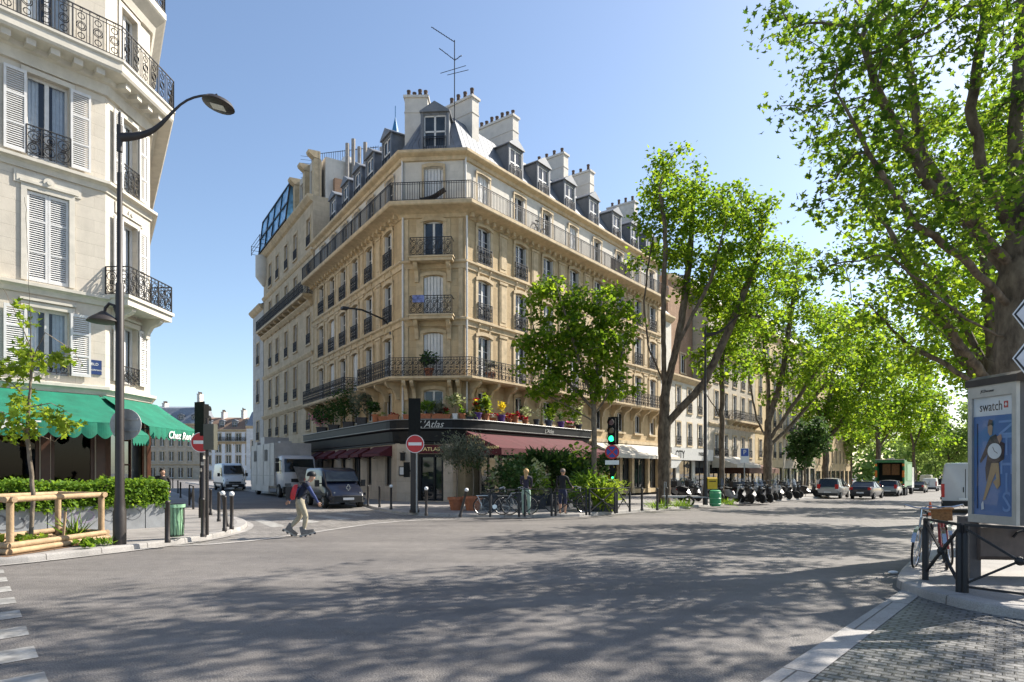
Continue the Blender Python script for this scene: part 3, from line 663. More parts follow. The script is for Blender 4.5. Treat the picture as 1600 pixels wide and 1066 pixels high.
def chimney(parent, M, x0, x1, y0, y1, z0, z1, pots=4, m=None, along='y'):
    global POT
    c = MB(M); c.box(x0, x1, y0, y1, z0, z1); c.box(x0 - .08, x1 + .08, y0 - .08, y1 + .08, z1, z1 + .14); c.box(x0 - .03, x1 + .03, y0 - .03, y1 + .03, z1 - .9, z1 - .84)
    o = c.build("chimney", m or S_plast, parent)
    for k in range(pots):
        t = (k + .5) / pots; px = (x0 + x1) / 2 if along == 'y' else x0 + (x1 - x0) * t; pyy = y0 + (y1 - y0) * t if along == 'y' else (y0 + y1) / 2
        Mp = Matrix.Translation(-worldloc(parent)) @ M @ Matrix.Translation((px, pyy, z1 + .14)) @ Matrix.Scale(1 + .5 * random.random(), 4, (0, 0, 1))
        if POT is None:
            p = MB(); p.lathe([(.12, 0), (.105, .32), (.125, .34), (.125, .4), (.09, .4)], 10); po = p.build("chimney_pot", M_cpot, o, local=True, smooth=40); POT = po.data
        else: po = bpy.data.objects.new("chimney_pot", POT); COL.objects.link(po); po.parent = o
        po.matrix_local = Mp
for s, z, d in ((2.55, 24.0, 2.2), (6.5, 24.6, 3.1), (12.45, 24.5, 2.7), (16.1, 24.6, 2.7), (23.4, 24.7, 2.6)): chimney(AT, FR, s - .6, s, 1.2, 1.2 + d, 19.9, z, 7 if s == 6.5 else 4)
chimney(AT, Matrix(), -6.35, -5.0, 37.9, 38.8, 20.2, 23.9, 4, along='x')
# ------------------------------------------------------------ restaurant on the corner
C1, C2 = Vector((-6.3, 34.95)), Vector((-3.2, 34.5)); nl = Vector((-.8366, -.548)); nr = Vector((.7904, -.6126))
RE = PR + nr * .8 + DR * 11.6; A1 = A0 + nl * .45 - DL * .3
F1 = frame((A1.x, A1.y, 0), C1 - A1); L1 = (C1 - A1).length; F2 = frame((C1.x, C1.y, 0), C2 - C1); L2 = (C2 - C1).length; C3 = PR + nr * .8 + DR * .3
F3 = frame((C3.x, C3.y, 0), DR); L3 = (RE - C3).length
w1 = [(L1 - t - w / 2, L1 - t + w / 2, a, 2.75) for t, w, a in ((1.25, .95, .95), (4.3, .8, .95), (6.6, 1.5, .3), (9.2, .9, .95), (11.8, 1.0, .95), (14.4, 1.0, .95))]
rw = MB(); wall(rw.at(F1), 0, L1, 0, 3.3, w1, .2); wall(rw.at(F2), 0, L2, 0, 3.3, [(1.15, 2.62, .17, 2.72)], .25)
rw.at(F2).box(L2 - .02, L2 + .02, .0, 1.2, 0, 3.3); rw.build("restaurant_wall", S_base, AT, fixn=False)
for x0, x1, a, b in w1: window(AT, F1, (x0 + x1) / 2, a, x1 - x0, b - a, 'plain', M_wood_d)
dr = MB(F2)
for x0, x1, z0, z1 in ((1.15, 1.27, .15, 2.72), (2.5, 2.62, .15, 2.72), (1.27, 2.5, 2.55, 2.72), (1.27, 1.36, .17, 2.55), (2.05, 2.13, .17, 2.55)): dr.box(x0, x1, .08, .2, z0, z1)
dro = dr.build("door", M_blackp, AT); dp2 = MB(F2); dp2.box(1.3, 2.48, .24, .26, .15, 2.6); dp2.build("door_glass", M_glass, dro)
M_red = mat("burgundy_canvas", (.085, .008, .014), .8, var=.3, scale=1.8, stain=.4, bump=.5, bscale=5)
sg = MB(F2); sg.box(1.1, 2.7, -.16, -.02, 2.75, 3.2); sgo = sg.build("door_sign_board", M_red, AT)
text("L'ATLAS", .27, M_gold, "sign_lettering", sgo, F2 @ Matrix.Translation((1.9, -.165, 2.97)), bold=.005, sx=1.2)
for p in (C1, ):
    ln = MB(F2); ln.box(.3, .5, -.3, -.1, 2.35, 2.75); ln.box(.27, .53, -.33, -.07, 2.75, 2.8); ln.bar((.4, 0, 2.85), (.4, -.2, 2.85), .03); ln.build("wall_lantern", M_blackp, AT)
    mn = MB(F2); mn.box(.15, .75, -.08, 0, 1.55, 2.05); mno = mn.build("menu_case", M_iron, AT); m2 = MB(F2); m2.box(.2, .7, -.09, -.082, 1.6, 2.0); m2.build("menu_sheet", M_wpaint, mno)
fp = smooth_path([A1, C1 + (A1 - C1).normalized() * 1.2, C1 + Vector((.25, -.12)), C2 + Vector((-.2, -.08)), C3 + Vector((-.1, -.1)), C3 + DR * 1.5, RE], 2)
fa = MB(); fa.sweep(fp, [(-.1, 3.25), (.12, 3.27), (.12, 3.36), (.2, 3.4), (.26, 3.95), (.34, 4.0), (.42, 4.04), (.42, 4.5), (.46, 4.52), (.46, 4.58), (-.9, 4.6)]); fa.build("fascia", M_blackp, AT)
fs = MB(); fs.sweep(fp, [(.425, 4.06), (.44, 4.07), (.44, 4.1), (.425, 4.11)], cap=False); fs.sweep(fp, [(.463, 4.53), (.475, 4.54), (.475, 4.57), (.463, 4.585)], cap=False); fs.build("fascia_moulding", mat("aged_steel", (.2, .2, .2), .4, metal=.6), AT)
sil = mat("silver_lettering", (.45, .45, .44), .4, metal=.4)
text("L'Atlas", .52, sil, "fascia_lettering", AT, F2 @ Matrix.Translation((2.05, -.6, 4.27)), shear=.4)
text("L'Atlas", .36, sil, "fascia_lettering", AT, F3 @ Matrix.Translation((6.1, -.49, 4.27)), shear=.35)
sf = MB(); sf.at(F3)
wall(sf, 0, L3, 0, 3.4, [(k * 1.85 + .15, k * 1.85 + 1.75, .5, 3.0) for k in range(6)], .12); sf.build("terrace_front", M_wood_d, AT, fixn=False)
for k in range(6): window(AT, F3, k * 1.85 + .95, .5, 1.6, 2.5, 'plain', M_wood_d)
def awning(parent, M, x0, x1, y0, z0, y1, z1, drop, m, name="awning", scallop=0, gore=True, ribs=0):
    a = MB(M); nx = max(2, int((x1 - x0) / .5)); ny = 4; th = .012
    def sl(u, v): return (x0 + (x1 - x0) * u, y0 + (y1 - y0) * v, z0 + (z1 - z0) * v - .04 * math.sin(v * math.pi) - .02 * math.sin(v * math.pi) * abs(math.sin(u * (x1 - x0) * 2.6)))
    g = [[a.add(sl(i / nx, j / ny)) for j in range(ny + 1)] for i in range(nx + 1)]
    for i in range(nx):
        for j in range(ny): a.face((g[i][j], g[i + 1][j], g[i + 1][j + 1], g[i][j + 1]), [(i, j), (i + 1, j), (i + 1, j + 1), (i, j + 1)])
    n = int((x1 - x0) / scallop) if scallop else 1
    for i in range(n):
        u0, u1 = x0 + (x1 - x0) * i / n, x0 + (x1 - x0) * (i + 1) / n; k = 7 if scallop else 1; zz = z1
        tp = [(u0 + (u1 - u0) * q / k, y1 - .03 * math.sin(q / k * math.pi) * (1 if scallop else 0), zz) for q in range(k + 1)]
        bt = [(p[0], p[1] - .015, zz - drop * (1 if not scallop else (.68 + .32 * math.sin(math.pi * q / k)))) for q, p in enumerate(tp)]
        for q in range(k): a.poly([tp[q], tp[q + 1], bt[q + 1], bt[q]])
    if gore:
        for x in (x0, x1): a.poly([(x, y0, z0), (x, y1, z1), (x, y1, z1 - drop), (x, y0, z1 - drop)])
    o = a.build(name, m, parent, fixn=False); s = o.modifiers.new("thickness", 'SOLIDIFY'); s.thickness = th
    f = MB(M)
    f.bar((x0 + .02, y1 + .05, z1 - .05), (x1 - .02, y1 + .05, z1 - .05), .05)
    for x in (x0 + .06, x1 - .06): f.bar((x, y0, z1 - .25), (x, y1 + .05, z1 - .06), .04)
    f.build("awning_frame", M_iron, o); return o
aw = awning(AT, FR, -.9, 10.6, -.85, 3.95, -3.3, 2.98, .34, M_red)
SM = frame((PR.x + DR.x * -.93, PR.y + DR.y * -.93, 0), nr)
text("L'ATLAS", .27, M_gold, "awning_lettering", aw, SM @ Matrix.Translation((1.0, 0, 3.62)), align='LEFT', bold=.006)
text("01 46 33 86 98", .2, M_gold, "awning_lettering", aw, SM @ Matrix.Translation((1.0, 0, 3.32)), align='LEFT', bold=.004)
text("RESTAURANT MAROCAIN", .19, M_gold, "awning_lettering", aw, SM @ Matrix.Translation((.92, 0, 3.03)), align='LEFT', bold=.005)
text("L'ATLAS", .27, mat("pale_lettering", (.6, .5, .4), .6), "awning_lettering", aw, FR @ Matrix.Translation((4.6, -3.34, 2.82)), bold=.006, sx=1.2)
for i, (t, w) in enumerate(((2.0, 3.0), (4.8, 1.6), (6.9, 2.2), (9.3, 1.8), (12.0, 2.2), (14.6, 2.0))): awning(AT, F1, L1 - t - w / 2 + .1, L1 - t + w / 2 - .1, -.02, 3.2, -.75, 2.78, .16, M_red, "window_awning")
M_cream = mat("cream_canvas", (.55, .50, .42), .8, var=.15, scale=3, stain=.3)
awning(AT, FR, 13.6, 24.9, -.1, 3.9, -2.0, 2.95, .2, M_cream)
sh = MB(FR)
for x in (12.6, 14.8, 18.0, 20.0, 22.85, 24.85): sh.box(x - .2, x + .2, -.12, 0, 0, 3.3); sh.box(x - .26, x + .26, -.18, 0, 0, .4)
sh.box(11.8, 25.2, -.2, 0, 3.95, 4.2); sh.build("shopfront_pilaster", S_trim, AT)
for x0, x1 in ((13.2, 14.4), (15.2, 17.6), (18.4, 19.7), (20.3, 22.6), (23.1, 24.6)): window(AT, FR, (x0 + x1) / 2, .35, x1 - x0, 2.75, 'plain', M_blackp)
# wall-mounted floodlight arm on the left facade and rooftop flue
arm = MB(FL); arm.tube([(LL - 1.6, 0, 10.2), (LL - 1.6, -.5, 10.6), (LL - 1.75, -1.7, 11.0), (LL - 2.0, -2.5, 11.05)], .05, 6); arm.box(LL - 1.7, LL - 1.5, -.06, 0, 9.7, 10.7); arm.box(LL - 2.35, LL - 1.9, -2.75, -2.4, 10.98, 11.1); arm.build("wall_lamp_arm", M_iron, AT)

# ------------------------------------------------------------ Chez Rene building on the left
QD = Vector((.643, .766)); Q1 = Vector((-14.3, 22.5)); QC = Vector((.04, 1.0)).normalized(); QW = 2.6; Q2 = Q1 + QC * QW; QL0 = 13.0; Q0 = Q1 - QD * QL0; Q3 = Q2 + DL * 14
CR = thing("cream_building", "cream limestone corner building with white louvred shutters above the green awnings", "building", (Q1.x, Q1.y, 0))
GA, GC, GD = frame((Q0.x, Q0.y, 0), QD), frame((Q1.x, Q1.y, 0), QC), frame((Q2.x, Q2.y, 0), DL)
bA = [QL0 - t for t in (1.67, 5.0, 8.3, 11.4)]; rows = [(5.0, 7.15), (8.0, 10.95), (12.05, 14.75), (16.15, 18.75), (20.1, 22.6)]
cw = MB()
for M, Ln, bays, w in ((GA, QL0, bA, 1.17), (GC, QW, [1.3], .92), (GD, 14.0, [2.5, 5.5, 8.5, 11.5], 1.1)):
    hs = [(x - w / 2, x + w / 2, a, b) for x in bays for a, b in rows]
    hs += [(bays[0] * 0 + .25, Ln - .25, .35, 4.0)] if M is GC else ([(q, q + 2.3, .5, 4.0) for q in (.4, 3.2, 6.0, 8.8)] + [(11.4, 12.7, .2, 4.0)] if M is GA else [])
    wall(cw.at(M), 0, Ln, 0, 24.5, hs, .3)
cw.build("wall", S_cream, CR, fixn=False)
QP = [Q0, Q1, Q2, Q3]
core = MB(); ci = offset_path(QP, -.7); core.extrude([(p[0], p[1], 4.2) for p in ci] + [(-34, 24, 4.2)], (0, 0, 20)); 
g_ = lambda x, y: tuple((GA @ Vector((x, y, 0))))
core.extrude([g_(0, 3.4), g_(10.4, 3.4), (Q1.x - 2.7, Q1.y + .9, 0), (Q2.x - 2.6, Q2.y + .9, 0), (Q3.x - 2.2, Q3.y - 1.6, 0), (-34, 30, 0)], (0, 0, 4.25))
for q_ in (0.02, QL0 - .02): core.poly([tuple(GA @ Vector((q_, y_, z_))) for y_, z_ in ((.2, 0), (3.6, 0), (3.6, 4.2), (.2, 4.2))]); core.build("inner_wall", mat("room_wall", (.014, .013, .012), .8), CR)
ct = MB()
def corn(z, o, h=.34): ct.sweep(QP, [(0, z - h), (.06, z - h), (.09, z - h * .55), (o * .6, z - h * .4), (o, z - .12), (o, z - .02), (0, z + .02)], cap=False)
corn(4.75, .22, .3); corn(7.92, .24); corn(11.95, .26, .36)
ct.sweep(QP, [(0, 14.95), (.1, 14.97), (.16, 15.3), (.26, 15.35), (.3, 15.5), (.75, 15.58), (.8, 15.66), (.8, 15.9), (.86, 15.96), (.86, 16.04), (0, 16.06)], cap=False)
ct.sweep(QP, [(0, 18.95), (.1, 18.97), (.2, 19.2), (.5, 19.5), (.55, 19.56), (.55, 19.8), (0, 19.85)], cap=False)
for M, Ln in ((GA, QL0), (GC, QW)):
    ct.at(M); n = int(Ln / .62)
    for k in range(n): x = (k + .5) * Ln / n; ct.box(x - .13, x + .13, -.62, -.1, 15.36, 15.57)
for M, bays, w in ((GA, bA, 1.17), (GC, [1.3], .92)):
    ct.at(M)
    for x in bays:
        for a, b in rows:
            for s in (-1, 1): ct.box(x + s * (w / 2 + .08) - .08, x + s * (w / 2 + .08) + .08, -.05, 0, a, b + .16)
            ct.box(x - w / 2, x + w / 2, -.05, 0, b, b + .16); ct.box(x - w / 2 - .2, x + w / 2 + .2, -.1, 0, b + .2, b + .28)
        ct.box(x - w / 2 - .35, x + w / 2 + .35, -.045, 0, 11.1, 11.5); ct.box(x - w / 2 - .28, x + w / 2 + .28, -.06, -.046, 11.16, 11.44); ct.disc((x, -.06, 11.3), .16, (0, -1, 0), .05, 14); ct.disc((x, -.1, 11.3), .07, (0, -1, 0), .05, 10)
ct.at(GC); ct.box(-.05, QW + .05, -.85, -.02, 7.62, 7.86); ct.box(-.1, QW + .1, -.92, -.03, 7.86, 7.98); bracket(ct, .45, 7.62, .22, .75, .75); bracket(ct, QW - .45, 7.62, .22, .75, .75)
ct.at(GA); ct.box(QL0 - 6.3, QL0 - 3.2, -.75, -.02, 7.62, 7.98); bracket(ct, QL0 - 3.6, 7.62, .22, .6, .6)
ct.M = None; ct.build("stone_trim", S_trimc, CR)
cb = MB(); q = offset_path(QP, .8); rail_along(cb, q, 16.05, 1.15, 'panel', .5); cb.build("balcony_railing", M_iron, CR, fixn=False)
cb = MB(); q = offset_path(QP, .5); rail_along(cb, q, 19.85, 1.0, 'panel', .5); cb.build("balcony_railing", M_iron, CR, fixn=False)
cb = MB(); cb.at(GC); cpts = [(0, -.02), (0, -.86), (QW, -.86), (QW, -.02)]; wp = [(GC @ Vector((a, b, 0))) for a, b in cpts]; rail_along(cb, wp, 7.98, 1.0, mod=.42); cb.build("balcony_railing", M_iron, CR, fixn=False)
cb = MB(); wp = [(GA @ Vector((a, b, 0))) for a, b in ((QL0 - 6.25, -.02), (QL0 - 6.25, -.7), (QL0 - 3.25, -.7), (QL0 - 3.25, -.02))]; rail_along(cb, wp, 7.98, 1.0, mod=.42); cb.build("balcony_railing", M_iron, CR, fixn=False)
LOUV = {}
def louvre(parent, M, x, z, w, h, y=-.06, ang=0.0):
    Mx = Matrix.Translation(-worldloc(parent)) @ M @ Matrix.Translation((x, y, z)) @ Matrix.Rotation(ang, 4, 'Z'); k = (round(w, 2), round(h, 2))
    if k not in LOUV:
        s = MB(); a = w / 2
        for x0, x1, z0, z1 in ((-a, -a + .07, 0, h), (a - .07, a, 0, h), (-a + .07, a - .07, 0, .1), (-a + .07, a - .07, h - .1, h), (-a + .07, a - .07, h * .33 - .03, h * .33 + .03), (-a + .07, a - .07, h * .68 - .03, h * .68 + .03)): s.box(x0, x1, -.025, .02, z0, z1)
        n = int(h / .075)
        for i in range(n):
            zz = .1 + (h - .2) * (i + .5) / n; s.extrude([(-a + .07, -.018, zz - .028), (-a + .07, .014, zz + .016), (-a + .07, .02, zz + .008), (-a + .07, -.012, zz - .036)], (w - .14, 0, 0))
        o = s.build("louvred_shutter", M_wpaint, parent, local=True); LOUV[k] = o.data
    else: o = bpy.data.objects.new("louvred_shutter", LOUV[k]); COL.objects.link(o); o.parent = parent
    o.matrix_local = Mx
def curtained(M, x, z, w, h):
    f = window(CR, M, x, z, w, h, 'plain', y=.04, gl=M_glassc)
    c = MB()
    for s in (-1, 1):
        n = 10; ps = [(s * (w * .5 - .04 - (w * .3) * k / n), .27 + .025 * math.sin(k * 2.1), 0) for k in range(n + 1)]
        for p0, p1 in zip(ps, ps[1:]): c.poly([(p0[0], p0[1], .05), (p1[0], p1[1], .05), (p1[0], p1[1], h - .05), (p0[0], p0[1], h - .05)])
    c.build("curtain", M_cur, f, smooth=60, local=True)
for M, bays, w, sw in ((GA, bA, 1.17, .6), (GC, [1.3], .92, .5), (GD, [2.5, 5.5], 1.1, .55)):
    for bi, x in enumerate(bays):
        for ri, (a, b) in enumerate(rows):
            curtained(M, x, a, w, b - a)
            closed = (M is GA and ri == 1 and bi == 0)
            if ri < 3:
                if M is GD: pass
                elif closed:
                    for s in (-1, 1): louvre(CR, M, x + s * w / 4, a + .02, w / 2 - .01, b - a - .04, .05)
                else:
                    for s in (-1, 1): louvre(CR, M, x + s * (w / 2 + sw / 2 + .02), a + .02, sw, b - a - .04, -.085 if M is not GC else -.1)
            if ri in (0, 2) and not (M is GC and ri == 1): win_rail(CR, M, x, a + .02, w + .06, .95 if ri else .6, .1, mod=.36)
# shop front: dark timber with glass, room behind
sp = MB(GA)
for q in (.4, 3.2, 6.0, 8.8):
    for x0, x1, z0, z1 in ((q, q + .1, .5, 4.0), (q + 2.2, q + 2.3, .5, 4.0), (q + .1, q + 2.2, .5, .62), (q + .1, q + 2.2, 2.9, 3.0), (q + 1.1, q + 1.18, .62, 2.9)): sp.box(x0, x1, .08, .16, z0, z1)
sp.box(11.4, 11.52, .08, .16, .2, 4); sp.box(12.58, 12.7, .08, .16, .2, 4); sp.at(GC)
for x0, x1 in ((.25, .33), (1.0, 1.08), (1.5, 1.58), (2.27, 2.35)): sp.box(x0, x1, .08, .16, .35, 4.0)
for z in (1.1, 2.0, 2.9): sp.box(1.08, 1.5, .09, .14, z, z + .06)
sp.at(GA)
for x0, x1 in ((0, .38), (2.72, 3.18), (5.52, 5.98), (8.32, 8.78), (11.12, 11.38), (12.72, 13.02)): sp.box(x0, x1, -.04, .0, 0, 4.3)
sp.box(0, QL0 + .03, -.035, 0, 4.02, 4.36); sp.box(0, 11.38, -.035, 0, 0, .49)
sp.at(GC).box(-.04, .24, -.04, 0, 0, 4.3); sp.box(2.36, QW, -.04, 0, 0, 4.3); sp.box(.24, 2.36, -.035, 0, 4.02, 4.36)
so = sp.build("shopfront_frame", mat("varnished_wood", (.055, .022, .012), .4, var=.3), CR)
sp = MB(GA)
for q in (.4, 3.2, 6.0, 8.8): sp.poly([(q, .12, .5), (q + 2.3, .12, .5), (q + 2.3, .12, 4), (q, .12, 4)])
sp.poly([(11.4, .12, .2), (12.7, .12, .2), (12.7, .12, 4), (11.4, .12, 4)]); sp.at(GC).poly([(.25, .12, .35), (2.35, .12, .35), (2.35, .12, 4), (.25, .12, 4)]); sp.build("shop_glass", clear_glass("shop_glass", (.4, .43, .43), .05), so)
M_green = mat("green_canvas", (.002, .16, .095), .8, var=.28, scale=1.6, stain=.4, bump=.5, bscale=5)
a1 = awning(CR, GA, QL0 - 12.5, QL0 - .25, -.1, 4.42, -2.75, 3.3, .5, M_green, scallop=.42, gore=False)
a2 = awning(CR, GC, -.35, QW + .25, -.12, 4.4, -1.8, 3.33, .42, M_green, scallop=.3, gore=False)
cfa = MB(); t0_, t1_ = GA @ Vector((QL0 - .3, -.12, 4.38)), GC @ Vector((.3, -.12, 4.36)); b0_, b1_ = GA @ Vector((QL0 + .05, -2.35, 2.98)), GC @ Vector((-.45, -1.85, 3.0)); nq_ = 6
for i in range(nq_):
    u0, u1 = i / nq_, (i + 1) / nq_
    for j in range(4):
        v0, v1 = j / 4, (j + 1) / 4; pt_ = lambda u, v: t0_.lerp(t1_, u).lerp(b0_.lerp(b1_, u), v) - Vector((0, 0, .05 * math.sin(v * math.pi)))
        cfa.poly([pt_(u0, v0), pt_(u1, v0), pt_(u1, v1), pt_(u0, v1)])
    e0, e1 = pt_(u0, 1), pt_(u1, 1); em = e0.lerp(e1, .5); dz = Vector((0, 0, 1)); cfa.poly([e0, e1, e1 - dz * .24, em - dz * .36, e0 - dz * .24])
cfo = cfa.build("awning", M_green, CR, fixn=False); cfo.modifiers.new("thickness", 'SOLIDIFY').thickness = .012
M_wl = mat("white_lettering", (.75, .75, .72), .6)
text("RESTAURANT", .44, M_wl, "awning_lettering", a1, GA @ Matrix.Translation((QL0 - 2.55, -2.83, 3.1)), align='RIGHT', bold=.004, space=1.12)
text("Chez René", .38, M_wl, "awning_lettering", a2, GC @ Matrix.Translation((1.5, -1.88, 3.1)), shear=.25, bold=.006)
sgn = MB(GA); sgn.box(QL0 - .55, QL0 - .12, -.04, -.005, 5.15, 5.65); so2 = sgn.build("street_name_plate", mat("enamel_blue", (.02, .045, .15), .35), CR)
text("BLD", .13, M_wl, "plate_lettering", so2, GA @ Matrix.Translation((QL0 - .335, -.045, 5.5)), .002); text("ST GERMAIN", .075, M_wl, "plate_lettering", so2, GA @ Matrix.Translation((QL0 - .335, -.045, 5.3)), .002)
# hanging lamps inside
for t, zz in ((2.6, 2.75), (2.0, 2.6)):
    hl = MB(GA); hl.lathe([(.03, zz + .28), (.16, zz + .25), (.28, zz + .06), (.27, zz + .02), (.14, zz)], 14, (QL0 - t, .9, 0)); hl.bar((QL0 - t, .9, zz + .25), (QL0 - t, .9, 4.0), .02); hl.build("hanging_lamp", mat("copper_shade", (.5, .24, .08), .4, metal=.3), CR, smooth=50)
# ------------------------------------------------------------ the other houses
def block(name, label, o, d, Ln, dep, eave, rows, bays, wm, trim=None, w=1.15, roof=3.0, rm=None, cornices=(), balc=(), style='folded', base=0.0, dorm=0, shopz=0, rails=True, chim=(), roofin=2.2, gl=None, back=True, wy=0.0, hood=False, dormw=1.2):
    d = Vector(d).normalized(); o = Vector(o); M = frame((o.x, o.y, base), d)
    T = thing(name, label, "building", (o.x, o.y, base))
    holes = [(x - w / 2, x + w / 2, a, b) for x in bays for a, b in rows]
    shops = []
    if shopz:
        n = max(1, int(Ln / 3.4)); shops = [(Ln * k / n + .35, Ln * (k + 1) / n - .35, .4, shopz) for k in range(n)]
    m = MB(M); wall(m, 0, Ln, -2, eave, holes + shops, .22)
    if back:
        wall(m.at(frame((o.x + d.x * Ln, o.y + d.y * Ln, base), (-d.y, d.x))), 0, dep, -2, eave); wall(m.at(M @ Matrix.Translation((0, dep, 0)) @ Matrix.Rotation(R(-90), 4, 'Z')), 0, dep, -2, eave)
    m.build("wall", wm, T, fixn=False)
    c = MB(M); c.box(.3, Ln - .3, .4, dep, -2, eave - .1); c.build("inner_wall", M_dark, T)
    t = MB(M); tm = trim or S_trim
    for z, out in cornices: t.extrude([(0, 0, z - .35), (0, -out * .4, z - .3), (0, -out, z - .1), (0, -out, z), (0, 0, z + .02)], (Ln, 0, 0))
    t.extrude([(0, 0, eave - .5), (0, -.2, eave - .4), (0, -.45, eave - .1), (0, -.45, eave + .05), (0, 0, eave + .06)], (Ln, 0, 0))
    for x in bays:
        for a, b in rows:
            for s in (-1, 1): t.box(x + s * (w / 2 + .07) - .07, x + s * (w / 2 + .07) + .07, -.05, 0, a, b + .14)
            t.box(x - w / 2, x + w / 2, -.05, 0, b, b + .14); t.box(x - w / 2 - .16, x + w / 2 + .16, -.12, 0, a - .12, a)
            if hood: t.box(x - w / 2 - .2, x + w / 2 + .2, -.16, 0, b + .2, b + .3)
    for x0, x1, z, out in balc:
        t.box(x0, x1, -out, 0, z - .2, z); k = max(2, int((x1 - x0) / 1.6))
        for i in range(k + 1): bracket(t, x0 + .2 + (x1 - x0 - .4) * i / k, z - .2, .2, out * .8, .7)
    t.build("stone_trim", tm, T)
    for x0, x1, z, out in balc:
        b = MB(); wp = [M @ Vector(p) for p in ((x0 + .03, -.02, z), (x0 + .03, -out + .04, z), (x1 - .03, -out + .04, z), (x1 - .03, -.02, z))]; rail_along(b, wp, z + base, 1.0, mod=.4); b.build("balcony_railing", M_iron, T, fixn=False)
    for x in bays:
        for a, b in rows:
            window(T, M, x, a, w, b - a, style, gl=gl)
            if rails and not any(x0 < x < x1 and abs(z - a) < .5 for x0, x1, z, _ in balc): win_rail(T, M, x, a + .02, w + .04, .8, .06)
    for x0, x1, a, b in shops: window(T, M, (x0 + x1) / 2, a, x1 - x0, b - a, 'plain', M_blackp)
    if roof:
        r = MB(M); e = eave
        pts = [(-.3, e), (roofin, e + roof), (dep * .5, e + roof + .6), (dep, e)]
        for (y0, z0), (y1, z1) in zip(pts, pts[1:]): r.poly([(0, y0, z0), (Ln, y0, z0), (Ln, y1, z1), (0, y1, z1)], [(0, y0), (Ln, y0), (Ln, y1), (0, y1)])
        for x in (0, Ln): r.poly([(x, y, z) for y, z in pts])
        r.build("roof", rm or M_zinc, T, fixn=False)
        for k in range(dorm): dormer(T, M, Ln * (k + .5) / dorm, eave + .1, dormw, min(1.9, roof * .8), 2.2, .35, .4)
    for x, y, hh, pots in chim: chimney(T, M, x - .3, x + .3, y, y + 2.0, eave, eave + hh, pots)
    return T, M

# neighbour on the side street
NE = PL + DL * 34.8
NB, NM = block("apartment_building", "tall pale stone apartment building on the shaded side street with a sky-tinted glazed rooftop veranda", (NE.x, NE.y), -DL, 17.45, 9, 23.6,
    [(5.1, 6.9), (8.0, 10.7), (12.0, 14.3), (16.1, 18.4), (19.9, 22.1)], [34.8 - s for s in (18.6, 22.6, 25.7, 29.0, 31.9)], stone("limestone_side_street", (.56, .455, .315), stain=.5), cornices=((7.3, .25), (11.3, .18), (15.3, .4), (19.3, .2)), balc=((.1, 17.3, 15.8, .8),), style='plain', roof=0, w=1.05)
nm = MB(NM)
for s0, s1, z1 in ((17.4, 20.4, 27.2), (20.4, 23.6, 27.0)): wall(nm, 34.8 - s1, 34.8 - s0, 23.6, z1, [(34.8 - s1 + .6, 34.8 - s0 - .6, 24.5, 26.5)], y=.5)
nm.box(11.2, 17.4, 1.0, 9, 23.5, 26.9); nm.build("attic_storey", S_white, NB, fixn=False)
for s0, s1 in ((17.4, 20.4), (20.4, 23.6)): window(NB, NM, 34.8 - (s0 + s1) / 2, 24.5, s1 - s0 - 1.2, 2.0, 'plain', y=.5)
for s in (17.75, 20.4, 23.5):
    nt_ = MB(NM); nt_.box(34.8 - s - .3, 34.8 - s + .3, .1, .7, 23.6, 26.6); nt_.extrude([(34.8 - s - .34, .6, 26.6), (34.8 - s - .34, .1, 26.65), (34.8 - s - .34, -.3, 26.95), (34.8 - s - .34, -.35, 27.15), (34.8 - s - .34, .6, 27.2)], (.68, 0, 0))
    nt_.build("roof_console", S_trim, NB)
vf = MB(NM)
for x in (.1, 2.8, 5.5, 8.2, 10.8):
    vf.bar((x, -.5, 23.6), (x, -.1, 27.0), .12); vf.bar((x, -.1, 27.0), (x, 4, 28.0), .12)
for y, z in ((-.5, 23.7), (-.3, 25.3), (-.1, 27.0), (4, 28.0)): vf.bar((0, y, z), (10.9, y, z), .12)
vo = vf.build("veranda", M_blackp, NB)
vg = MB(NM); vg.poly([(.1, -.45, 23.7), (10.8, -.45, 23.7), (10.8, -.08, 27), (.1, -.08, 27)]); vg.poly([(.1, -.08, 27), (10.8, -.08, 27), (10.8, 4, 28), (.1, 4, 28)]); vg.poly([(.12, -.4, 23.7), (.12, 4, 23.7), (.12, 4, 28), (.12, -.05, 27)]); vg.poly([(10.78, -.4, 23.7), (10.78, 4, 23.7), (10.78, 4, 28), (10.78, -.05, 27)])
vg.build("veranda_glass", glass("sky_tinted_glass", (.14, .34, .55), .2), vo)  # blue sky reflection put into the glass's base colour
vr = MB(); wp = [NM @ Vector(p) for p in ((-.4, 3, 0), (-.4, -1.1, 0), (3.4, -1.1, 0), (3.4, -.4, 0))]; 
for a_, b_ in zip(wp, wp[1:]):
    for z_ in (.15, .55, .95): vr.bar(a_ + Vector((0, 0, 23.6 + z_)), b_ + Vector((0, 0, 23.6 + z_)), .035)
    vr.bar(a_ + Vector((0, 0, 23.6)), a_ + Vector((0, 0, 24.6)), .05)
vr.M = None; vr.build("roof_guardrail", M_iron, NB, fixn=False)
bw_ = MB(NM); bw_.lathe([(.1, 20.4), (.7, 21.2), (.8, 21.4), (.8, 23.4), (.1, 23.5)], 16, (.5, -.1, 0)); bw_.build("corner_turret", S_white, NB, smooth=40)
gp = MB(NM @ Matrix.Translation((17.45, 0, 0)))
for k in range(6): y = 2.7 + .5 * k + (.4 if k > 3 else 0); gp.tube([(.2, y, 19), (.2, y, 28.3 + .5 * (k % 2))], .17, 8)
gp.build("flue_pipe", mat("grey_cement", (.34, .31, .28), .9, var=.2, stain=.5), NB, smooth=40)
gb = MB(NM @ Matrix.Translation((17.45, 0, 0))); gb.box(.0, .4, 1.6, 2.4, 22.2, 25.2); gb.build("brick_stack", S_brick, NB)
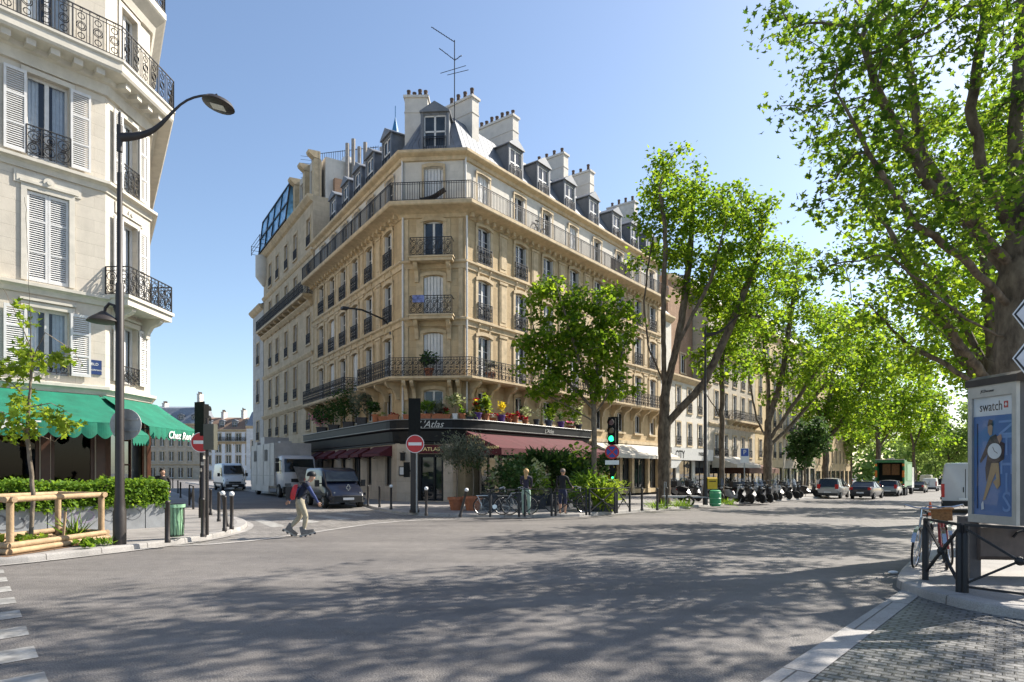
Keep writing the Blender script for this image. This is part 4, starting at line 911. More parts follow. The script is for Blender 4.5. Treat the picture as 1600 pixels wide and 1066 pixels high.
rg = MB(NM)
for k in range(30): rg.bar((10 + k * .25, 2.0 + k * .12, 27), (10 + k * .25, 2.0 + k * .12, 30.4 - k * .045), .03)
rg.bar((10, 2.0, 30.4), (17.2, 5.5, 29.0), .04); rg.bar((10, 2.0, 28), (17.2, 5.5, 28), .04)
for k in range(11): rg.bar((9.9, 2, 27.2 + k * .3), (8.6, 1.4, 27.4 + k * .33), .025)
rg.build("roof_mesh_screen", M_iron, NB)
for yy, xx in ((3.0, 12.2), (4.0, 14.0)):
    fu = MB(NM); fu.lathe([(.6, 26.9), (.65, 27.2), (.65, 28.5), (.5, 28.9), (.2, 29.0)], 12, (xx, yy, 0))
    for q in range(5): fu.lathe([(.67, 27.3 + q * .25), (.7, 27.34 + q * .25), (.67, 27.38 + q * .25)], 12, (xx, yy, 0))
    fu.build("ventilation_cowl", M_wpaint, NB, smooth=40)
tk = MB(NM); tk.lathe([(.5, 28.4), (.7, 28.9), (1.1, 30.2), (1.15, 30.7), (1.0, 30.72), (.9, 30.2)], 14, (16.2, 7.5, 0)); tk.box(15.4, 17, 6.7, 8.3, 27, 28.4); tko = tk.build("roof_basket", S_plast, NB, smooth=40)
cn = MB(NM); cn.lathe([(.5, 30.5), (.03, 32.6)], 12, (16.1, 7.5, 0)); cn.bar((16.1, 7.5, 32.5), (16.1, 7.5, 33.6), .05); cn.build("blue_spire", mat("blue_paint", (.03, .17, .35), .5), tko)
fl = MB(); p = PL + DL * 1.5 + Vector((1.2, 1.4)); fl.tube([(p.x, p.y, 20.5), (p.x, p.y, 23.6)], .13, 10); fl.lathe([(.13, 23.4), (.24, 23.5), (.14, 23.7), (.14, 23.85), (.32, 24.0), (.3, 24.1), (.05, 24.25)], 12, (p.x, p.y, 0)); fl.build("roof_flue", M_lead, AT, smooth=40)

# house after the neighbour, only its flank shows
E2 = PL + DL * 40
block("stone_house", "narrow weathered grey stone house end just beyond the tall side street apartment building", (E2.x, E2.y), -DL, 5.0, 8, 18.8, [(5, 7), (9, 11.3), (13, 15.2)], [2.5], stone("quoined_stone", (.52, .50, .46), joint=.6, bw=1.2, bh=.5), roof=1.6, style='plain')
# houses over the river at the end of the side street
fh = 146.0
def fx(px, Y=fh): return (px - 800) / FPX * Y
block("riverside_house", "beige stone house with black slate mansard far beyond the green awning", (fx(228), fh), (1, .06), fx(311) - fx(228), 10, 13.2, [(.8, 3.2), (4.6, 6.9), (8.0, 10.0), (10.8, 12.4)], [1.5 + 2.05 * k for k in range(5)], stone("far_beige", (.55, .47, .36), stain=.4), roof=3.8, rm=M_lead, dorm=4, cornices=((4.0, .2), (10.4, .2)), style='plain', rails=False, chim=((10.8, 2.0, 7.0, 5), (2, 4, 5, 4)), base=-.6)
block("white_house", "white rendered house with brown tiled roof at the end of the side street", (fx(312), fh + 1), (1, .04), fx(412) - fx(312), 10, 11.9, [(.3, 2.4), (3.8, 6.0), (6.6, 8.6), (9.3, 11.1)], [1.5 + 2.25 * k for k in range(6)], stone("far_white", (.80, .80, .80), joint=.98, stain=.15, var=.05), roof=2.6, rm=M_tile, dorm=5, cornices=((9.0, .25),), balc=((.1, 14.3, 9.2, .5),), style='plain', rails=False, chim=((3.6, 2.6, 4.2, 4), (8.2, 2.6, 4.6, 4), (11.9, 2, 5.0, 4)), base=-.6, dormw=1.0)
block("grey_roofed_house", "dark blue grey roofed house with crowded chimneys behind the parked lorry", (fx(385, 130), 130), (1, -.1), 6, 8, 11.5, [(3, 5.2), (6.5, 8.6)], [1.6, 4.2], stone("far_white2", (.7, .7, .68), joint=.97, stain=.2), roof=3.0, rm=M_lead, dorm=1, style='plain', rails=False, chim=((1.0, 2, 5.5, 4), (3.2, 2, 6.3, 5)), base=-.6)
# boulevard houses beyond the corner building
def bl(s, off=0.0): p = PR + DR * s + nr * off; return (p.x, p.y)
B1, BM1 = block("low_shop_house", "low white two storey house over the shop with the grey CITY signboard", bl(25.3), DR, 11.3, 8, 10.9, [(4.6, 6.7), (7.7, 10.0)], [1.3, 3.9, 6.5, 9.1, 10.5][:4], S_white, roof=.9, shopz=3.2, base=gz(*bl(31)), roofin=3, w=1.0, cornices=((4.2, .15),))
bb = MB(BM1); bb.box(1.2, 11.2, -.55, -.1, 3.2, 4.3); bb.extrude([(1.2, -.5, 3.2), (3.6, -.5, 3.2), (2.4, -.5, 2.5), (1.2, -.5, 2.45)], (0, .3, 0)); bo = bb.build("signboard", mat("pale_grey_panel", (.52, .52, .51), .5), B1)
text("CITY", .95, M_blackp, "sign_lettering", bo, BM1 @ Matrix.Translation((3.0, -.56, 3.68)), bold=.02)
text("PARIS", .5, M_blackp, "sign_lettering", bo, BM1 @ Matrix.Translation((8.0, -.56, 3.8)), bold=.01)
block("gabled_house", "white gabled house with a slate roof rising behind the low shop", bl(25.35, -1.2), DR, 5.0, 6, 16.2, [(12.2, 14.2)], [1.6], S_white, roof=2.4, rm=M_lead, style='plain', rails=False)
block("brick_party_wall_house", "tall house with bare reddish brick party wall behind the large plane tree", bl(30.5, -1.6), DR, 6.0, 6, 20.5, [(11.5, 13.4)], [3.5], S_brick, roof=1.2, rm=M_lead, style='plain', rails=False)
block("bay_fronted_house", "grey beige house with wide iron balcony above the dark bistro awning", bl(36.7), DR, 15.0, 10, 19.6, [(3.9, 6.2), (8.0, 10.7), (11.6, 14.0), (15, 17.4)], [2.2, 5.0, 7.8, 10.6, 13.2], stone("bay_stone", (.52, .46, .37), stain=.5), roof=3, dorm=3, shopz=3.0, balc=((5.5, 14.6, 7.9, .9), (4.0, 11.5, 14.9, .6)), cornices=((7.3, .2), (14.5, .2)), base=gz(*bl(44)))
block("ochre_house", "yellow ochre rendered house with domed slate roof behind the forked plane tree", bl(51.8), DR, 12.0, 10, 20.0, [(4.2, 6.4), (8.2, 10.6), (12, 14.4), (15.8, 18.2)], [2, 5, 8, 10.6], S_ochre, roof=4.2, rm=M_lead, dorm=2, shopz=3.0, base=gz(*bl(58)), cornices=((7.5, .2), (15.0, .3)))
block("grey_stone_house", "ornate grey stone house with many cornices behind the small round street tree", bl(64), DR, 18.0, 10, 20.5, [(4.3, 6.6), (8.1, 10.7), (12, 14.4), (15.8, 18.2)], [2, 5.2, 8.4, 11.6, 14.8], stone("ornate_stone", (.48, .41, .31), stain=.6), roof=3.5, rm=M_lead, dorm=4, shopz=3.1, balc=((.3, 17.7, 7.9, .7), (.3, 17.7, 15.6, .6)), cornices=((7.4, .3), (11.6, .2), (15.2, .3)), base=gz(*bl(72)), hood=True)
block("distant_boulevard_house", "distant beige boulevard house mostly hidden by the tree crowns", bl(82.2), DR, 30.0, 10, 19.0, [(4.3, 6.6), (8.1, 10.7), (12, 14.4), (15.8, 18.2)], [2.5 + 3.2 * k for k in range(9)], S_tan, roof=3.5, dorm=0, base=gz(*bl(95)), rails=False, shopz=3.0, style='plain')
# bistro awning, shop canopies of those houses
p = bl(37.2); awm = frame((p[0], p[1], gz(*bl(44))), DR)
for (x0, x1, m, ww) in ((.2, 8.0, mat("brown_canvas", (.12, .05, .03), .8), 2.6),):
    pa = [o for o in COL.objects if o.name == "bay_fronted_house"][0]
    awning(pa, awm, x0, x1, -.1, 3.9, -ww, 3.0, .3, M_cream); awning(pa, awm, x0 + 3, 14, -.1, 3.3, -ww - .3, 2.6, .5, m)
# rooftop television aerial over the corner
an = thing("television_aerial", "tall thin rooftop television aerial with slanted combs beside the white chimney", "aerial", (-3.35, 37.3, 21.5))
m = MB(); x, y = -3.35, 37.3; m.tube([(x, y, 21.5), (x, y, 26.9)], .03, 6); m.build("mast", M_iron, an)
m = MB()
def comb(z, dx, dz, n, le, tilt=0.0):
    m.bar((x, y, z), (x + dx, y - .4, z + dz), .03)
    for k in range(n): t = (k + .6) / n; c = Vector((x + dx * t, y - .4 * t, z + dz * t)); m.bar(c + Vector((-.1, .35 * le, .25 * le + tilt)), c - Vector((-.1, .35 * le, .25 * le)), .015)
comb(26.8, -1.3, .6, 9, .55); comb(25.75, -.85, .42, 3, .5); comb(25.72, .45, .05, 2, .35)
m.bar((x - .8, y - .2, 24.85), (x + .65, y + .2, 25.55), .025); m.bar((x - .4, y - .2, 24.75), (x + .8, y + .2, 25.3), .025); m.build("aerial_arms", M_iron, an)
# ------------------------------------------------------------ foliage
def bark_mat(name, c1, c2, sc=5.0):
    m, n, b = nmat(name); tc = N(n, "ShaderNodeTexCoord")
    mp = N(n, "ShaderNodeMapping"); mp.inputs["Scale"].default_value = (1, 1, .45); L(n, tc.outputs["Object"], mp.inputs[0])
    no = N(n, "ShaderNodeTexNoise", Scale=sc, Detail=7.0, Roughness=.65); vo = N(n, "ShaderNodeTexVoronoi", Scale=sc * 1.6)
    L(n, mp.outputs[0], no.inputs["Vector"]); L(n, mp.outputs[0], vo.inputs["Vector"])
    cr = N(n, "ShaderNodeValToRGB"); e = cr.color_ramp.elements; e[0].position = .35; e[0].color = c4(c1); e[1].position = .68; e[1].color = c4(c2); L(n, no.outputs[0], cr.inputs[0])
    mx = N(n, "ShaderNodeMix", _data_type='RGBA', _blend_type='MULTIPLY'); mx.inputs[0].default_value = .35; L(n, cr.outputs[0], mx.inputs[6]); L(n, vo.outputs["Distance"], mx.inputs[7])
    L(n, mx.outputs[2], b.inputs["Base Color"]); b.inputs["Roughness"].default_value = .9; b.inputs["Specular IOR Level"].default_value = .2
    bp = N(n, "ShaderNodeBump", Strength=.8, Distance=.05); L(n, no.outputs[0], bp.inputs["Height"]); L(n, bp.outputs[0], b.inputs["Normal"]); return m
M_bark = bark_mat("plane_bark", (.085, .065, .048), (.25, .20, .145))
M_bark2 = bark_mat("smooth_bark", (.16, .13, .10), (.30, .25, .19), 9)
G_plane = leaf_mat("plane_leaves", [(.04, .095, .009), (.072, .145, .013), (.105, .185, .015), (.15, .22, .02)], .55)
G_big = leaf_mat("plane_leaves_near", [(.026, .068, .009), (.05, .11, .012), (.08, .15, .014), (.13, .20, .02)], .48)
G_young = leaf_mat("young_leaves", [(.08, .15, .015), (.13, .20, .02), (.18, .24, .03)], .45)
G_dark = leaf_mat("dark_leaves", [(.02, .055, .014), (.035, .08, .02), (.06, .11, .03)], .3)
G_hedge = leaf_mat("hedge_leaves", [(.06, .13, .012), (.10, .19, .02), (.15, .25, .03)], .35)
G_olive = leaf_mat("olive_leaves", [(.08, .10, .06), (.13, .15, .10), (.19, .20, .15)], .25)
G_pale = leaf_mat("variegated_leaves", [(.09, .15, .03), (.28, .32, .16), (.45, .45, .28)], .3)
G_yel = leaf_mat("yellow_leaves", [(.35, .32, .02), (.5, .42, .03)], .35)
G_red = leaf_mat("red_flowers", [(.25, .02, .015), (.42, .05, .02)], .12)
G_pink = leaf_mat("pink_flowers", [(.5, .12, .2), (.65, .25, .32)], .3)
G_far = leaf_mat("far_leaves", [(.07, .13, .03), (.12, .19, .045), (.16, .23, .06)], .5)  # paler greens put the distance haze into the leaf colour
LEAF5 = np.array([(0, -.1), (.14, -.02), (.5, -.12), (.34, .2), (.56, .5), (.2, .52), (0, 1.0), (-.2, .52), (-.56, .5), (-.34, .2), (-.5, -.12), (-.14, -.02)]) * .9
LEAF6 = np.array([(0, 0), (.42, .25), (.3, .62), (0, 1.0), (-.3, .62), (-.42, .25)])
LEAFN = np.array([(0, 0), (.13, .35), (0, 1.0), (-.13, .35)])
BLADE = np.array([(-.03, 0), (.03, 0), (.015, .6), (0, 1.0), (-.015, .6)])
def leaf_mesh(name, pos, size, m, shape, parent=None, up=.5, droop=.35, rng=None, dirs=None):
    """one mesh of many separate leaves"""
    rng = rng or RNG; pos = np.asarray(pos, dtype=np.float64); n = len(pos); k = len(shape)
    if parent is not None: pos = pos - np.array(worldloc(parent))
    nrm = rng.normal(size=(n, 3)); nrm[:, 2] = np.abs(nrm[:, 2]) + up; nrm /= np.linalg.norm(nrm, axis=1)[:, None]
    t = rng.normal(size=(n, 3)) if dirs is None else np.asarray(dirs) + rng.normal(size=(n, 3)) * .25
    t[:, 2] -= droop; t -= (t * nrm).sum(1)[:, None] * nrm; t /= np.linalg.norm(t, axis=1)[:, None] + 1e-9
    s = np.cross(t, nrm); sz = size * (.6 + .8 * rng.random(n))
    v = pos[:, None, :] + sz[:, None, None] * (shape[None, :, 0, None] * s[:, None, :] + shape[None, :, 1, None] * t[:, None, :] + (np.abs(shape[None, :, 0, None]) * .35 - .12 * shape[None, :, 1, None] ** 2) * nrm[:, None, :])
    me = bpy.data.meshes.new(name); me.vertices.add(n * k); me.vertices.foreach_set('co', v.reshape(-1).astype(np.float32))
    me.loops.add(n * k); me.loops.foreach_set('vertex_index', np.arange(n * k, dtype=np.int32)); me.polygons.add(n)
    me.polygons.foreach_set('loop_start', np.arange(0, n * k, k, dtype=np.int32)); me.update(calc_edges=True); me.materials.append(m)
    o = bpy.data.objects.new(name, me); COL.objects.link(o)
    if parent is not None: o.parent = parent
    return o
def in_ell(rng, c, r, n, shell=0.0):
    d = rng.normal(size=(n, 3)); d /= np.linalg.norm(d, axis=1)[:, None]
    return np.array(c) + d * np.array(r) * ((shell + (1 - shell) * rng.random(n)) ** (1 / 2.2))[:, None]
def tree(name, label, trunk, limbs, ells, r0, clumps=60, rc=.9, per=14, step=.35, leaves=6000, leaf=.2, shape=LEAF6, gm=None, bm=None, seed=1, tip=.012, group=None, flare=1.0, ex=2.15, thin=1e9):
    rng = np.random.default_rng(seed); base = Vector(trunk[0])
    T = thing(name, label, "tree", base, 0, group)
    nodes = []; par = []
    def chain(pts, start):
        prev = start
        for a, b in zip(pts, pts[1:]):
            a, b = np.array(a, float), np.array(b, float); m = max(1, int(np.linalg.norm(b - a) / step))
            for i in range(1, m + 1):
                w = rng.normal(size=3) * .05 * step * (start is not None or len(nodes) > 3)
                nodes.append(a + (b - a) * i / m + w); par.append(prev); prev = len(nodes) - 1
        return prev
    nodes.append(np.array(trunk[0], float)); par.append(-1); chain(trunk, 0)
    for l in limbs:
        d = np.linalg.norm(np.array(nodes) - np.array(l[0], float), axis=1); chain([nodes[int(d.argmin())]] + list(l[1:]), int(d.argmin()))
    vol = np.array([e[1][0] * e[1][1] * e[1][2] for e in ells]); pick = rng.choice(len(ells), size=clumps, p=vol / vol.sum()); att = []
    for i in pick:
        c = in_ell(rng, ells[i][0], ells[i][1], 1, .25)[0]; att.append(in_ell(rng, c, (rc, rc, rc * .7), per))
    A = np.concatenate(att); nseed = len(nodes); cap = 9000
    P_ = np.zeros((cap, 3)); P_[:nseed] = nodes; cnt = nseed
    D = np.linalg.norm(A[:, None, :] - P_[None, :cnt, :], axis=2); near = D.argmin(1); dist = D.min(1)
    alive = np.ones(len(A), bool); dk = step * 1.6
    for it in range(260):
        alive &= dist > dk
        if not alive.any() or cnt > cap - 400: break
        idx = np.where(alive)[0]; own = near[idx]; un, inv = np.unique(own, return_inverse=True)
        dv = A[idx] - P_[own]; dv /= np.linalg.norm(dv, axis=1)[:, None]
        sm = np.zeros((len(un), 3)); np.add.at(sm, inv, dv); sm /= np.linalg.norm(sm, axis=1)[:, None] + 1e-9
        sm += rng.normal(size=sm.shape) * .22; sm /= np.linalg.norm(sm, axis=1)[:, None]
        new = P_[un] + sm * step; k = len(new); P_[cnt:cnt + k] = new; par += [int(u) for u in un]
        dn = np.linalg.norm(A[:, None, :] - new[None], axis=2); j = dn.argmin(1); dm = dn[np.arange(len(A)), j]; b = dm < dist; near[b] = cnt + j[b]; dist[b] = dm[b]; cnt += k
    P_ = P_[:cnt]; par = np.array(par[:cnt]); kids = [[] for _ in range(cnt)]
    for i in range(1, cnt): kids[par[i]].append(i)
    acc = np.zeros(cnt)
    for i in range(cnt - 1, -1, -1):
        if not kids[i]: acc[i] = tip ** ex
        if par[i] >= 0: acc[par[i]] += acc[i]
    order = sorted(range(cnt), key=lambda i: -i)
    rad = acc ** (1 / ex); sc = r0 / rad[0]
    rad = np.where(rad < .04, rad * (1 + (sc - 1) * np.clip((rad - tip) / .04, 0, 1) * .5), rad * sc if sc < 3 else rad * 3)
    rad[0] *= flare
    for i in range(1, min(6, cnt)):
        if flare > 1: rad[i] *= 1 + (flare - 1) * max(0, 1 - i / 5) * .6
    for i in range(1, cnt): rad[i] = min(rad[i], rad[par[i]])
    mb = MB(); done = set()
    stack = [(0, None)]
    while stack:
        i, pr = stack.pop(); pts = [] if pr is None else [P_[pr]]; rs = [] if pr is None else [min(rad[pr], rad[i] * 1.25)]
        while True:
            pts.append(P_[i]); rs.append(max(rad[i], tip * .7))
            if not kids[i]: break
            ks = sorted(kids[i], key=lambda q: -acc[q])
            for q in ks[1:]: stack.append((q, i))
            i = ks[0]
        if len(pts) > 1: mx = max(rs); mb.tube(pts, rs, 12 if mx > .2 else (7 if mx > .07 else (5 if mx > .03 else 3)), cap=False)
    mb.build("trunk", bm or M_bark, T, smooth=80, fixn=False)
    tips = np.array([i for i in range(nseed // 2, cnt) if rad[i] < max(.035, tip * 2.2) and i >= nseed] or [cnt - 1])
    deep = np.array([1.0 if not kids[i] else .55 for i in tips]); deep = np.where(P_[tips, 2] > thin, deep * .35, deep); ch = rng.choice(tips, size=leaves, p=deep / deep.sum())
    pos = P_[ch] + rng.normal(size=(leaves, 3)) * np.array([.26, .26, .2]) * (step / .35) ; pos[:, 2] -= leaf * .4
    leaf_mesh("crown", pos, leaf, gm or G_plane, shape, T, rng=rng, droop=.5)
    return T
def pp(px, py, Y): return tuple(P(px, py, Y))
def el(px, py, Y, rx, rz, ry=None): return (pp(px, py, Y), (rx * Y / FPX, ry if ry else max(rx, rz) * .75 * Y / FPX, rz * Y / FPX))
ROW = "plane trees along the boulevard"
# big plane tree on the near right pavement
tx, ty = 11.45, 14.4
tree("plane_tree", "huge plane tree with thick mottled trunk leaning over the road above the advertising panel", [(tx, ty, KH), (tx, ty, 2.5), (tx - .05, ty, 5.0), (tx - .1, ty, 7.6)],
     [[(tx, ty, 7.4), pp(1585, 240, 14.6), pp(1592, 120, 14.8), pp(1600, -40, 15), (11.6, 15, 15.5)], [(tx, ty, 7.0), pp(1535, 260, 14.2), pp(1515, 170, 14.0), pp(1535, 60, 14), pp(1545, -60, 14), (10.4, 14, 15)], [(tx, ty, 6.2), pp(1520, 350, 14.0), pp(1450, 285, 13.6), pp(1400, 200, 13.4), pp(1370, 140, 13.2), pp(1345, 60, 13)],
      [(tx, ty, 6.0), pp(1500, 330, 15), pp(1440, 240, 15.4), pp(1425, 130, 15.6), pp(1400, 20, 15.8)], [(tx, ty, 5.4), pp(1500, 400, 13.6), pp(1430, 350, 13), pp(1370, 260, 12.6), pp(1310, 150, 12.4)], [(tx, ty, 4.6), pp(1510, 500, 14.0), pp(1440, 440, 13.8), pp(1390, 400, 13.6)], [(tx, ty, 4.0), pp(1500, 545, 14.8), pp(1450, 500, 15.2), pp(1390, 470, 15.5)],
      [(tx, ty, 6.4), (12.6, 14.6, 8.6), (14.2, 15, 11)], [(tx, ty, 7.0), (11.6, 13, 9.5), (11.8, 11.4, 12.5)], [(tx, ty, 6.0), (12.6, 12.8, 8.0), (13.4, 11, 9.2)]],
     [((9.5, 14, 9.6), (3.5, 3.4, 3.3)), ((11.2, 14.8, 13.2), (5.4, 5.4, 4.6)), ((8.3, 13.7, 6.9), (2.0, 2.4, 1.5)), ((13.6, 15, 9.8), (3.5, 3.5, 3.4)), ((13.6, 10.9, 9.3), (2.8, 2.2, 2.4)), ((7.6, 13.4, 9.6), (1.6, 2.2, 3.2))],  # includes an unseen right-hand lobe added to shade the sett paving
     .43, clumps=250, rc=.6, per=9, step=.3, leaves=17500, leaf=.135, shape=LEAF5, gm=G_big, seed=3, flare=1.2, ex=1.6, thin=12.6)
def rowtree(px, Y, label, limbs, ells, r0, seed, leaves, leaf, **kw):
    x = (px - 800) / FPX * Y; b = on(x, Y, KH); fork = kw.pop('fork')
    tree("plane_tree", label, [b, (x, Y, b.z + 2), pp(px + kw.pop('lean', 0), fork, Y)], limbs, ells, r0, leaves=leaves, leaf=leaf, seed=seed, group=ROW, **kw)
def lim(Y, *p): return [pp(a, b, Y + d) for a, b, d in p]
rowtree(1552, 24, "large plane tree directly behind the huge mottled trunk, limbs spreading left", [lim(24, (1552, 600, 0), (1500, 540, -.5), (1440, 450, -1), (1390, 360, -1)), lim(24, (1552, 590, 0), (1500, 500, 1), (1450, 420, 1.5)), lim(24, (1552, 620, 0), (1480, 570, 0), (1420, 540, .5), (1360, 480, .5)), lim(24, (1552, 560, 0), (1540, 400, 0), (1520, 280, 0)), lim(24, (1552, 560, 0), (1620, 430, 0), (1680, 330, 0))],
        [((16.6, 24, 11), (4.6, 4.6, 4.4)), ((14.0, 23.6, 8.4), (2.6, 3, 2.0)), ((20, 24, 12), (4, 4, 5)), ((16.0, 24, 5.9), (1.6, 2, 1.0))], .4, 5, 10500, .19, fork=560, ex=1.8, clumps=165, rc=.75, per=9, step=.36)
rowtree(1560, 37, "plane tree further along the right pavement, seen behind the parked white van", [lim(37, (1560, 640, 0), (1500, 560, 0), (1470, 500, 0)), lim(37, (1560, 640, 0), (1570, 500, 0))], [((26.0, 37, 10.8), (4, 4, 4)), ((29, 37, 12), (4, 4, 5))], .36, 6, 6000, .26, fork=600, clumps=90, rc=1.0, per=9, step=.45)
# planes on the corner pavement, near to far
rowtree(1038, 35, "tall spreading plane tree in front of the low white shop beside the motorbikes", [lim(35, (1040, 665, 0), (1100, 600, -.3), (1150, 490, -.6), (1185, 400, -.8), (1190, 330, -.8)), lim(35, (1038, 620, 0), (1062, 520, .5), (1078, 400, .8), (1085, 300, .8)), lim(35, (1038, 600, 0), (1058, 540, -1), (1110, 440, -1.6), (1130, 360, -2)), lim(35, (1036, 600, 0), (1012, 540, 0), (1006, 470, .3), (1020, 370, .3)), lim(35, (1036, 610, 0), (1036, 500, -.8), (1040, 360, -1.2), (1030, 290, -1.2))],
        [el(1062, 300, 35, 66, 66, 2.6), el(1110, 370, 35, 96, 92, 3.2), el(1160, 430, 35, 62, 110, 2.6), el(1012, 385, 35, 30, 52, 1.6), el(1150, 330, 35, 40, 40, 2)], .35, 12, 13500, .19, fork=600, ex=1.9, clumps=210, rc=.62, per=8, step=.36)
rowtree(928, 30, "small plane tree with slim trunk in front of the burgundy awning", [lim(30, (928, 640, 0), (890, 600, .2), (850, 560, .3), (830, 500, .3)), lim(30, (928, 640, 0), (935, 560, .3), (945, 500, .3)), lim(30, (930, 650, 0), (960, 600, -.3), (975, 540, -.4)), lim(30, (928, 630, 0), (905, 560, -.6), (880, 480, -.8), (868, 440, -.8)), lim(30, (926, 655, 0), (880, 630, -.6), (840, 610, -.6))],
        [el(862, 500, 30, 50, 72, 1.5), el(940, 500, 30, 52, 70, 1.7), el(858, 590, 30, 52, 62, 1.6), el(955, 590, 30, 40, 48, 1.4), el(905, 545, 30, 70, 60, 1.6), el(822, 560, 30, 24, 40, 1)], .13, 21, 7500, .2, fork=640, clumps=130, rc=.55, per=9, step=.26, bm=M_bark2)
rowtree(1128, 38.5, "thin straight young plane tree beside the yellow box and green bin", [lim(38.5, (1130, 660, 0), (1100, 610, 0), (1090, 560, 0)), lim(38.5, (1128, 560, 0), (1140, 480, 0))], [el(1130, 470, 38.5, 42, 70, 1.8), el(1115, 560, 38.5, 30, 45, 1.5), el(1150, 560, 38.5, 26, 40, 1.5)], .16, 23, 3200, .22, fork=520, clumps=60, rc=.7, per=8, step=.36)
rowtree(1200, 53, "forked plane tree with thick trunk behind the second group of motorbikes", [lim(53, (1200, 690, 0), (1182, 655, 0), (1170, 590, 0), (1158, 540, 0)), lim(53, (1205, 660, 0), (1222, 590, 0), (1236, 490, 0), (1246, 420, 0)), lim(53, (1205, 660, 0), (1200, 590, .5), (1192, 530, .5)), lim(53, (1202, 690, 0), (1235, 640, -.5), (1275, 580, -.8), (1310, 540, -.8)), lim(53, (1202, 700, 0), (1240, 660, .8), (1290, 600, 1.2), (1320, 560, 1.2))],
        [el(1240, 425, 53, 34, 34, 2.4), el(1212, 475, 53, 60, 50, 3.2), el(1285, 530, 53, 58, 62, 3.6), el(1178, 530, 53, 34, 44, 2.6), el(1250, 590, 53, 60, 46, 3.2)], .46, 31, 8500, .26, fork=660, clumps=120, rc=1.1, per=9, step=.5)
rowtree(1290, 72, "plane tree by the kerb behind the silver estate car", [lim(72, (1290, 680, 0), (1270, 610, 0), (1280, 520, 0)), lim(72, (1290, 690, 0), (1330, 640, 0), (1360, 570, 0)), lim(72, (1290, 660, 0), (1305, 560, 0), (1315, 490, 0))], [el(1315, 530, 72, 60, 66, 4), el(1350, 590, 72, 54, 76, 4), el(1285, 620, 72, 50, 70, 3.6), el(1320, 660, 72, 60, 40, 4)], .5, 37, 9500, .34, fork=660, clumps=150, rc=1.3, per=8, step=.7, gm=G_plane)
rowtree(1372, 92, "many limbed plane tree rising behind the green refuse lorry", [lim(92, (1372, 690, 0), (1350, 600, 0), (1345, 520, 0)), lim(92, (1372, 690, 0), (1390, 600, 0), (1390, 520, 0)), lim(92, (1374, 700, 0), (1410, 640, 0), (1440, 590, 0)), lim(92, (1374, 700, 0), (1420, 660, 1), (1445, 640, 1)), lim(92, (1372, 690, 0), (1370, 600, 1), (1368, 500, 1))], [el(1372, 540, 92, 58, 56, 5), el(1410, 590, 92, 44, 60, 5), el(1340, 620, 92, 40, 60, 4.5), el(1405, 650, 92, 46, 30, 4)], .6, 41, 9500, .42, fork=680, clumps=160, rc=1.7, per=8, step=.85)
rowtree(1484, 120, "rounded darker tree standing alone at the far end of the boulevard", [lim(120, (1484, 720, 0), (1470, 680, 0)), lim(120, (1484, 720, 0), (1510, 690, 0))], [el(1490, 672, 120, 56, 48, 6), el(1460, 692, 120, 40, 32, 4), el(1520, 690, 120, 40, 36, 5)], .45, 43, 6500, .5, fork=712, clumps=80, rc=2, per=8, step=1.0, gm=G_far)
for px, py, Y, rx, rz, s, lb in ((1432, 705, 150, 26, 26, 51, "low bright green bushy tree beyond the white vans"), (1462, 715, 175, 24, 24, 52, "pale green tree under the far hillside at the end of the road"), (1330, 670, 120, 40, 50, 53, "leafy tree beyond the parked white car on the left kerb"), (1545, 690, 140, 40, 46, 54, "distant tree mostly hidden behind the advertising panel")):
    x = (px - 800) / FPX * Y; b = on(x, Y)
    tree("far_tree", lb, [b, pp(px, py + rz * .6, Y)], [lim(Y, (px, py + rz * .6, 0), (px - rx * .5, py, 0)), lim(Y, (px, py + rz * .6, 0), (px + rx * .5, py, 0))], [el(px, py, Y, rx * .8, rz * .8, 5)], .4, clumps=50, rc=2.2, per=8, step=1.2, leaves=2600, leaf=.6, gm=G_far, seed=s)
x = (1257 - 800) / FPX * 60
tree("round_street_tree", "small round crowned street tree with slender trunk left of the silver estate car", [on(x, 60, KH), pp(1257, 735, 60)], [lim(60, (1257, 735, 0), (1262, 690, 0))], [el(1263, 690, 60, 26, 38, 1.8)], .11, clumps=50, rc=.7, per=9, step=.35, leaves=3600, leaf=.27, gm=G_dark, seed=61)
# staked young tree in the timber guard
yx, yy = -10.72, 14.25
tree("young_street_tree", "slender young plane tree with sparse leaves inside the timber guard", [(yx, yy, KH), (yx + .06, yy, 1.3), (yx - .07, yy, 2.6), (yx + .02, yy, 4.2), (yx - .03, yy, 6.0), (yx - .12, yy, 7.9)], [lim(14.25, (46, 570, 0), (70, 520, .2), (110, 545, .3), (130, 570, .3)), lim(14.25, (46, 640, 0), (80, 630, -.2), (115, 650, -.3)), lim(14.25, (46, 630, 0), (20, 600, .2), (-10, 590, .2)), lim(14.25, (46, 680, 0), (20, 650, -.3), (-8, 640, -.3)), lim(14.25, (46, 670, 0), (85, 690, .3), (105, 675, .3)), lim(14.25, (44, 540, 0), (20, 480, .2), (5, 450, .2))],
     [el(36, 400, 14.25, 6, 80, .12), el(40, 470, 14.25, 22, 26, .3), el(75, 545, 14.25, 40, 30, .5), el(25, 570, 14.25, 34, 36, .5), el(30, 650, 14.25, 42, 34, .6), el(88, 655, 14.25, 24, 26, .4)], .055, clumps=62, rc=.18, per=5, step=.12, leaves=820, leaf=.14, shape=LEAF5, gm=G_young, bm=M_bark2, seed=71, tip=.006)

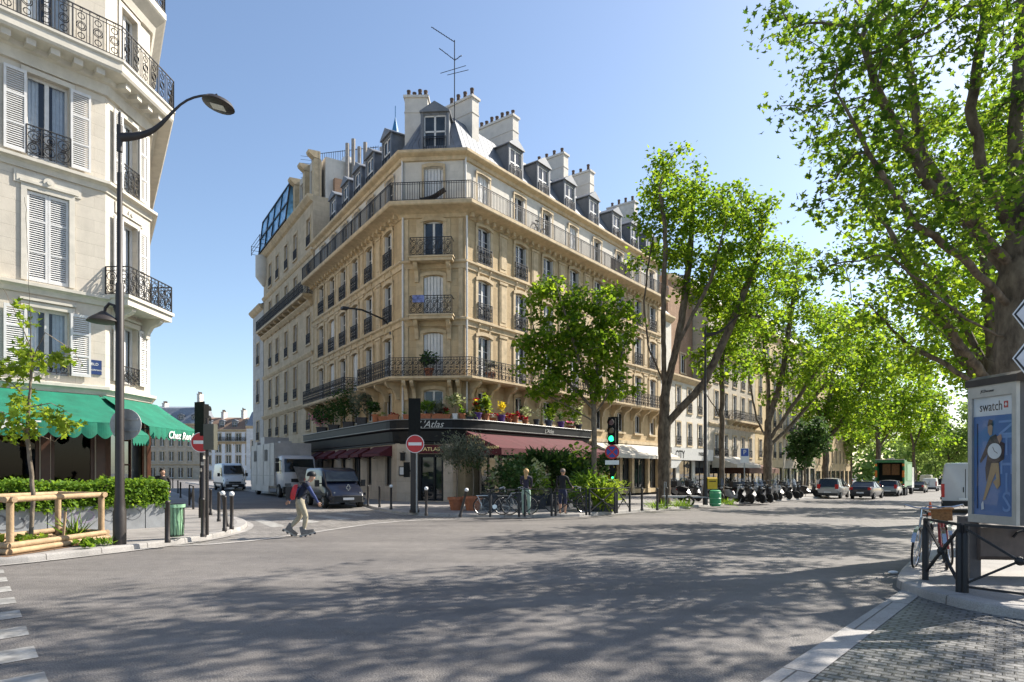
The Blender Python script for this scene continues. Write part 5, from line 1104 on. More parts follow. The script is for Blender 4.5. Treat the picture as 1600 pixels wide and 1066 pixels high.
rowtree(1566, 50, "plane tree of the right pavement glimpsed left of the panel, third behind the huge trunk", [lim(50, (1566, 660, 0), (1530, 600, 0), (1520, 560, 0)), lim(50, (1566, 660, 0), (1590, 560, 0))], [((37, 50, 11.5), (4.5, 4.5, 4)), ((40, 50, 12), (4, 4, 5))], .36, 7, 4500, .32, fork=640, clumps=80, rc=1.2, per=8, step=.55)
fw = np.column_stack([RNG.uniform(108, 185, 5200), RNG.uniform(196, 214, 5200), RNG.random(5200) ** .8]); fw[:, 2] = -2 + fw[:, 2] * (13 + 4 * np.sin(fw[:, 0] * .22) + 3 * np.sin(fw[:, 0] * .61 + 1))
tag(leaf_mesh("distant_wood", fw, 1.5, G_far, LEAF6, droop=.3), "haze-paled green wood closing the far end of the boulevard", "wood", kind='stuff')

rowtree(1428, 108, "light green plane tree between the refuse lorry and the far rounded tree", [lim(108, (1428, 700, 0), (1415, 640, 0)), lim(108, (1428, 700, 0), (1450, 640, 0))], [el(1432, 625, 108, 40, 50, 5), el(1450, 670, 108, 34, 34, 4)], .45, 45, 4500, .45, fork=690, clumps=80, rc=1.8, per=8, step=.9)
# ------------------------------------------------------------ street furniture
M_brown = mat("brown_cast_iron", (.032, .025, .022), .5, var=.3, scale=5, stain=.3)
M_dgreen = mat("dark_green_paint", (.013, .014, .013), .75, var=.25, spec=.15)
M_signred = mat("sign_red", (.50, .02, .025), .35, var=.08)
M_signwhite = mat("sign_white", (.75, .75, .74), .4, var=.06)
M_signblue = mat("sign_blue", (.02, .07, .33), .4, var=.1)
M_galv = mat("galvanised_grey", (.33, .34, .34), .45, var=.2, metal=.4, stain=.2)
M_log = mat("peeled_log", (.40, .275, .155), .75, var=.3, scale=7, bump=.3, stain=.35)
M_conc = mat("planter_concrete", (.30, .31, .32), .8, var=.18, scale=3, bump=.2, stain=.5)
M_soil = mat("bare_soil", (.17, .10, .055), .95, var=.4, scale=20, bump=1.0, bscale=25)
M_rubber = mat("black_rubber", (.015, .015, .015), .8, var=.2)
M_chrome = mat("bright_metal", (.6, .6, .6), .25, metal=.9, var=.1)
def at_ground(px, py, h=KH): return G(px, py, h)

# tall street lamps
def street_lamp(name, label, b, hh, arm, rz, group=None):
    T = thing(name, label, "street lamp", b, rz, group)
    p = MB(); p.lathe([(.135, 0), (.135, .75), (.115, .8), (.11, .95), (.095, 1.1), (.085, 5.9), (.06, 5.95), (.055, hh * .86), (.032, hh * .862), (.03, hh)], 16); p.build("pole", M_brown, T, local=True, smooth=40)
    a = MB(); z0 = hh * .945; n = 14; pts = []; rs = []
    for k in range(n + 1):
        t = k / n; x = arm * t
        pts.append((x, 0, z0 - .02 + .1 * t + 1.05 * (1 / (1 + math.exp(-9 * (t - .52))) - 1 / (1 + math.exp(9 * .52))))); rs.append(.115 - .085 * min(1, t / .6) if t < .6 else .03)
    a.tube(pts, rs, 8, sx=.6); a.lathe([(.062, z0 - .35), (.062, z0 + .25)], 12); a.build("arm", M_brown, T, local=True, smooth=50)
    e = Vector(pts[-1]); l = MB(Matrix.Translation(e + Vector((.12, 0, -.17))) @ Matrix.Rotation(R(12), 4, 'Y')); l.bar((-.1, 0, .17), (-.02, 0, .05), .05); l.lathe([(.03, .12), (.12, .1), (.3, .02), (.36, -.06), (.33, -.09), (.1, -.1)], 20)
    lo_ = l.build("lamp_head", M_brown, T, local=True, smooth=50)
    g = MB(Matrix.Translation(e + Vector((.12, 0, -.17))) @ Matrix.Rotation(R(12), 4, 'Y')); g.box(-.15, .15, -.12, .12, -.115, -.1); g.build("led_panel", mat("lamp_lens", (.55, .55, .5), .3), lo_, local=True)
    return T
lb = at_ground(187, 851)
SL = street_lamp("street_lamp", "tall brown street lamp with curved arm standing by the timber tree guard", lb, 9.8, 2.02, R(8), "tall curved street lamps")
pl_ = MB(); z = 5.1
pl_.tube([(-.05, 0, z + .1), (-.12, .0, z + .32), (-.22, 0, z + .36), (-.3, 0, z + .26), (-.32, 0, z + .12)], .035, 7); pl_.lathe([(.05, .16), (.1, .12), (.3, -.02), (.34, -.08), (.3, -.09)], 18, (-.34, 0, z + .02)); pl_.build("path_lamp", M_brown, SL, local=True, smooth=50)
street_lamp("street_lamp", "slender street lamp between the yellow box and the low white shop", at_ground(1102, 789), 9.6, 2.4, R(-10), "tall curved street lamps")
rs_ = thing("round_sign", "grey back of a round traffic sign fixed to the brown lamp pole", "traffic sign", (lb.x + .02, lb.y + .2, 2.87))
m = MB(); m.disc((0, -.02, 0), .36, (0, 1, 0), .03, 28); m.build("disc", M_galv, rs_, local=True); m = MB(); m.box(-.3, .3, -.05, -.02, .1, .14); m.box(-.3, .3, -.05, -.02, -.16, -.12); m.build("clamp", M_galv, rs_, local=True)

# bollards
BOL = {}
def bollard(px, py, label, kind='plain', tilt=(0, 0), hh=.98, grp="brown pavement bollards"):
    b = at_ground(px, py)
    if kind not in BOL:
        T = thing("bollard", label, "bollard", b, 0, grp); m = MB()
        m.lathe([(.065, 0), (.065, .08), (.05, .1), (.048, hh - .06), (.055, hh - .05), (.055, hh - .03), (.03, hh)], 10); m.build("post", M_brown, T, local=True, smooth=40)
        if kind == 'white':
            w = MB(); w.ball((0, 0, hh + .03), .075, 12, 8); w.build("ball_top", M_signwhite, T, local=True, smooth=60)
        BOL[kind] = T
    else: T = dup_at(BOL[kind], b, 0, label); T['group'] = grp
    T.rotation_euler = (R(tilt[0]), R(tilt[1]), 0)
    return T
for a in ((262, 848, "bollard nearest the street lamp, in front of the green litter bin"), (317, 839, "bollard between the litter bin and the thin sign pole"), (351, 830, "bollard at the kerb tip, in front of the two white topped bollards"), (342, 815, "bollard set back behind the white topped pair on the left pavement"), (329, 805, "bollard directly right of the thick traffic light post"),
          (282, 778, "small bollard by the left kerb of the side street, near the dark barrier"), (278, 771, "second small bollard from the dark barrier along the side street kerb"), (270, 763, "farthest small bollard along the left kerb of the side street"),
          (575, 791, "bollard beside the dark blue van, leftmost outside the restaurant"), (593, 793, "bollard outside the restaurant between the van and the doorway wall"), (1003, 798, "bollard just past the end of the crossed barriers"), (1027, 797.5, "bollard in front of the thick plane trunk by the barriers"), (1042, 795, "bollard right of the thick plane trunk at the kerb")): bollard(*a)
for a in ((362, 827, "white topped bollard upright at the tip of the left pavement", (0, 0)), (356, 823, "white topped bollard leaning sideways at the tip of the left pavement", (0, -9)), (611, 796.5, "white topped bollard left of the no entry sign"), (666, 806, "white topped bollard in front of the restaurant doorway"), (718.5, 808, "white topped bollard leaning hard to one side by the terracotta pots", (0, 14))): bollard(a[0], a[1], a[2], 'white', a[3] if len(a) > 3 else (0, 0))
# dark low barrier on the far left kerb
def xbarrier(name, label, a, b, hh=1.0, grp=None, base_rail=False, m=None, posth=.78, post=.045):
    T = thing(name, label, "barrier", a, 0, grp); f = MB(); a, b = Vector(a), Vector(b); u = Vector((0, 0, 1)); mt = m or M_iron
    f.bar(a + u * hh, b + u * hh, .05, .035); f.bar(a + u * .12, b + u * (hh - .05), .035, .03); f.bar(a + u * (hh - .05), b + u * .12, .035, .03)
    c = (a + b) / 2 + u * (hh / 2 + .035); f.ball(c, .06, 8, 6)
    if base_rail: f.bar(a + u * .08, b + u * .08, .03)
    f.build("rail", mt, T)
    for p in (a, b):
        q = MB(); q.box(p.x - post / 2, p.x + post / 2, p.y - post / 2, p.y + post / 2, p.z, p.z + hh); q.lathe([(.045, 0), (.045, posth), (.03, posth + .04)], 12, p); q.build("post", mt, T, smooth=40)
    return T
xbarrier("railing_barrier", "short dark barrier by the left kerb of the shaded side street", at_ground(302, 796), at_ground(296, 790))
bx = [((766, 807.6), (811, 807.6), "first crossed barrier from the leaning bollard, before the bicycles"), ((820, 807.3), (862, 806.7), "crossed barrier right of the pale coated cyclist"), ((868, 806.3), (916, 805), "crossed barrier in front of the man in dark clothes"), ((921, 805), (961, 802.6), "crossed barrier in front of the feathery green shrubs"), ((964, 802), (984, 799.6), "short last crossed barrier beside the traffic light")]
for a, b, lbl in bx: xbarrier("cross_barrier", lbl, at_ground(*a), at_ground(*b), 1.0, "crossed barriers outside the restaurant")
xbarrier("cross_barrier", "black crossed barrier across the near right corner in front of the bicycles", at_ground(1446, 906), at_ground(1499, 925), .93, "black crossed barriers on the right pavement")
xbarrier("cross_barrier", "black crossed barrier with a base rail in front of the panel's waste container", at_ground(1508, 926), at_ground(1690, 950), .93, "black crossed barriers on the right pavement", True)

# traffic lights and no entry signs
def traffic_head(T, c, d, lit=None, back=True, hh=.95, w=.3):
    d = Vector((d[0], d[1], 0)).normalized(); M = Matrix.Translation(c) @ Matrix.Rotation(math.atan2(d.y, d.x) + R(90), 4, 'Z')   # front faces -y of M
    h = MB(M); h.box(-w / 2, w / 2, -.12, .1, -hh / 2, hh / 2); h.box(-w / 2 - .06, w / 2 + .06, .08, .12, -hh / 2 - .08, hh / 2 + .08); ho = h.build("signal_head", M_dgreen, T)
    for k, (nm, c1) in enumerate((("red", (.10, .01, .01)), ("amber", (.12, .06, .01)), ("green", (.01, .08, .04)))):
        z = hh / 2 - hh * (k + .5) / 3; l = MB(M); l.disc((0, -.13, z), hh * .12, (0, -1, 0), .012, 18)
        l.build("lens", emit("lens_green_lit", (.02, .8, .3), 1.6) if lit == nm else mat("lens_" + nm, c1, .25), ho)
        v = MB(M); pts = [(hh * .14 * math.cos(R(a)), -.12, z + hh * .14 * math.sin(R(a))) for a in range(-20, 201, 22)]
        for p, q in zip(pts, pts[1:]): v.poly([p, q, (q[0], -.27, q[2]), (p[0], -.27, p[2])])
        v.build("visor", M_dgreen, ho, fixn=False)
def no_entry(name, label, c, d):
    d = Vector((d[0], d[1], 0)).normalized(); T = thing(name, label, "traffic sign", c); M = Matrix.Translation(c) @ Matrix.Rotation(math.atan2(d.y, d.x) + R(90), 4, 'Z')
    a = MB(M); a.disc((0, 0, 0), .36, (0, 1, 0), .02, 32); a.build("rim", M_signwhite, T); a = MB(M); a.disc((0, -.006, 0), .335, (0, 1, 0), .004, 32); a.build("face", M_signred, T); a = MB(M); a.box(-.26, .26, -.014, -.008, -.06, .06); a.build("bar", M_signwhite, T); return T
tp = at_ground(317, 809); T = thing("traffic_light", "traffic light on a thick sticker covered post, seen from behind, at the left corner", "traffic light", tp)
m = MB(); m.lathe([(.14, 0), (.14, .7), (.11, .75), (.1, 3.4)], 12, tp); m.build("pole", M_brown, T, smooth=40)
traffic_head(T, (tp.x, tp.y - .05, 3.65), (.5, .85), None, hh=1.05, w=.42)
st_ = MB()
for k in range(7):
    a = .6 * k + 3.6; z = .9 + .22 * k; M_ = Matrix.Translation((tp.x, tp.y, z)) @ Matrix.Rotation(a, 4, 'Z'); st_ = MB(M_); st_.box(-.05, .05, -.115, -.105, 0, .12)
    st_.build("sticker", mat("old_stickers", (.55, .5, .42), .8, var=.5, scale=12), T)
no_entry("no_entry_sign", "red no entry sign on the left corner's traffic light post", (tp.x + .02, tp.y - .16, 2.82), (.15, -1))
sp_ = at_ground(323.5, 836); T = thing("traffic_light", "rear of a small signal box on a thin pole at the left corner", "traffic light", sp_)
m = MB(); m.lathe([(.045, 0), (.04, 3.05)], 10, sp_); m.build("pole", M_brown, T, smooth=40); m = MB(); m.box(sp_.x - .05, sp_.x + .22, sp_.y - .1, sp_.y + .12, 2.35, 3.02); m.build("signal_head", mat("olive_grey", (.09, .09, .07), .5), T)
np_ = at_ground(647.5, 801); T = thing("traffic_light", "thick black traffic light post before the restaurant doorway, seen from behind", "traffic light", np_)
m = MB(); m.box(np_.x - .14, np_.x + .14, np_.y - .12, np_.y + .12, np_.z, np_.z + 2.9); m.lathe([(.2, 0), (.2, .1), (.15, .14)], 12, np_); m.build("pole", M_brown, T)
traffic_head(T, (np_.x, np_.y, 4.0), (-.2, 1), None, hh=1.25, w=.36)
m = MB(); m.box(np_.x - .42, np_.x - .2, np_.y - .1, np_.y + .1, 1.55, 2.15); m.bar((np_.x - .3, np_.y, 1.8), (np_.x, np_.y, 1.8), .05); m.build("pedestrian_signal", M_dgreen, T)
nq = at_ground(651, 801.5); T = no_entry("no_entry_sign", "red no entry sign on a thin pale pole before the restaurant doorway", (nq.x - .04, nq.y - .16, 2.87), (0, -1)); m = MB(); m.lathe([(.035, 0), (.035, 3.1)], 10, nq); m.build("pole", M_galv, T, smooth=40)
gp_ = at_ground(956, 797); T = thing("traffic_light", "traffic light showing green beside the cream shop awning", "traffic light", gp_)
m = MB(); m.lathe([(.15, 0), (.15, .6), (.1, .65), (.075, 3.1)], 12, gp_); m.build("pole", M_dgreen, T, smooth=40); traffic_head(T, (gp_.x + .02, gp_.y - .05, 3.55), (-.5, -.85), 'green', hh=1.05, w=.34)
m = MB(); m.box(gp_.x - .1, gp_.x + .1, gp_.y - .2, gp_.y - .05, 1.35, 1.95); ro = m.build("repeater", M_dgreen, T); m = MB(); m.disc((gp_.x, gp_.y - .21, 1.5), .06, (0, -1, 0), .01, 14); m.build("lens", emit("lens_green_lit", (.02, .8, .3), 1.6), ro)
c = (gp_.x - .02, gp_.y - .2, 2.62); T = thing("no_parking_sign", "round blue and red no parking sign under the green traffic light", "traffic sign", c)
m = MB(Matrix.Translation(c)); m.disc((0, 0, 0), .31, (0, 1, 0), .02, 28); m.build("rim", M_signred, T); m = MB(Matrix.Translation(c)); m.disc((0, -.006, 0), .24, (0, 1, 0), .004, 28); m.build("face", M_signblue, T)
m = MB(Matrix.Translation(c)); m.bar((-.18, -.012, .18), (.18, -.012, -.18), .06, .006, (0, 1, 0)); m.bar((-.18, -.018, -.18), (.18, -.018, .18), .06, .006, (0, 1, 0)); m.build("bars", M_signred, T)
m = MB(Matrix.Translation(c)); m.box(-.3, .3, 0, .02, -.55, -.36); m.build("plate", M_signwhite, T)
pk = at_ground(1163, 782); c = (pk.x, pk.y - .05, pk.z + 2.9); T = thing("parking_sign", "blue and white parking sign on a thin pole among the motorbikes", "traffic sign", pk)
m = MB(); m.lathe([(.035, 0), (.035, 3.2)], 8, pk); m.build("pole", M_galv, T); m = MB(Matrix.Translation(c)); m.box(-.28, .28, -.02, 0, -.45, .5); m.build("plate", M_signwhite, T); m = MB(Matrix.Translation(c)); m.box(-.24, .24, -.03, -.022, -.02, .46); fo = m.build("face", M_signblue, T); text("P", .42, M_signwhite, "lettering", fo, Matrix.Translation((c[0], c[1] - .034, c[2] + .22)))

# litter bin, green bin and yellow box
lbn = at_ground(274, 842); T = thing("litter_bin", "wire hoop litter bin with a pale green bag at the left corner", "litter bin", lbn); T.scale = (.66, .66, .86)
m = MB()
for k in range(14): a = 6.283 * k / 14; m.tube([(.27 * math.cos(a), .27 * math.sin(a), .1), (.3 * math.cos(a), .3 * math.sin(a), .5), (.3 * math.cos(a), .3 * math.sin(a), .98)], .012, 4)
for z in (.1, .98): m.tube([(.29 * math.cos(6.283 * k / 16), .29 * math.sin(6.283 * k / 16), z) for k in range(16)], .015, 4, closed=True)
m.bar((-.36, 0, 0), (-.36, 0, 1.05), .05); m.tube([(-.36, 0, 1.05), (-.3, 0, 1.05)], .02, 4); m.build("wire_cage", M_dgreen, T, local=True)
m = MB(); n = 22; pr = [(.18, .06), (.25, .12), (.265, .4), (.25, .6), (.27, .85), (.3, .98), (.33, .99), (.34, .9)]
m.loft([[(r * (1 + .07 * math.sin(5 * 6.283 * k / n + 3 * z) + .05 * math.sin(9 * 6.283 * k / n)) * math.cos(6.283 * k / n), r * (1 + .07 * math.sin(5 * 6.283 * k / n + 3 * z)) * math.sin(6.283 * k / n), z) for k in range(n)] for r, z in pr]); m.build("bag", mat("pale_green_plastic", (.28, .50, .30), .35, var=.25), T, local=True, smooth=60)
m = MB(); m.ball((0, -.02, .42), (.235, .235, .3), 12, 8); m.build("rubbish", mat("mixed_rubbish", (.45, .4, .33), .8, var=.6, scale=14), T, local=True)
yb = at_ground(1111.5, 789); T = thing("yellow_letter_box", "yellow letter box on a stand beside the slender lamp post", "letter box", yb)
m = MB(); m.box(-.26, .26, -.2, .2, .85, 1.4); m.extrude([(-.26, -.2, 1.4), (-.26, .2, 1.4), (-.26, .12, 1.48), (-.26, -.12, 1.48)], (.52, 0, 0)); m.build("box", mat("post_yellow", (.62, .40, .02), .45, var=.15), T, local=True)
m = MB(); m.box(-.18, .18, -.21, -.2, 1.24, 1.29); m.build("slot", M_dark, T, local=True); m = MB(); m.box(-.05, .05, -.05, .05, 0, .86); m.build("stand", M_brown, T, local=True)
gb_ = at_ground(1114.5, 790.5); T = thing("green_bin", "squat green drum bin in front of the yellow letter box", "bin", (gb_.x + .02, gb_.y - .25, gb_.z))
m = MB(); m.lathe([(.25, 0), (.28, .05), (.29, .7), (.27, .78), (.2, .82)], 16); m.build("drum", mat("bin_green", (.05, .32, .13), .5, var=.15), T, local=True, smooth=40); m = MB()
for z in (.12, .4, .68): m.lathe([(.285, z - .02), (.305, z), (.285, z + .02)], 16)
m.build("bands", mat("bin_green_light", (.2, .45, .25), .5), T, local=True, smooth=40)

# timber guard, planters, hedge
gA, gB, gC, gD = Vector((-10.0, 12.75, KH)), Vector((-9.85, 15.35, KH)), Vector((-11.35, 16.0, KH)), Vector((-11.6, 13.3, KH))
T = thing("tree_guard", "peeled log guard fence around the staked young tree", "tree guard", gA); u = Vector((0, 0, 1))
for p in (gA, gB, gC, gD): m = MB(); m.tube([p, p + u * 1.04], .066, 12); m.build("post", M_log, T, smooth=40)
for a, b in ((gA, gB), (gB, gC), (gC, gD), (gD, gA)):
    d = (b - a).normalized(); o_ = Vector((d.y, -d.x, 0)) * .1
    m = MB(); m.tube([a + u * 1.1 - d * .14, b + u * 1.1 + d * .14], .06, 12); m.build("top_rail", M_log, T, smooth=40)
    for z in (.07, .19): m = MB(); m.tube([a + u * z - d * .12 + o_ * (1.0 if z < .1 else .7), b + u * z + d * .12 + o_ * (1.0 if z < .1 else .7)], .062, 12); m.build("bottom_rail", M_log, T, smooth=40)
m = MB(); gpoly(m, [gA + Vector((.25, -.4, 0)), gB + Vector((.3, .1, 0)), gC + Vector((-.1, .1, 0)), gD + Vector((-.1, -.2, 0))], KH + .008); struct("tree_pit", m, M_soil)
m = MB()
n = 15
gr = [[(gA.lerp(gD, j / n)).lerp(gB.lerp(gC, j / n), i / n) + u * (.06 + .05 * math.sin(i * 1.9 + j) * math.cos(j * 2.3 + .4 * i) + .1 * math.sin(math.pi * i / n) * math.sin(math.pi * j / n)) for j in range(n + 1)] for i in range(n + 1)]
for i in range(n):
    for j in range(n): m.poly([gr[i][j], gr[i + 1][j], gr[i + 1][j + 1], gr[i][j + 1]])
struct("soil_mound", m, M_soil, smooth=80)
for k, (p, lb_) in enumerate(((Vector((-10.95, 13.35, KH)), "thin wooden stake at the near end of the timber guard"), (Vector((-10.25, 14.6, KH)), "short wooden stake beside the leafy tuft in the timber guard"))):
    T = thing("wooden_stake", lb_, "stake", p, 0, "stakes in the tree pit"); m = MB(); m.tube([(0, 0, 0), (.05, .02, .75)], .028, 6); m.build("stick", M_log, T, local=True)
def tuft(name, label, c, r, hh, n, gm, leafn=BLADE, size=.3, seed=0, grp=None, cat="plant"):
    rng = np.random.default_rng(seed); T = thing(name, label, cat, c, 0, grp); q = in_ell(rng, (c[0], c[1], c[2]), (r, r, .01), n); q[:, 2] = c[2] + rng.random(n) * hh * .5
    d = np.column_stack([(q[:, 0] - c[0]) / r * .6, (q[:, 1] - c[1]) / r * .6, np.full(n, 1.1)]); leaf_mesh("leaves", q, size, gm, leafn, T, rng=rng, dirs=d, droop=0, up=.1); return T
tuft("weed_tuft", "spiky green tuft at the far end inside the timber guard", Vector((-10.4, 15.2, KH + .08)), .18, .2, 60, G_hedge, size=.5, seed=1, grp="weeds around the tree pit")
tuft("weed_tuft", "leafy weeds by the near stake inside the timber guard", Vector((-11.0, 13.5, KH + .08)), .2, .5, 70, G_young, LEAF6, .14, 2, "weeds around the tree pit")
tuft("weed_tuft", "low weeds at the foot of the young tree", Vector((-10.6, 14.1, KH + .12)), .35, .2, 90, G_young, LEAF6, .1, 3, "weeds around the tree pit")
tuft("weed_tuft", "small weeds growing outside the guard beside its bottom log", Vector((-9.55, 14.4, KH + .01)), .3, .15, 70, G_hedge, LEAF6, .1, 4, "weeds around the tree pit")
tuft("weed_tuft", "grassy weeds at the foot of the tall street lamp", Vector((lb.x - .15, lb.y - .25, KH + .01)), .2, .15, 60, G_hedge, LEAFN, .16, 5, "weeds around the tree pit")
tuft("weed_tuft", "tiny weed sprouting from the kerb joint below the street lamp", Vector((-9.1, 13.75, KH + .01)), .1, .12, 25, G_hedge, LEAF6, .12, 6, "weeds around the tree pit")
pe = at_ground(258, 823.5); pd = Vector((.62, .785, 0)).normalized(); pn = Vector((-pd.y, pd.x, 0))
ends = [0, .55, 1.75, 2.95, 4.2, 5.5, 6.8]
plb = ["narrow concrete planter block at the bin end of the hedge row", "concrete planter with faint pale scribble right of the lamp post", "concrete planter with faint purple tag behind the lamp post", "concrete planter with dark line graffiti in the middle of the hedge row", "concrete planter with black looping graffiti behind the young tree", "concrete planter at the near left end of the hedge row"]
for k in range(6):
    M_ = frame((pe.x - pd.x * ends[k + 1], pe.y - pd.y * ends[k + 1], KH), pd); w = ends[k + 1] - ends[k]; T = thing("concrete_planter", plb[k], "planter", M_.translation, 0, "concrete planters under the hedge")
    m = MB(M_); m.box(.012, w - .012, 0, .09, 0, .7); m.box(.012, w - .012, .61, .7, 0, .7); m.box(.012, .1, .09, .61, 0, .7); m.box(w - .1, w - .012, .09, .61, 0, .7); m.box(.1, w - .1, .09, .61, 0, .5); m.build("trough", M_conc, T)
    random.seed(40 + k); gm_ = mat("graffiti_purple", (.28, .24, .32), .8, var=.3) if k == 2 else mat("graffiti_grey", (.13, .13, .14), .8, var=.3)
    if k in (1, 2, 3, 4):
        g = MB(M_)
        for r_ in range(3 if k != 3 else 2):
            x = .18 + r_ * .3; pts = [(x + .16 * math.cos(t * .55 + r_) * (1 + .2 * math.sin(t)) + t * .014, -.002, .42 + .16 * math.sin(t * .55 + r_) - (.01 * t if k == 3 else 0)) for t in range(int(11 + 4 * random.random()))]
            for a, b in zip(pts, pts[1:]): g.bar(a, b, .042 if k != 1 else .022, .003, (0, 1, 0))
        g.build("graffiti", gm_, T)
hd = thing("hedge", "clipped bright green hedge growing along the concrete planters", "hedge", (pe.x, pe.y, KH + .6)); rng = np.random.default_rng(5); M_ = frame((pe.x - pd.x * 6.8, pe.y - pd.y * 6.8, KH), pd)
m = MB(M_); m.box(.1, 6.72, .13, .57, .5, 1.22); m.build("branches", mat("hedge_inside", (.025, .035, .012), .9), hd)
nl_ = 9000; q = np.column_stack([rng.random(nl_) * 6.85 - .02, rng.random(nl_) * .78 - .05, .62 + rng.random(nl_) * .76]); f = rng.integers(0, 10, nl_)
q[f < 5, 1] = -.04 + rng.normal(size=(f < 5).sum()) * .045; q[(f >= 5) & (f < 8), 2] = 1.33 + rng.normal(size=((f >= 5) & (f < 8)).sum()) * .05; q[f == 8, 0] = 6.83 + rng.normal(size=(f == 8).sum()) * .04
q[:, 1] += .04 * np.sin(q[:, 0] * 3.1) + .03 * np.sin(q[:, 0] * 7); q[:, 2] += .035 * np.sin(q[:, 0] * 2.3 + 1) + .03 * np.sin(q[:, 0] * 6.1)
MM = np.array(M_); q = q @ MM[:3, :3].T + MM[:3, 3]; leaf_mesh("leaves", q, .085, G_hedge, LEAF6, hd, rng=rng, up=.3, droop=-.2)

# advertising panel on the waste container
bf, bn = P(1515, 735, 9.75), P(1591, 735, 8.95); axd = (Vector((bn.x, bn.y)) - Vector((bf.x, bf.y))); axd3 = Vector((axd.x, axd.y, 0)); Wd = axd.length
BM_ = frame((bf.x, bf.y, 0), axd); T = thing("advertising_panel", "tall grey framed advertising panel with a blue watch poster on the waste container", "advertising panel", (bf.x, bf.y, KH))
m = MB(BM_); z0, z1 = 1.03, 3.06; fr = .07
m.box(0, Wd, .035, .62, z0, z1); m.build("case", mat("case_grey", (.10, .095, .09), .5, var=.2), T)
m = MB(BM_); m.box(0, Wd, -.03, .03, z0, z0 + .12); m.box(0, Wd, -.03, .03, z1 - .17, z1); m.box(0, fr, -.03, .03, z0 + .12, z1 - .17); m.box(Wd - fr, Wd, -.03, .03, z0 + .12, z1 - .17); m.build("frame", mat("satin_aluminium", (.42, .41, .38), .4, metal=.3, var=.12), T)
m = MB(BM_); m.extrude([(-.03, -.05, z1), (-.03, .66, z1), (-.03, .66, z1 + .1), (-.03, .1, z1 + .16), (-.03, -.05, z1 + .1)], (Wd + .06, 0, 0)); m.build("roof_cap", M_brown, T)
text("JCDecaux", .055, M_iron, "maker_lettering", T, BM_ @ Matrix.Translation((Wd * .42, -.034, z1 - .085)), .002, shear=.2)
# poster: sheet, photograph's flat shapes
pw, ph, pz = Wd - 2 * fr, z1 - z0 - .29, z0 + .12; PM = BM_ @ Matrix.Translation((fr, .012, pz))
m = MB(PM); m.box(0, pw, 0, .01, 0, ph); po_ = m.build("poster", mat("poster_blue", (.10, .20, .42), .35, var=.12, scale=1.2), T)
m = MB(PM); m.box(0, pw, -.003, 0, ph * .84, ph); m.build("poster_band", M_signwhite, po_)
text("swatch", .2, M_iron, "poster_lettering", po_, PM @ Matrix.Translation((pw * .44, -.006, ph * .915)), .001, sx=.98 * pw / .95); m = MB(PM); m.box(pw * .76, pw * .86, -.006, -.003, ph * .895, ph * .95); lo2 = m.build("poster_emblem", M_signred, po_); m = MB(PM); m.box(pw * .8, pw * .82, -.008, -.006, ph * .905, ph * .94); m.box(pw * .78, pw * .84, -.0085, -.006, ph * .917, ph * .928); m.build("emblem_cross", M_signwhite, lo2)
lm = mat("poster_pale_blue", (.22, .34, .58), .4); 
for i, ch in enumerate("SIHTN"[::1]):
    text(ch, .42, lm, "poster_lettering", po_, PM @ Matrix.Translation((pw * .82, -.004, ph * (.11 + .155 * i))) @ Matrix.Rotation(R(90 if ch in "NZ" else 0), 4, 'Y'), .0008, sx=.8)
m = MB(PM); m.box(pw * .08, pw * .105, -.006, 0, ph * .05, ph * .78); m.build("poster_strap", mat("poster_navy", (.02, .035, .09), .4), po_)
def flat(nm, pts, mt, k=1, par=None): m = MB(PM); m.extrude([(pw * x, -.004 - .003 * k, ph * y) for x, y in pts], (0, .002, 0)); return m.build(nm, mt, par or po_)
skin_p = mat("poster_skin", (.5, .3, .2), .5); dk = mat("poster_dark_jacket", (.05, .035, .04), .5); kh = mat("poster_khaki", (.40, .26, .13), .5)
fg = flat("poster_figure", [(.42, .66), (.56, .68), (.68, .62), (.78, .6), (.76, .47), (.62, .44), (.6, .38), (.45, .4), (.32, .28), (.3, .4), (.36, .52), (.18, .44), (.16, .46), (.34, .6)], dk, 1)
flat("poster_trousers", [(.46, .44), (.64, .44), (.68, .26), (.6, .22), (.5, .28), (.58, .31), (.56, .36), (.3, .13), (.24, .12)], kh, 2, fg); flat("poster_head", [(.37, .7), (.42, .67), (.47, .68), (.49, .74), (.44, .78), (.37, .76)], skin_p, 2, fg); flat("poster_hair", [(.36, .75), (.4, .81), (.49, .8), (.5, .75), (.44, .765)], dk, 3, fg)
flat("poster_raised_arm", [(.6, .66), (.7, .68), (.72, .64), (.66, .6)], skin_p, 3, fg); flat("poster_shoe", [(.2, .09), (.25, .12), (.27, .05), (.2, .04)], M_signwhite, 2, fg)
m = MB(PM); m.disc((pw * .54, -.014, ph * .54), .115, (0, 1, 0), .002, 26); dd = m.build("poster_dial", M_signwhite, fg); m = MB(PM); m.bar((pw * .54, -.0155, ph * .54), (pw * .62, -.0155, ph * .52), .008, .001, (0, 1, 0)); m.bar((pw * .54, -.0155, ph * .54), (pw * .5, -.0155, ph * .575), .008, .001, (0, 1, 0)); m.build("poster_dial_hands", M_iron, dd)
m = MB(BM_); m.poly([(.03, -.02, z0 + .1), (Wd - .03, -.02, z0 + .1), (Wd - .03, -.02, z1 - .15), (.03, -.02, z1 - .15)]); m.build("front_glass", clear_glass("panel_glass", (.86, .89, .91), .03), T)
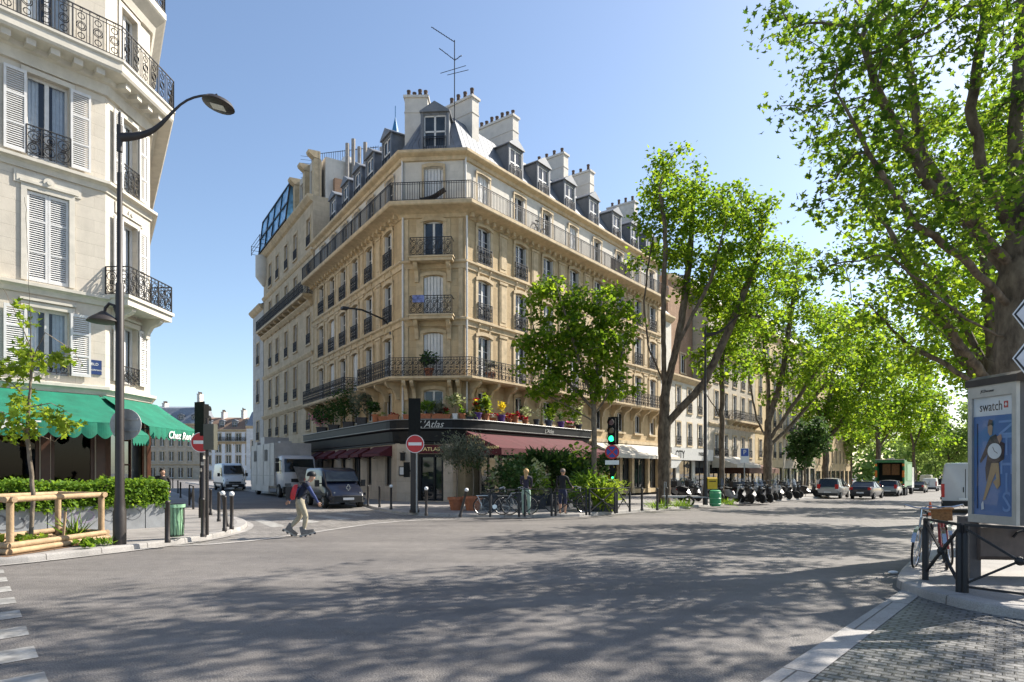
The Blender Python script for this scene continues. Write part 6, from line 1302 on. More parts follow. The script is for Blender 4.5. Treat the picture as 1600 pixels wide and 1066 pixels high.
# the waste container below
wl = Vector(at_ground(1528, 906)); T = thing("waste_container", "brown grey rounded waste container on stout legs under the advertising panel", "waste container", wl)
WM = frame((wl.x - .05, wl.y + .02, KH), (1, -.12))
m = MB(WM); pr = [(0, .36), (.06, .3), (.5, .28), (.62, .34), (.64, .8), (.5, .88), (.1, .88), (0, .8)]
m.extrude([(.1, y, z) for y, z in pr], (1.5, 0, 0)); m.build("container_body", mat("container_brown", (.13, .10, .085), .6, var=.25, stain=.4), T); m = MB(WM)
for x in (.0, 1.5): m.box(x, x + .16, .1, .45, 0, .95)
m.box(0, 1.66, .15, .4, .88, .92); m.build("legs", mat("container_leg", (.12, .105, .1), .6, var=.2), T); m = MB(WM); m.tube([(.55, -.02, .66), (.58, -.06, .74), (.66, -.07, .77), (.74, -.06, .74), (.77, -.02, .66)], .018, 6); m.build("handle", M_iron, T)
# direction signs
sgb = Vector((7.55, 8.9, KH)); T = thing("signpost", "grey signpost pole just outside the right edge carrying two white direction arrows", "signpost", sgb); m = MB(); m.lathe([(.06, 0), (.06, 4.6)], 12, sgb); m.build("pole", M_galv, T)
for z, txt, lbl in ((3.93, None, "upper blank white direction arrow sign on the right edge"), (3.33, ("Institut du", "Monde Arabe"), "lower white direction arrow sign with black lettering on the right edge")):
    SMx = frame((6.80, 8.78, z), (1, .02)); c = SMx.translation; T = thing("direction_sign", lbl, "direction sign", c, 0, "white arrow direction signs")
    def arrow(o, d, y): return [(0 + o, y, 0), (.2 + o * .8, y, .25 - o * .7), (1.5, y, .25 - o * .7), (1.5, y, -.25 + o * .7), (.2 + o * .8, y, -.25 + o * .7)]
    for nm, o, y, mt in (("edge", 0, -.08, M_signwhite), ("border", .02, -.084, M_iron), ("face", .05, -.088, mat("sign_grey_white", (.62, .62, .64), .4))): m = MB(SMx); m.extrude(arrow(o, 0, y), (0, .003, 0)); fo = m.build(nm, mt, T)
    if txt:
        for i, s in enumerate(txt): text(s, .15, M_iron, "lettering", fo, SMx @ Matrix.Translation((.215, -.0905, .075 - .165 * i)), .001, align='LEFT')
# traffic cone and scrap of paper
cb_ = G(1453.5, 806); T = thing("traffic_cone", "small orange traffic cone on the road behind the parked white van", "traffic cone", cb_); m = MB(); m.box(-.2, .2, -.2, .2, 0, .04); m.build("base", mat("cone_orange_dark", (.5, .1, .03), .5), T, local=True); m = MB(); m.lathe([(.14, .04), (.025, .62), (.02, .62)], 16); m.build("cone", mat("cone_orange", (.75, .13, .03), .45), T, local=True, smooth=40)
sc_ = G(1396, 897); m = MB(); m.ball((sc_.x, sc_.y, .03), (.09, .06, .03), 7, 5); tag(m.build("paper_scrap", M_signwhite), "crumpled white paper scrap in the gutter by the right kerb", "litter")
# ------------------------------------------------------------ vehicles (local: x forward, z up, wheels on z=0)
def paint(name, c, rough=.28, metal=0.0): return mat(name, c, rough, metal, var=.06, scale=2, coat=.3)
M_cglass = glass("car_glass", (.015, .02, .022), .03, .3)
M_plast = mat("black_plastic", (.02, .02, .021), .6, var=.2)
M_tail = mat("tail_lamp_red", (.5, .015, .012), .2, var=.1)
M_head = mat("headlamp_glass", (.25, .26, .27), .1, var=.3)
M_amber = mat("amber_lamp", (.7, .18, .01), .3)
M_rim = mat("wheel_alloy", (.42, .43, .44), .35, metal=.6)
WHEEL = {}
def wheel(T, x, y, r=.31, w=.2, name="wheel"):
    k = (r, w)
    if k not in WHEEL:
        t = MB(); n = 22
        prof = [(r * .62, -w / 2), (r * .93, -w / 2), (r, -w * .35), (r, w * .35), (r * .93, w / 2), (r * .62, w / 2)]
        t.loft([[(a * math.cos(6.2832 * j / n), b, a * math.sin(6.2832 * j / n)) for j in range(n)] for a, b in prof], cap=False); o = t.build(name, M_rubber, T, local=True, smooth=40)
        m = MB(); m.disc((0, -w * .4, 0), r * .64, (0, 1, 0), w * .8, 20); m.disc((0, -w * .47, 0), r * .16, (0, 1, 0), w * .94, 12)
        for q in range(5):
            a = 6.2832 * q / 5; d = Vector((math.cos(a), 0, math.sin(a)))
            for s in (-1, 1): m.bar(d * r * .12 + Vector((0, s * w * .45, 0)), d * r * .6 + Vector((0, s * w * .43, 0)), .05, .03)
        ro = m.build("rim", M_rim, o, local=True); WHEEL[k] = (o.data, ro.data)
    else:
        o = bpy.data.objects.new(name, WHEEL[k][0]); COL.objects.link(o); o.parent = T; ro = bpy.data.objects.new("rim", WHEEL[k][1]); COL.objects.link(ro); ro.parent = o
    o.location = (x, y, r); return o
def sec(x, w, z0, z1, tw=1.0, rnd=.08, n=3):
    """rounded cross-section at station x: half width w at the waist, w*tw at the top"""
    wb, wt = w * .94, w * tw; zm = z0 + (z1 - z0) * .45; pts = []
    half = [(0, z0), (wb - rnd, z0), (wb, z0 + rnd), (w, zm)]
    for k in range(n + 1): a = R(90 * k / n); half.append((wt - rnd + rnd * math.cos(a), z1 - rnd + rnd * math.sin(a)))
    half.append((0, z1 + .01))
    return [(x, y, z) for y, z in half] + [(x, -y, z) for y, z in half[::-1][1:-1]]
def quadp(mb, pts, off): 
    n = (Vector(pts[1]) - Vector(pts[0])).cross(Vector(pts[2]) - Vector(pts[0])).normalized(); mb.extrude([Vector(p) + n * off for p in pts], -n * .01)
def car(name, label, loc, rz, pm, prof, belt, wbase, wid=.86, cab=None, r=.31, cat="car", rear_h=None, group=None, plate=True, estate=False):
    """prof: [(x, ztop of body)] rear..front ; cab: [(x, z)] outline of the glasshouse rear-bottom, rear-top, front-top, front-bottom"""
    T = thing(name, label, cat, loc, rz, group); b = MB(); x0, x1 = prof[0][0], prof[-1][0]
    ws = lambda x: wid * (1 - .16 * max(0, (abs((x - (x0 + x1) / 2) / ((x1 - x0) / 2)) - .72) / .28) ** 2)
    b.loft([sec(x, ws(x), .2 if x0 + .3 < x < x1 - .3 else .3, z, .95) for x, z in prof]); bo = b.build("body", pm, T, local=True, smooth=38)
    (ax, az), (bx_, bz), (cx_, cz), (dx_, dz) = cab; wb, wt = wid * .93, wid * .74
    g = MB(); g.loft([[(ax, wb, az), (bx_, wt, bz - .03), (cx_, wt, cz - .03), (dx_, wb, dz)], [(ax, -wb, az), (bx_, -wt, bz - .03), (cx_, -wt, cz - .03), (dx_, -wb, dz)]]); g.build("window_glass", M_cglass, T, local=True)
    m = MB(); m.loft([[(bx_ - .06, y * wt, bz - .05 + .05 * (1 - y * y)), (bx_ * .5 + cx_ * .5, y * wt * 1.02, max(bz, cz) - .02 + .06 * (1 - y * y)), (cx_ + .05, y * wt, cz - .05 + .05 * (1 - y * y))] for y in (-1.03, -.6, 0, .6, 1.03)], cap=False, closed=False)
    for s in (-1, 1):
        for (p, q), t in ((((ax, az), (bx_, bz)), .09), (((dx_, dz), (cx_, cz)), .07)): m.bar((p[0], s * wb * 1.005, p[1]), (q[0], s * wt * 1.02, q[1] - .03), t, .03)
        for f in ((.36, .68) if estate else (.48,)): m.bar((ax + (dx_ - ax) * (f - .03), s * wb * 1.005, az), (bx_ + (cx_ - bx_) * f, s * wt * 1.02, bz - .03), .07, .02)
    m.build("roof", pm, T, local=True)
    for sx in wbase:
        for s in (-1, 1): wheel(T, sx, s * (wid - .1), r)
    for s in (-1, 1):
        l = MB(); l.box(x0 - .015, x0 + .07, s * (wid - .2) - .12, s * (wid - .2) + .12, (rear_h or .75), (rear_h or .75) + (.36 if estate else .2)); l.build("tail_light", M_tail, T, local=True)
        l = MB(); l.box(x1 - .12, x1 - .02, s * (wid - .28) - .17, s * (wid - .28) + .17, .55, .7); l.build("headlight", M_head, T, local=True)
        l = MB(); l.ball((dx_ - .35, s * (wid + .1), dz + .06), (.08, .1, .07), 8, 6); l.build("door_mirror", pm, T, local=True)
    l = MB(); l.box(x0 - .03, x0 + .1, -wid * .86, wid * .86, .28, .46); l.build("bumper", M_plast, T, local=True); l = MB(); l.box(x1 - .1, x1 + .02, -wid * .8, wid * .8, .25, .42); l.build("bumper", M_plast, T, local=True)
    if plate: l = MB(); l.box(x0 - .045, x0 - .03, -.26, .26, .47, .58); l.build("number_plate", M_signwhite, T, local=True)
    return T
RZ = math.atan2(DR.y, DR.x)
silver, black_, navy, white_, grey_ = paint("silver_paint", (.40, .40, .40), .3, .5), paint("black_paint", (.012, .013, .016)), paint("navy_paint", (.006, .010, .024)), paint("white_car_paint", (.72, .72, .70)), paint("grey_paint", (.25, .26, .27), .3, .5)
EST = dict(prof=[(-2.2, .85), (-2.1, .95), (-1.2, .98), (.7, .95), (1.2, .9), (1.9, .8), (2.15, .6)], belt=.95, wbase=(-1.35, 1.4), cab=((-2.12, .93), (-1.85, 1.62), (.35, 1.6), (1.1, .92)), estate=True, rear_h=.8)
SAL = dict(prof=[(-2.25, .8), (-2.15, .98), (-1.5, 1.0), (.9, .93), (1.9, .8), (2.2, .6)], belt=.95, wbase=(-1.35, 1.35), cab=((-1.6, .97), (-.95, 1.42), (.1, 1.43), (.95, .92)))
HAT = dict(prof=[(-1.95, .8), (-1.85, .95), (-1.0, .96), (.9, .92), (1.6, .78), (1.9, .58)], belt=.95, wbase=(-1.2, 1.25), cab=((-1.82, .93), (-1.45, 1.5), (.1, 1.5), (.95, .9)), estate=True)
def carpos(px, py, back=2.2): p = G(px, py); return p + Vector((DR.x, DR.y, 0)) * back
car("estate_car", "silver estate car with roof rails queuing nearest the left kerb", carpos(1293, 779.5), RZ, silver, **EST)
car("saloon_car", "large dark saloon car in the middle of the queue behind the refuse lorry", carpos(1347, 780.5), RZ - .06, navy, **SAL)
car("hatchback_car", "small silver hatchback half hidden behind the dark saloon", carpos(1386, 776), RZ, grey_, **HAT)
car("saloon_car", "black saloon car ahead on the right of the green refuse lorry", carpos(1432, 770.5), RZ, black_, **SAL)
car("saloon_car", "white saloon car parked facing away beyond the silver estate", carpos(1322, 763) + Vector((0, 4, 0)), RZ, white_, **SAL)
car("hatchback_car", "pale hatchback parked left of the refuse lorry under the trees", carpos(1342, 758) + Vector((2, 8, 0)), RZ, white_, **HAT)
car("hatchback_car", "dark hatchback squeezed between silver estate and dark saloon", carpos(1327, 770) + Vector((.2, 4, 0)), RZ, grey_, **HAT)
def panel_van(name, label, loc, rz, pm, Ln=5.4, wid=.98, hh=2.45, nose=1.1, front=True, small=False, r=.34, dark=None, plate=True):
    T = thing(name, label, "van", loc, rz); b = MB(); xr, xf = -Ln / 2, Ln / 2; xn = xf - nose; bl_ = hh * .48
    st = [(xr, hh - .12), (xr + .06, hh - .03), (xr + .6, hh), (xn - .9, hh), (xn - .45, hh - .04), (xn - .12, hh - .2)]
    st2 = [(xn + .28, bl_ + .34), (xn + .45, bl_ + .16), (xf - .25, bl_ - .05), (xf - .03, bl_ - .32)]
    secs = [sec(x, wid * (1 if x < xn else 1 - .1 * (x - xn) / nose), .32, z, .86 if x < xn + .3 else .9, .12) for x, z in st + st2]; secs[0] = sec(xr, wid * .97, .35, hh - .12, .84, .12)
    b.loft(secs); b.build("body", pm, T, local=True, smooth=35)
    g = MB(); xa, xb = xn - .1, xn + .33; za, zb = hh - .2, bl_ + .3
    quadp(g, [(xb + .03, -wid * .82, zb + .02), (xb + .03, wid * .82, zb + .02), (xa + .04, wid * .72, za - .03), (xa + .04, -wid * .72, za - .03)], .06); g.build("windscreen", M_cglass, T, local=True)
    for s in (-1, 1):
        g = MB(); y = s * (wid * .955); y2 = s * wid * .88; q = [(xn - 1.0, y, bl_ + .1), (xn + .2, y, bl_ + .12), (xn - .12, y2, hh - .42), (xn - 1.0, y2, hh - .38)]
        quadp(g, q if s < 0 else q[::-1], .03); g.build("side_window", M_cglass, T, local=True)
        l = MB(); l.box(xn - .05, xn + .08, s * (wid + .17) - .1, s * (wid + .17) + .1, bl_ + .1, bl_ + .42); l.bar((xn, s * wid * .95, bl_ + .25), (xn, s * (wid + .12), bl_ + .25), .05); l.build("door_mirror", M_plast, T, local=True)
        l = MB(); hx = xf - .3; l.loft([[(hx - .2, s * (wid * .9), bl_ - .16), (hx + .2, s * (wid * .62), bl_ - .16), (hx + .22, s * (wid * .62), bl_ - .3), (hx, s * (wid * .93), bl_ - .36)], [(hx - .2, s * (wid * .7), bl_ - .1), (hx + .05, s * (wid * .55), bl_ - .12), (hx + .05, s * (wid * .55), bl_ - .3), (hx - .1, s * (wid * .7), bl_ - .36)]]); l.build("headlight", M_head, T, local=True)
        l = MB(); l.box(xr - .02, xr + .05, s * (wid * .9) - .07, s * (wid * .9) + .07, .75, 1.4); l.build("tail_light", M_tail, T, local=True)
        for sx in (xr + .95, xf - .95): wheel(T, sx, s * (wid - .12), r, .22)
        l = MB(); l.box(xr + .2, xf - .4, s * wid * 1.0 - .02, s * wid * 1.0 + .02, .62, .74); l.build("side_moulding", M_plast, T, local=True)
    l = MB(); l.box(xr - .06, xr + .1, -wid * .92, wid * .92, .35, .58); l.build("rear_bumper", dark or M_plast, T, local=True); l = MB(); l.loft([[(xf - .1, -wid * .86, .3), (xf - .1, -wid * .86, .62), (xf + .03, -wid * .7, .6), (xf + .03, -wid * .7, .3)], [(xf + .06, 0, .3), (xf + .06, 0, .64), (xf + .1, 0, .62), (xf + .1, 0, .3)], [(xf - .1, wid * .86, .3), (xf - .1, wid * .86, .62), (xf + .03, wid * .7, .6), (xf + .03, wid * .7, .3)]]); l.build("bumper", dark or M_plast, T, local=True)
    l = MB(); l.box(xr - .012, xr, -.012, .012, .6, hh - .3); l.box(xr - .03, xr, .06, .1, 1.0, 1.25); l.build("rear_door_seam", M_plast, T, local=True)
    if plate:
        l = MB(); l.box(xr - .075, xr - .055, -.26, .26, .62, .73); l.box(xf + .1, xf + .115, -.26, .26, .42, .53); po = l.build("number_plate", M_signwhite, T, local=True)
    l = MB(); l.box(xf - .06, xf + .035, -wid * .5, wid * .5, bl_ - .52, bl_ - .38); l.build("grille", M_plast, T, local=True)
    return T
RZL = math.atan2(-DL.y, -DL.x)                       # heading towards us on the side street
# dark blue van at the corner, facing us
bp_ = G(538, 795.5); tv = panel_van("delivery_van", "dark blue van with open windows facing us at the restaurant corner", (bp_.x - 1.15, bp_.y + 2.4, bp_.z), RZL - .05, navy, 5.0, .97, 1.96, 1.35, r=.33)
m = MB(); q = [(2.53, 0, .86), (2.53, .1, 1.0), (2.53, 0, 1.16), (2.53, -.1, 1.0)]
for a, b in zip(q, q[1:] + q[:1]): m.bar(a, b, .045, .03)
m.build("radiator_badge", M_chrome, tv, local=True)
vp = G(352, 767); panel_van("delivery_van", "white high roofed van parked behind the box lorry in the side street", (vp.x - .5, vp.y + 2.0, vp.z), RZL, white_, 5.6, 1.02, 2.5, 1.15)
panel_van("delivery_van", "white high roofed van parked at the right kerb behind the poster panel", G(1494, 802) + Vector((DR.x * 2.7 + .35, DR.y * 2.7, 0)), RZ + .03, paint("dull_white_paint", (.52, .52, .53)), 5.4, 1.0, 2.42, 1.1)
panel_van("delivery_van", "cream box van far ahead beyond the black saloon", carpos(1446, 763, 3), RZ, paint("cream_paint", (.55, .53, .47)), 5.6, 1.02, 2.6, 1.1)
panel_van("delivery_van", "small white van ahead beside the black saloon", carpos(1452, 768, 2.2), RZ, white_, 4.3, .9, 1.85, 1.1)
car("hatchback_car", "small pale car just showing left of the white van in the side street", (G(330, 764).x + .4, G(330, 764).y + 3, gz(-20, 60)), RZL, grey_, **HAT)

# silver box lorry on the side street
lp = G(432, 778); T = thing("box_lorry", "grimy pale grey box lorry with barred side windows facing us in the side street", "lorry", (lp.x - .35, lp.y + 3.1, lp.z), RZL)
M_box = mat("dirty_box_panels", (.46, .45, .44), .45, var=.2, scale=1.2, stain=.55); M_cab = paint("cab_grey_white", (.55, .56, .58))
b = MB(); b.box(-6.2, 1.5, -1.25, 1.25, .75, 3.75); b.build("box", M_box, T, local=True)
b = MB()
for s in (-1, 1): b.box(-6.1, -.2, s * 1.22 - .04, s * 1.22 + .04, .32, .86)
b.build("side_skirt", M_box, T, local=True)
for s in (-1, 1):
    b = MB()
    for x in (-6.2, -4.1, -1.9, .2, 1.45): b.box(x - .04, x + .04, s * 1.262 - .012, s * 1.262 + .012, .75, 3.75)
    b.box(-6.2, 1.5, s * 1.262 - .012, s * 1.262 + .012, 1.45, 1.5); b.build("panel_seams", M_galv, T, local=True)
    for x in (-4.6, -1.0):
        b = MB(); b.box(x - .4, x + .4, s * 1.26 - .015, s * 1.26 + .015, 2.55, 3.3); wo = b.build("side_window", M_cglass, T, local=True); b = MB()
        for k in range(5): b.box(x - .36 + .18 * k - .015, x - .36 + .18 * k + .015, s * 1.285 - .012, s * 1.285 + .012, 2.5, 3.35)
        b.build("window_bars", M_galv, wo, local=True)
b = MB(); b.loft([sec(x, w, .55, z, .93, .12) for x, w, z in ((1.55, 1.16, 2.75), (1.7, 1.18, 2.85), (2.6, 1.18, 2.85), (2.95, 1.17, 2.66), (3.22, 1.15, 1.95), (3.4, 1.1, 1.3), (3.42, 1.08, .9))]); b.build("cab", M_cab, T, local=True, smooth=35)
b = MB(); quadp(b, [(3.27, -1.0, 1.72), (3.27, 1.0, 1.72), (2.98, .95, 2.6), (2.98, -.95, 2.6)], .03); b.build("windscreen", M_cglass, T, local=True)
for s in (-1, 1):
    b = MB(); q = [(1.95, s * 1.15, 1.65), (2.95, s * 1.14, 1.6), (2.75, s * 1.1, 2.5), (1.95, s * 1.1, 2.55)]; quadp(b, q if s < 0 else q[::-1], .03); b.build("side_window", M_cglass, T, local=True)
    b = MB(); b.box(2.95, 3.1, s * 1.42 - .12, s * 1.42 + .12, 1.75, 2.35); b.box(2.95, 3.1, s * 1.42 - .12, s * 1.42 + .12, 2.4, 2.65); b.bar((3.0, s * 1.1, 2.45), (3.0, s * 1.4, 2.6), .04); b.bar((3.0, s * 1.1, 1.8), (3.0, s * 1.4, 1.8), .04); b.build("door_mirror", M_plast, T, local=True)
    b = MB(); b.box(3.36, 3.46, s * .82 - .2, s * .82 + .2, .8, .98); b.build("headlight", M_head, T, local=True)
    for x in (-4.4, 2.35): wheel(T, x, s * 1.08, .46, .28)
b = MB(); b.box(3.3, 3.5, -1.15, 1.15, .35, .75); b.box(3.41, 3.46, -.6, .6, 1.05, 1.28); b.build("bumper", M_plast, T, local=True)
b = MB(); b.box(-4.5, -3.2, -.9, .9, 3.75, 4.35); b.box(-1.2, -.4, -.4, .4, 3.75, 3.95); b.box(-6.1, -5.2, -1, 1, 3.75, 4.0); b.build("roof_unit", M_box, T, local=True)
# tilted grey panel / crane bucket carried ahead of the lorry's cab
b = MB(); b.extrude([(3.9, -.2, 1.0), (3.9, .55, 1.05), (3.75, .75, 2.0), (3.75, -.55, 2.1)], (.12, 0, 0)); b.bar((3.4, .1, .6), (3.9, .1, 1.1), .08); b.build("folded_tail_ramp", mat("grey_ramp", (.2, .19, .18), .7, var=.3, stain=.4), T, local=True)
# green refuse lorry
gp0 = carpos(1390, 774.5, 4.3); gp0.z = gz(gp0.x, gp0.y); T = thing("refuse_lorry", "green refuse lorry with open dark hopper and orange beacons", "lorry", gp0, RZ); GRN = paint("refuse_green", (.02, .20, .06), .4)
b = MB(); b.box(-2.6, 2.2, -1.25, 1.25, 1.0, 3.45); b.build("hopper_body", GRN, T, local=True)
b = MB(); b.box(-4.3, -2.6, -1.28, -1.12, .9, 3.6); b.box(-4.3, -2.6, 1.12, 1.28, .9, 3.6); b.box(-4.2, -2.6, -1.12, 1.12, 3.35, 3.6); b.box(-4.3, -2.6, -1.12, 1.12, .85, 1.3); b.build("loader_frame", GRN, T, local=True)
b = MB(); b.box(-2.9, -2.62, -1.1, 1.1, 1.3, 3.3); b.build("hopper", M_dark, T, local=True)
b = MB(); b.box(-3.3, -2.95, -.75, -.05, 2.1, 3.2); b.box(-3.3, -2.95, .05, .75, 2.1, 3.2); b.build("packer_plate", mat("rusty_plate", (.25, .11, .04), .7, var=.4), T, local=True)
b = MB(); b.box(-4.36, -4.3, -1.1, 1.1, .95, 1.05); b.box(-4.34, -3.2, -1.1, 1.1, 1.3, 1.45); b.build("loading_sill", mat("yellow_line", (.6, .4, .03), .5), T, local=True)
b = MB(); b.box(-4.4, -4.2, -1.25, 1.25, 3.6, 3.68); b.bar((-4.3, -.4, 3.72), (-4.3, .2, 3.72), .15); b.build("light_bar", M_cream, T, local=True)
for s in (-1, 1):
    for z, mt, nm in ((3.1, M_amber, "beacon"), (2.0, M_amber, "marker_light"), (1.1, M_tail, "tail_light")): b = MB(); b.box(-4.36, -4.3, s * 1.18 - .1, s * 1.18 + .1, z - .12, z + (.55 if z == 2.0 else .12)); b.build(nm, mt, T, local=True)
    for x in (-2.6, -1.3, 3.2): wheel(T, x, s * 1.05, .5, .3)
    b = MB(); b.box(-2.2, 1.6, s * 1.27 - .015, s * 1.27 + .015, 1.5, 3.2); b.build("side_panel", mat("pale_green_panel", (.2, .36, .2), .5), T, local=True)
b = MB(); b.box(2.4, 4.3, -1.22, 1.22, .7, 2.9); b.build("cab", paint("pale_cab", (.6, .62, .6)), T, local=True); b = MB(); b.box(4.3, 4.34, -1.1, 1.1, 1.6, 2.6); b.build("windscreen", M_cglass, T, local=True); b = MB(); b.box(-2.5, 4.2, -.9, .9, .55, 1.0); b.build("chassis", M_plast, T, local=True)

# motor scooters and motorbikes
def scooter(name, label, pm, big=False, screen=True, box=False):
    T = thing(name, label, "motorbike")
    f = MB(); f.loft([[(x, y * w, z0 + (z1 - z0) * t) for y, t in ((-.7, 0), (-1, .5), (-.75, 1), (.75, 1), (1, .5), (.7, 0))] for x, w, z0, z1 in ((-.95, .06, .62, .78), (-.7, .17, .42, .82), (-.2, .19, .3, .78), (.0, .17, .26, .5), (.25, .16, .24, .36), (.38, .17, .26, .6), (.48, .16, .45, .98), (.62, .08, .7, 1.0))]); f.build("bodywork", pm, T, local=True, smooth=45)
    s = MB(); s.loft([[(x, y * w, z + h * t) for y, t in ((-1, 0), (-.8, 1), (.8, 1), (1, 0))] for x, w, z, h in ((-.9, .1, .78, .1), (-.6, .16, .78, .14), (-.35, .15, .77, .1), (-.05, .12, .74, .06))]); s.build("seat", M_rubber, T, local=True, smooth=50)
    for x in (-.68, .68):
        w = MB(); n = 16; w.loft([[(a * math.cos(6.2832 * j / n), b, a * math.sin(6.2832 * j / n)) for j in range(n)] for a, b in ((.13, -.05), (.25, -.06), (.28, 0), (.25, .06), (.13, .05), (.13, -.05))], cap=False); w.disc((0, -.02, 0), .14, (0, 1, 0), .04, 12); wo = w.build("wheel", M_rubber, T, local=True, smooth=40); wo.location = (x, 0, .28)
    h = MB(); h.tube([(.68, .07, .28), (.5, .05, .95), (.44, 0, 1.05)], .025, 6); h.tube([(.68, -.07, .28), (.5, -.05, .95), (.44, 0, 1.05)], .025, 6); h.tube([(.32, -.36, 1.08), (.42, -.14, 1.06), (.42, .14, 1.06), (.32, .36, 1.08)], .02, 6)
    for sg in (-1, 1): h.bar((.36, sg * .3, 1.08), (.34, sg * .38, 1.28), .012); h.ball((.34, sg * .4, 1.3), (.02, .07, .045), 8, 5)
    h.build("handlebar", M_plast, T, local=True)
    l = MB(); l.ball((.6, 0, .88), (.06, .1, .07), 10, 6); l.build("headlight", M_head, T, local=True); l = MB(); l.box(-.99, -.94, -.07, .07, .66, .74); l.build("tail_light", M_tail, T, local=True)
    if screen: l = MB(); l.loft([[(.55, -.2, 1.0), (.58, 0, 1.0), (.55, .2, 1.0)], [(.42, -.18, 1.42), (.45, 0, 1.45), (.42, .18, 1.42)]], cap=False, closed=False); l.build("windshield", clear_glass("screen_glass", (.75, .8, .82), .15), T, local=True)
    if box: l = MB(); l.box(-1.2, -.8, -.2, .2, .9, 1.22); l.build("top_case", M_plast, T, local=True)
    m = MB(); m.box(-.75, -.1, .1, .22, .2, .34); m.bar((-.1, -.12, .3), (-.1, -.25, .02), .03); m.build("engine", M_galv, T, local=True)
    return T
SA = [scooter("motor_scooter", "", black_, screen=True), scooter("motor_scooter", "", silver, screen=True, box=True), scooter("motor_scooter", "", black_, screen=False, box=True), scooter("motor_scooter", "", paint("white_scooter", (.5, .5, .5)), screen=False)]
used = [False] * 4
def put(kind, px, py, ang, label):
    b = at_ground(px, py)
    if not used[kind]: o = SA[kind]; used[kind] = True; o.location = b; o.rotation_euler = (0, 0, ang); o['label'] = label
    else: o = dup_at(SA[kind], b, ang, label)
    o['group'] = "motorbikes and scooters parked on the pavement"
ord_ = ["first", "second", "third", "fourth", "fifth", "sixth", "seventh", "eighth", "ninth", "tenth"]
kn = ["black scooter with tall windshield", "silver scooter with rear top case", "black motorbike with rear top case", "pale grey scooter without windshield"]
random.seed(9)
def rowof(spots, text_):
    for i, (px, py, k) in enumerate(spots): put(k, px, py, R(-70) + random.uniform(-.35, .35), f"{kn[k]}, {ord_[i]} {text_}")
rowof([(1052, 777, 0), (1061, 780, 1), (1069, 776, 2), (1077, 783, 2), (1084, 778, 0), (1092, 782, 1), (1098, 777, 3)], "right of the thick plane trunk")
rowof([(1121, 785, 0), (1137, 780, 3), (1146, 785, 3), (1154, 783, 0), (1163, 786, 2), (1171, 784, 1), (1179, 786, 0), (1187, 784, 2), (1195, 785, 2), (1203, 782, 1)], "right of the green bin")
rowof([(1211, 781, 3), (1222, 780, 0), (1231, 779, 0), (1239, 778, 2), (1263, 776, 2)], "right of the forked tree's trunk")
# low trailer by the kerb
tb = at_ground(1064, 790); T = thing("flat_trailer", "small flat metal trailer parked by the grassy tree pit", "trailer", tb, R(-5))
m = MB(); m.box(-.9, .9, -.5, .5, .42, .5); m.bar((.9, 0, .45), (1.7, 0, .4), .06); m.build("deck", M_galv, T, local=True); m = MB()
for y in (-.55, .55): m.tube([(.3 + .24 * math.cos(6.28 * k / 14), y, .25 + .24 * math.sin(6.28 * k / 14)) for k in range(14)], .05, 6, closed=True)
for y in (-.55, .55): m.bar((.3, y - .03, .25), (.3, y + .03, .25), .14)
m.bar((.3, -.55, .25), (.3, .55, .25), .05); m.build("wheels", M_rubber, T, local=True); m = MB(); m.bar((-.8, 0, 0), (-.8, 0, .42), .06); m.bar((-.8, -.3, .5), (-.8, -.3, 1.2), .04); m.bar((-.8, .3, .5), (-.8, .3, 1.2), .04); m.bar((-.8, -.3, 1.2), (-.8, .3, 1.2), .04); m.build("frame_posts", M_galv, T, local=True)
# scooter rider far down the side street is built with the people

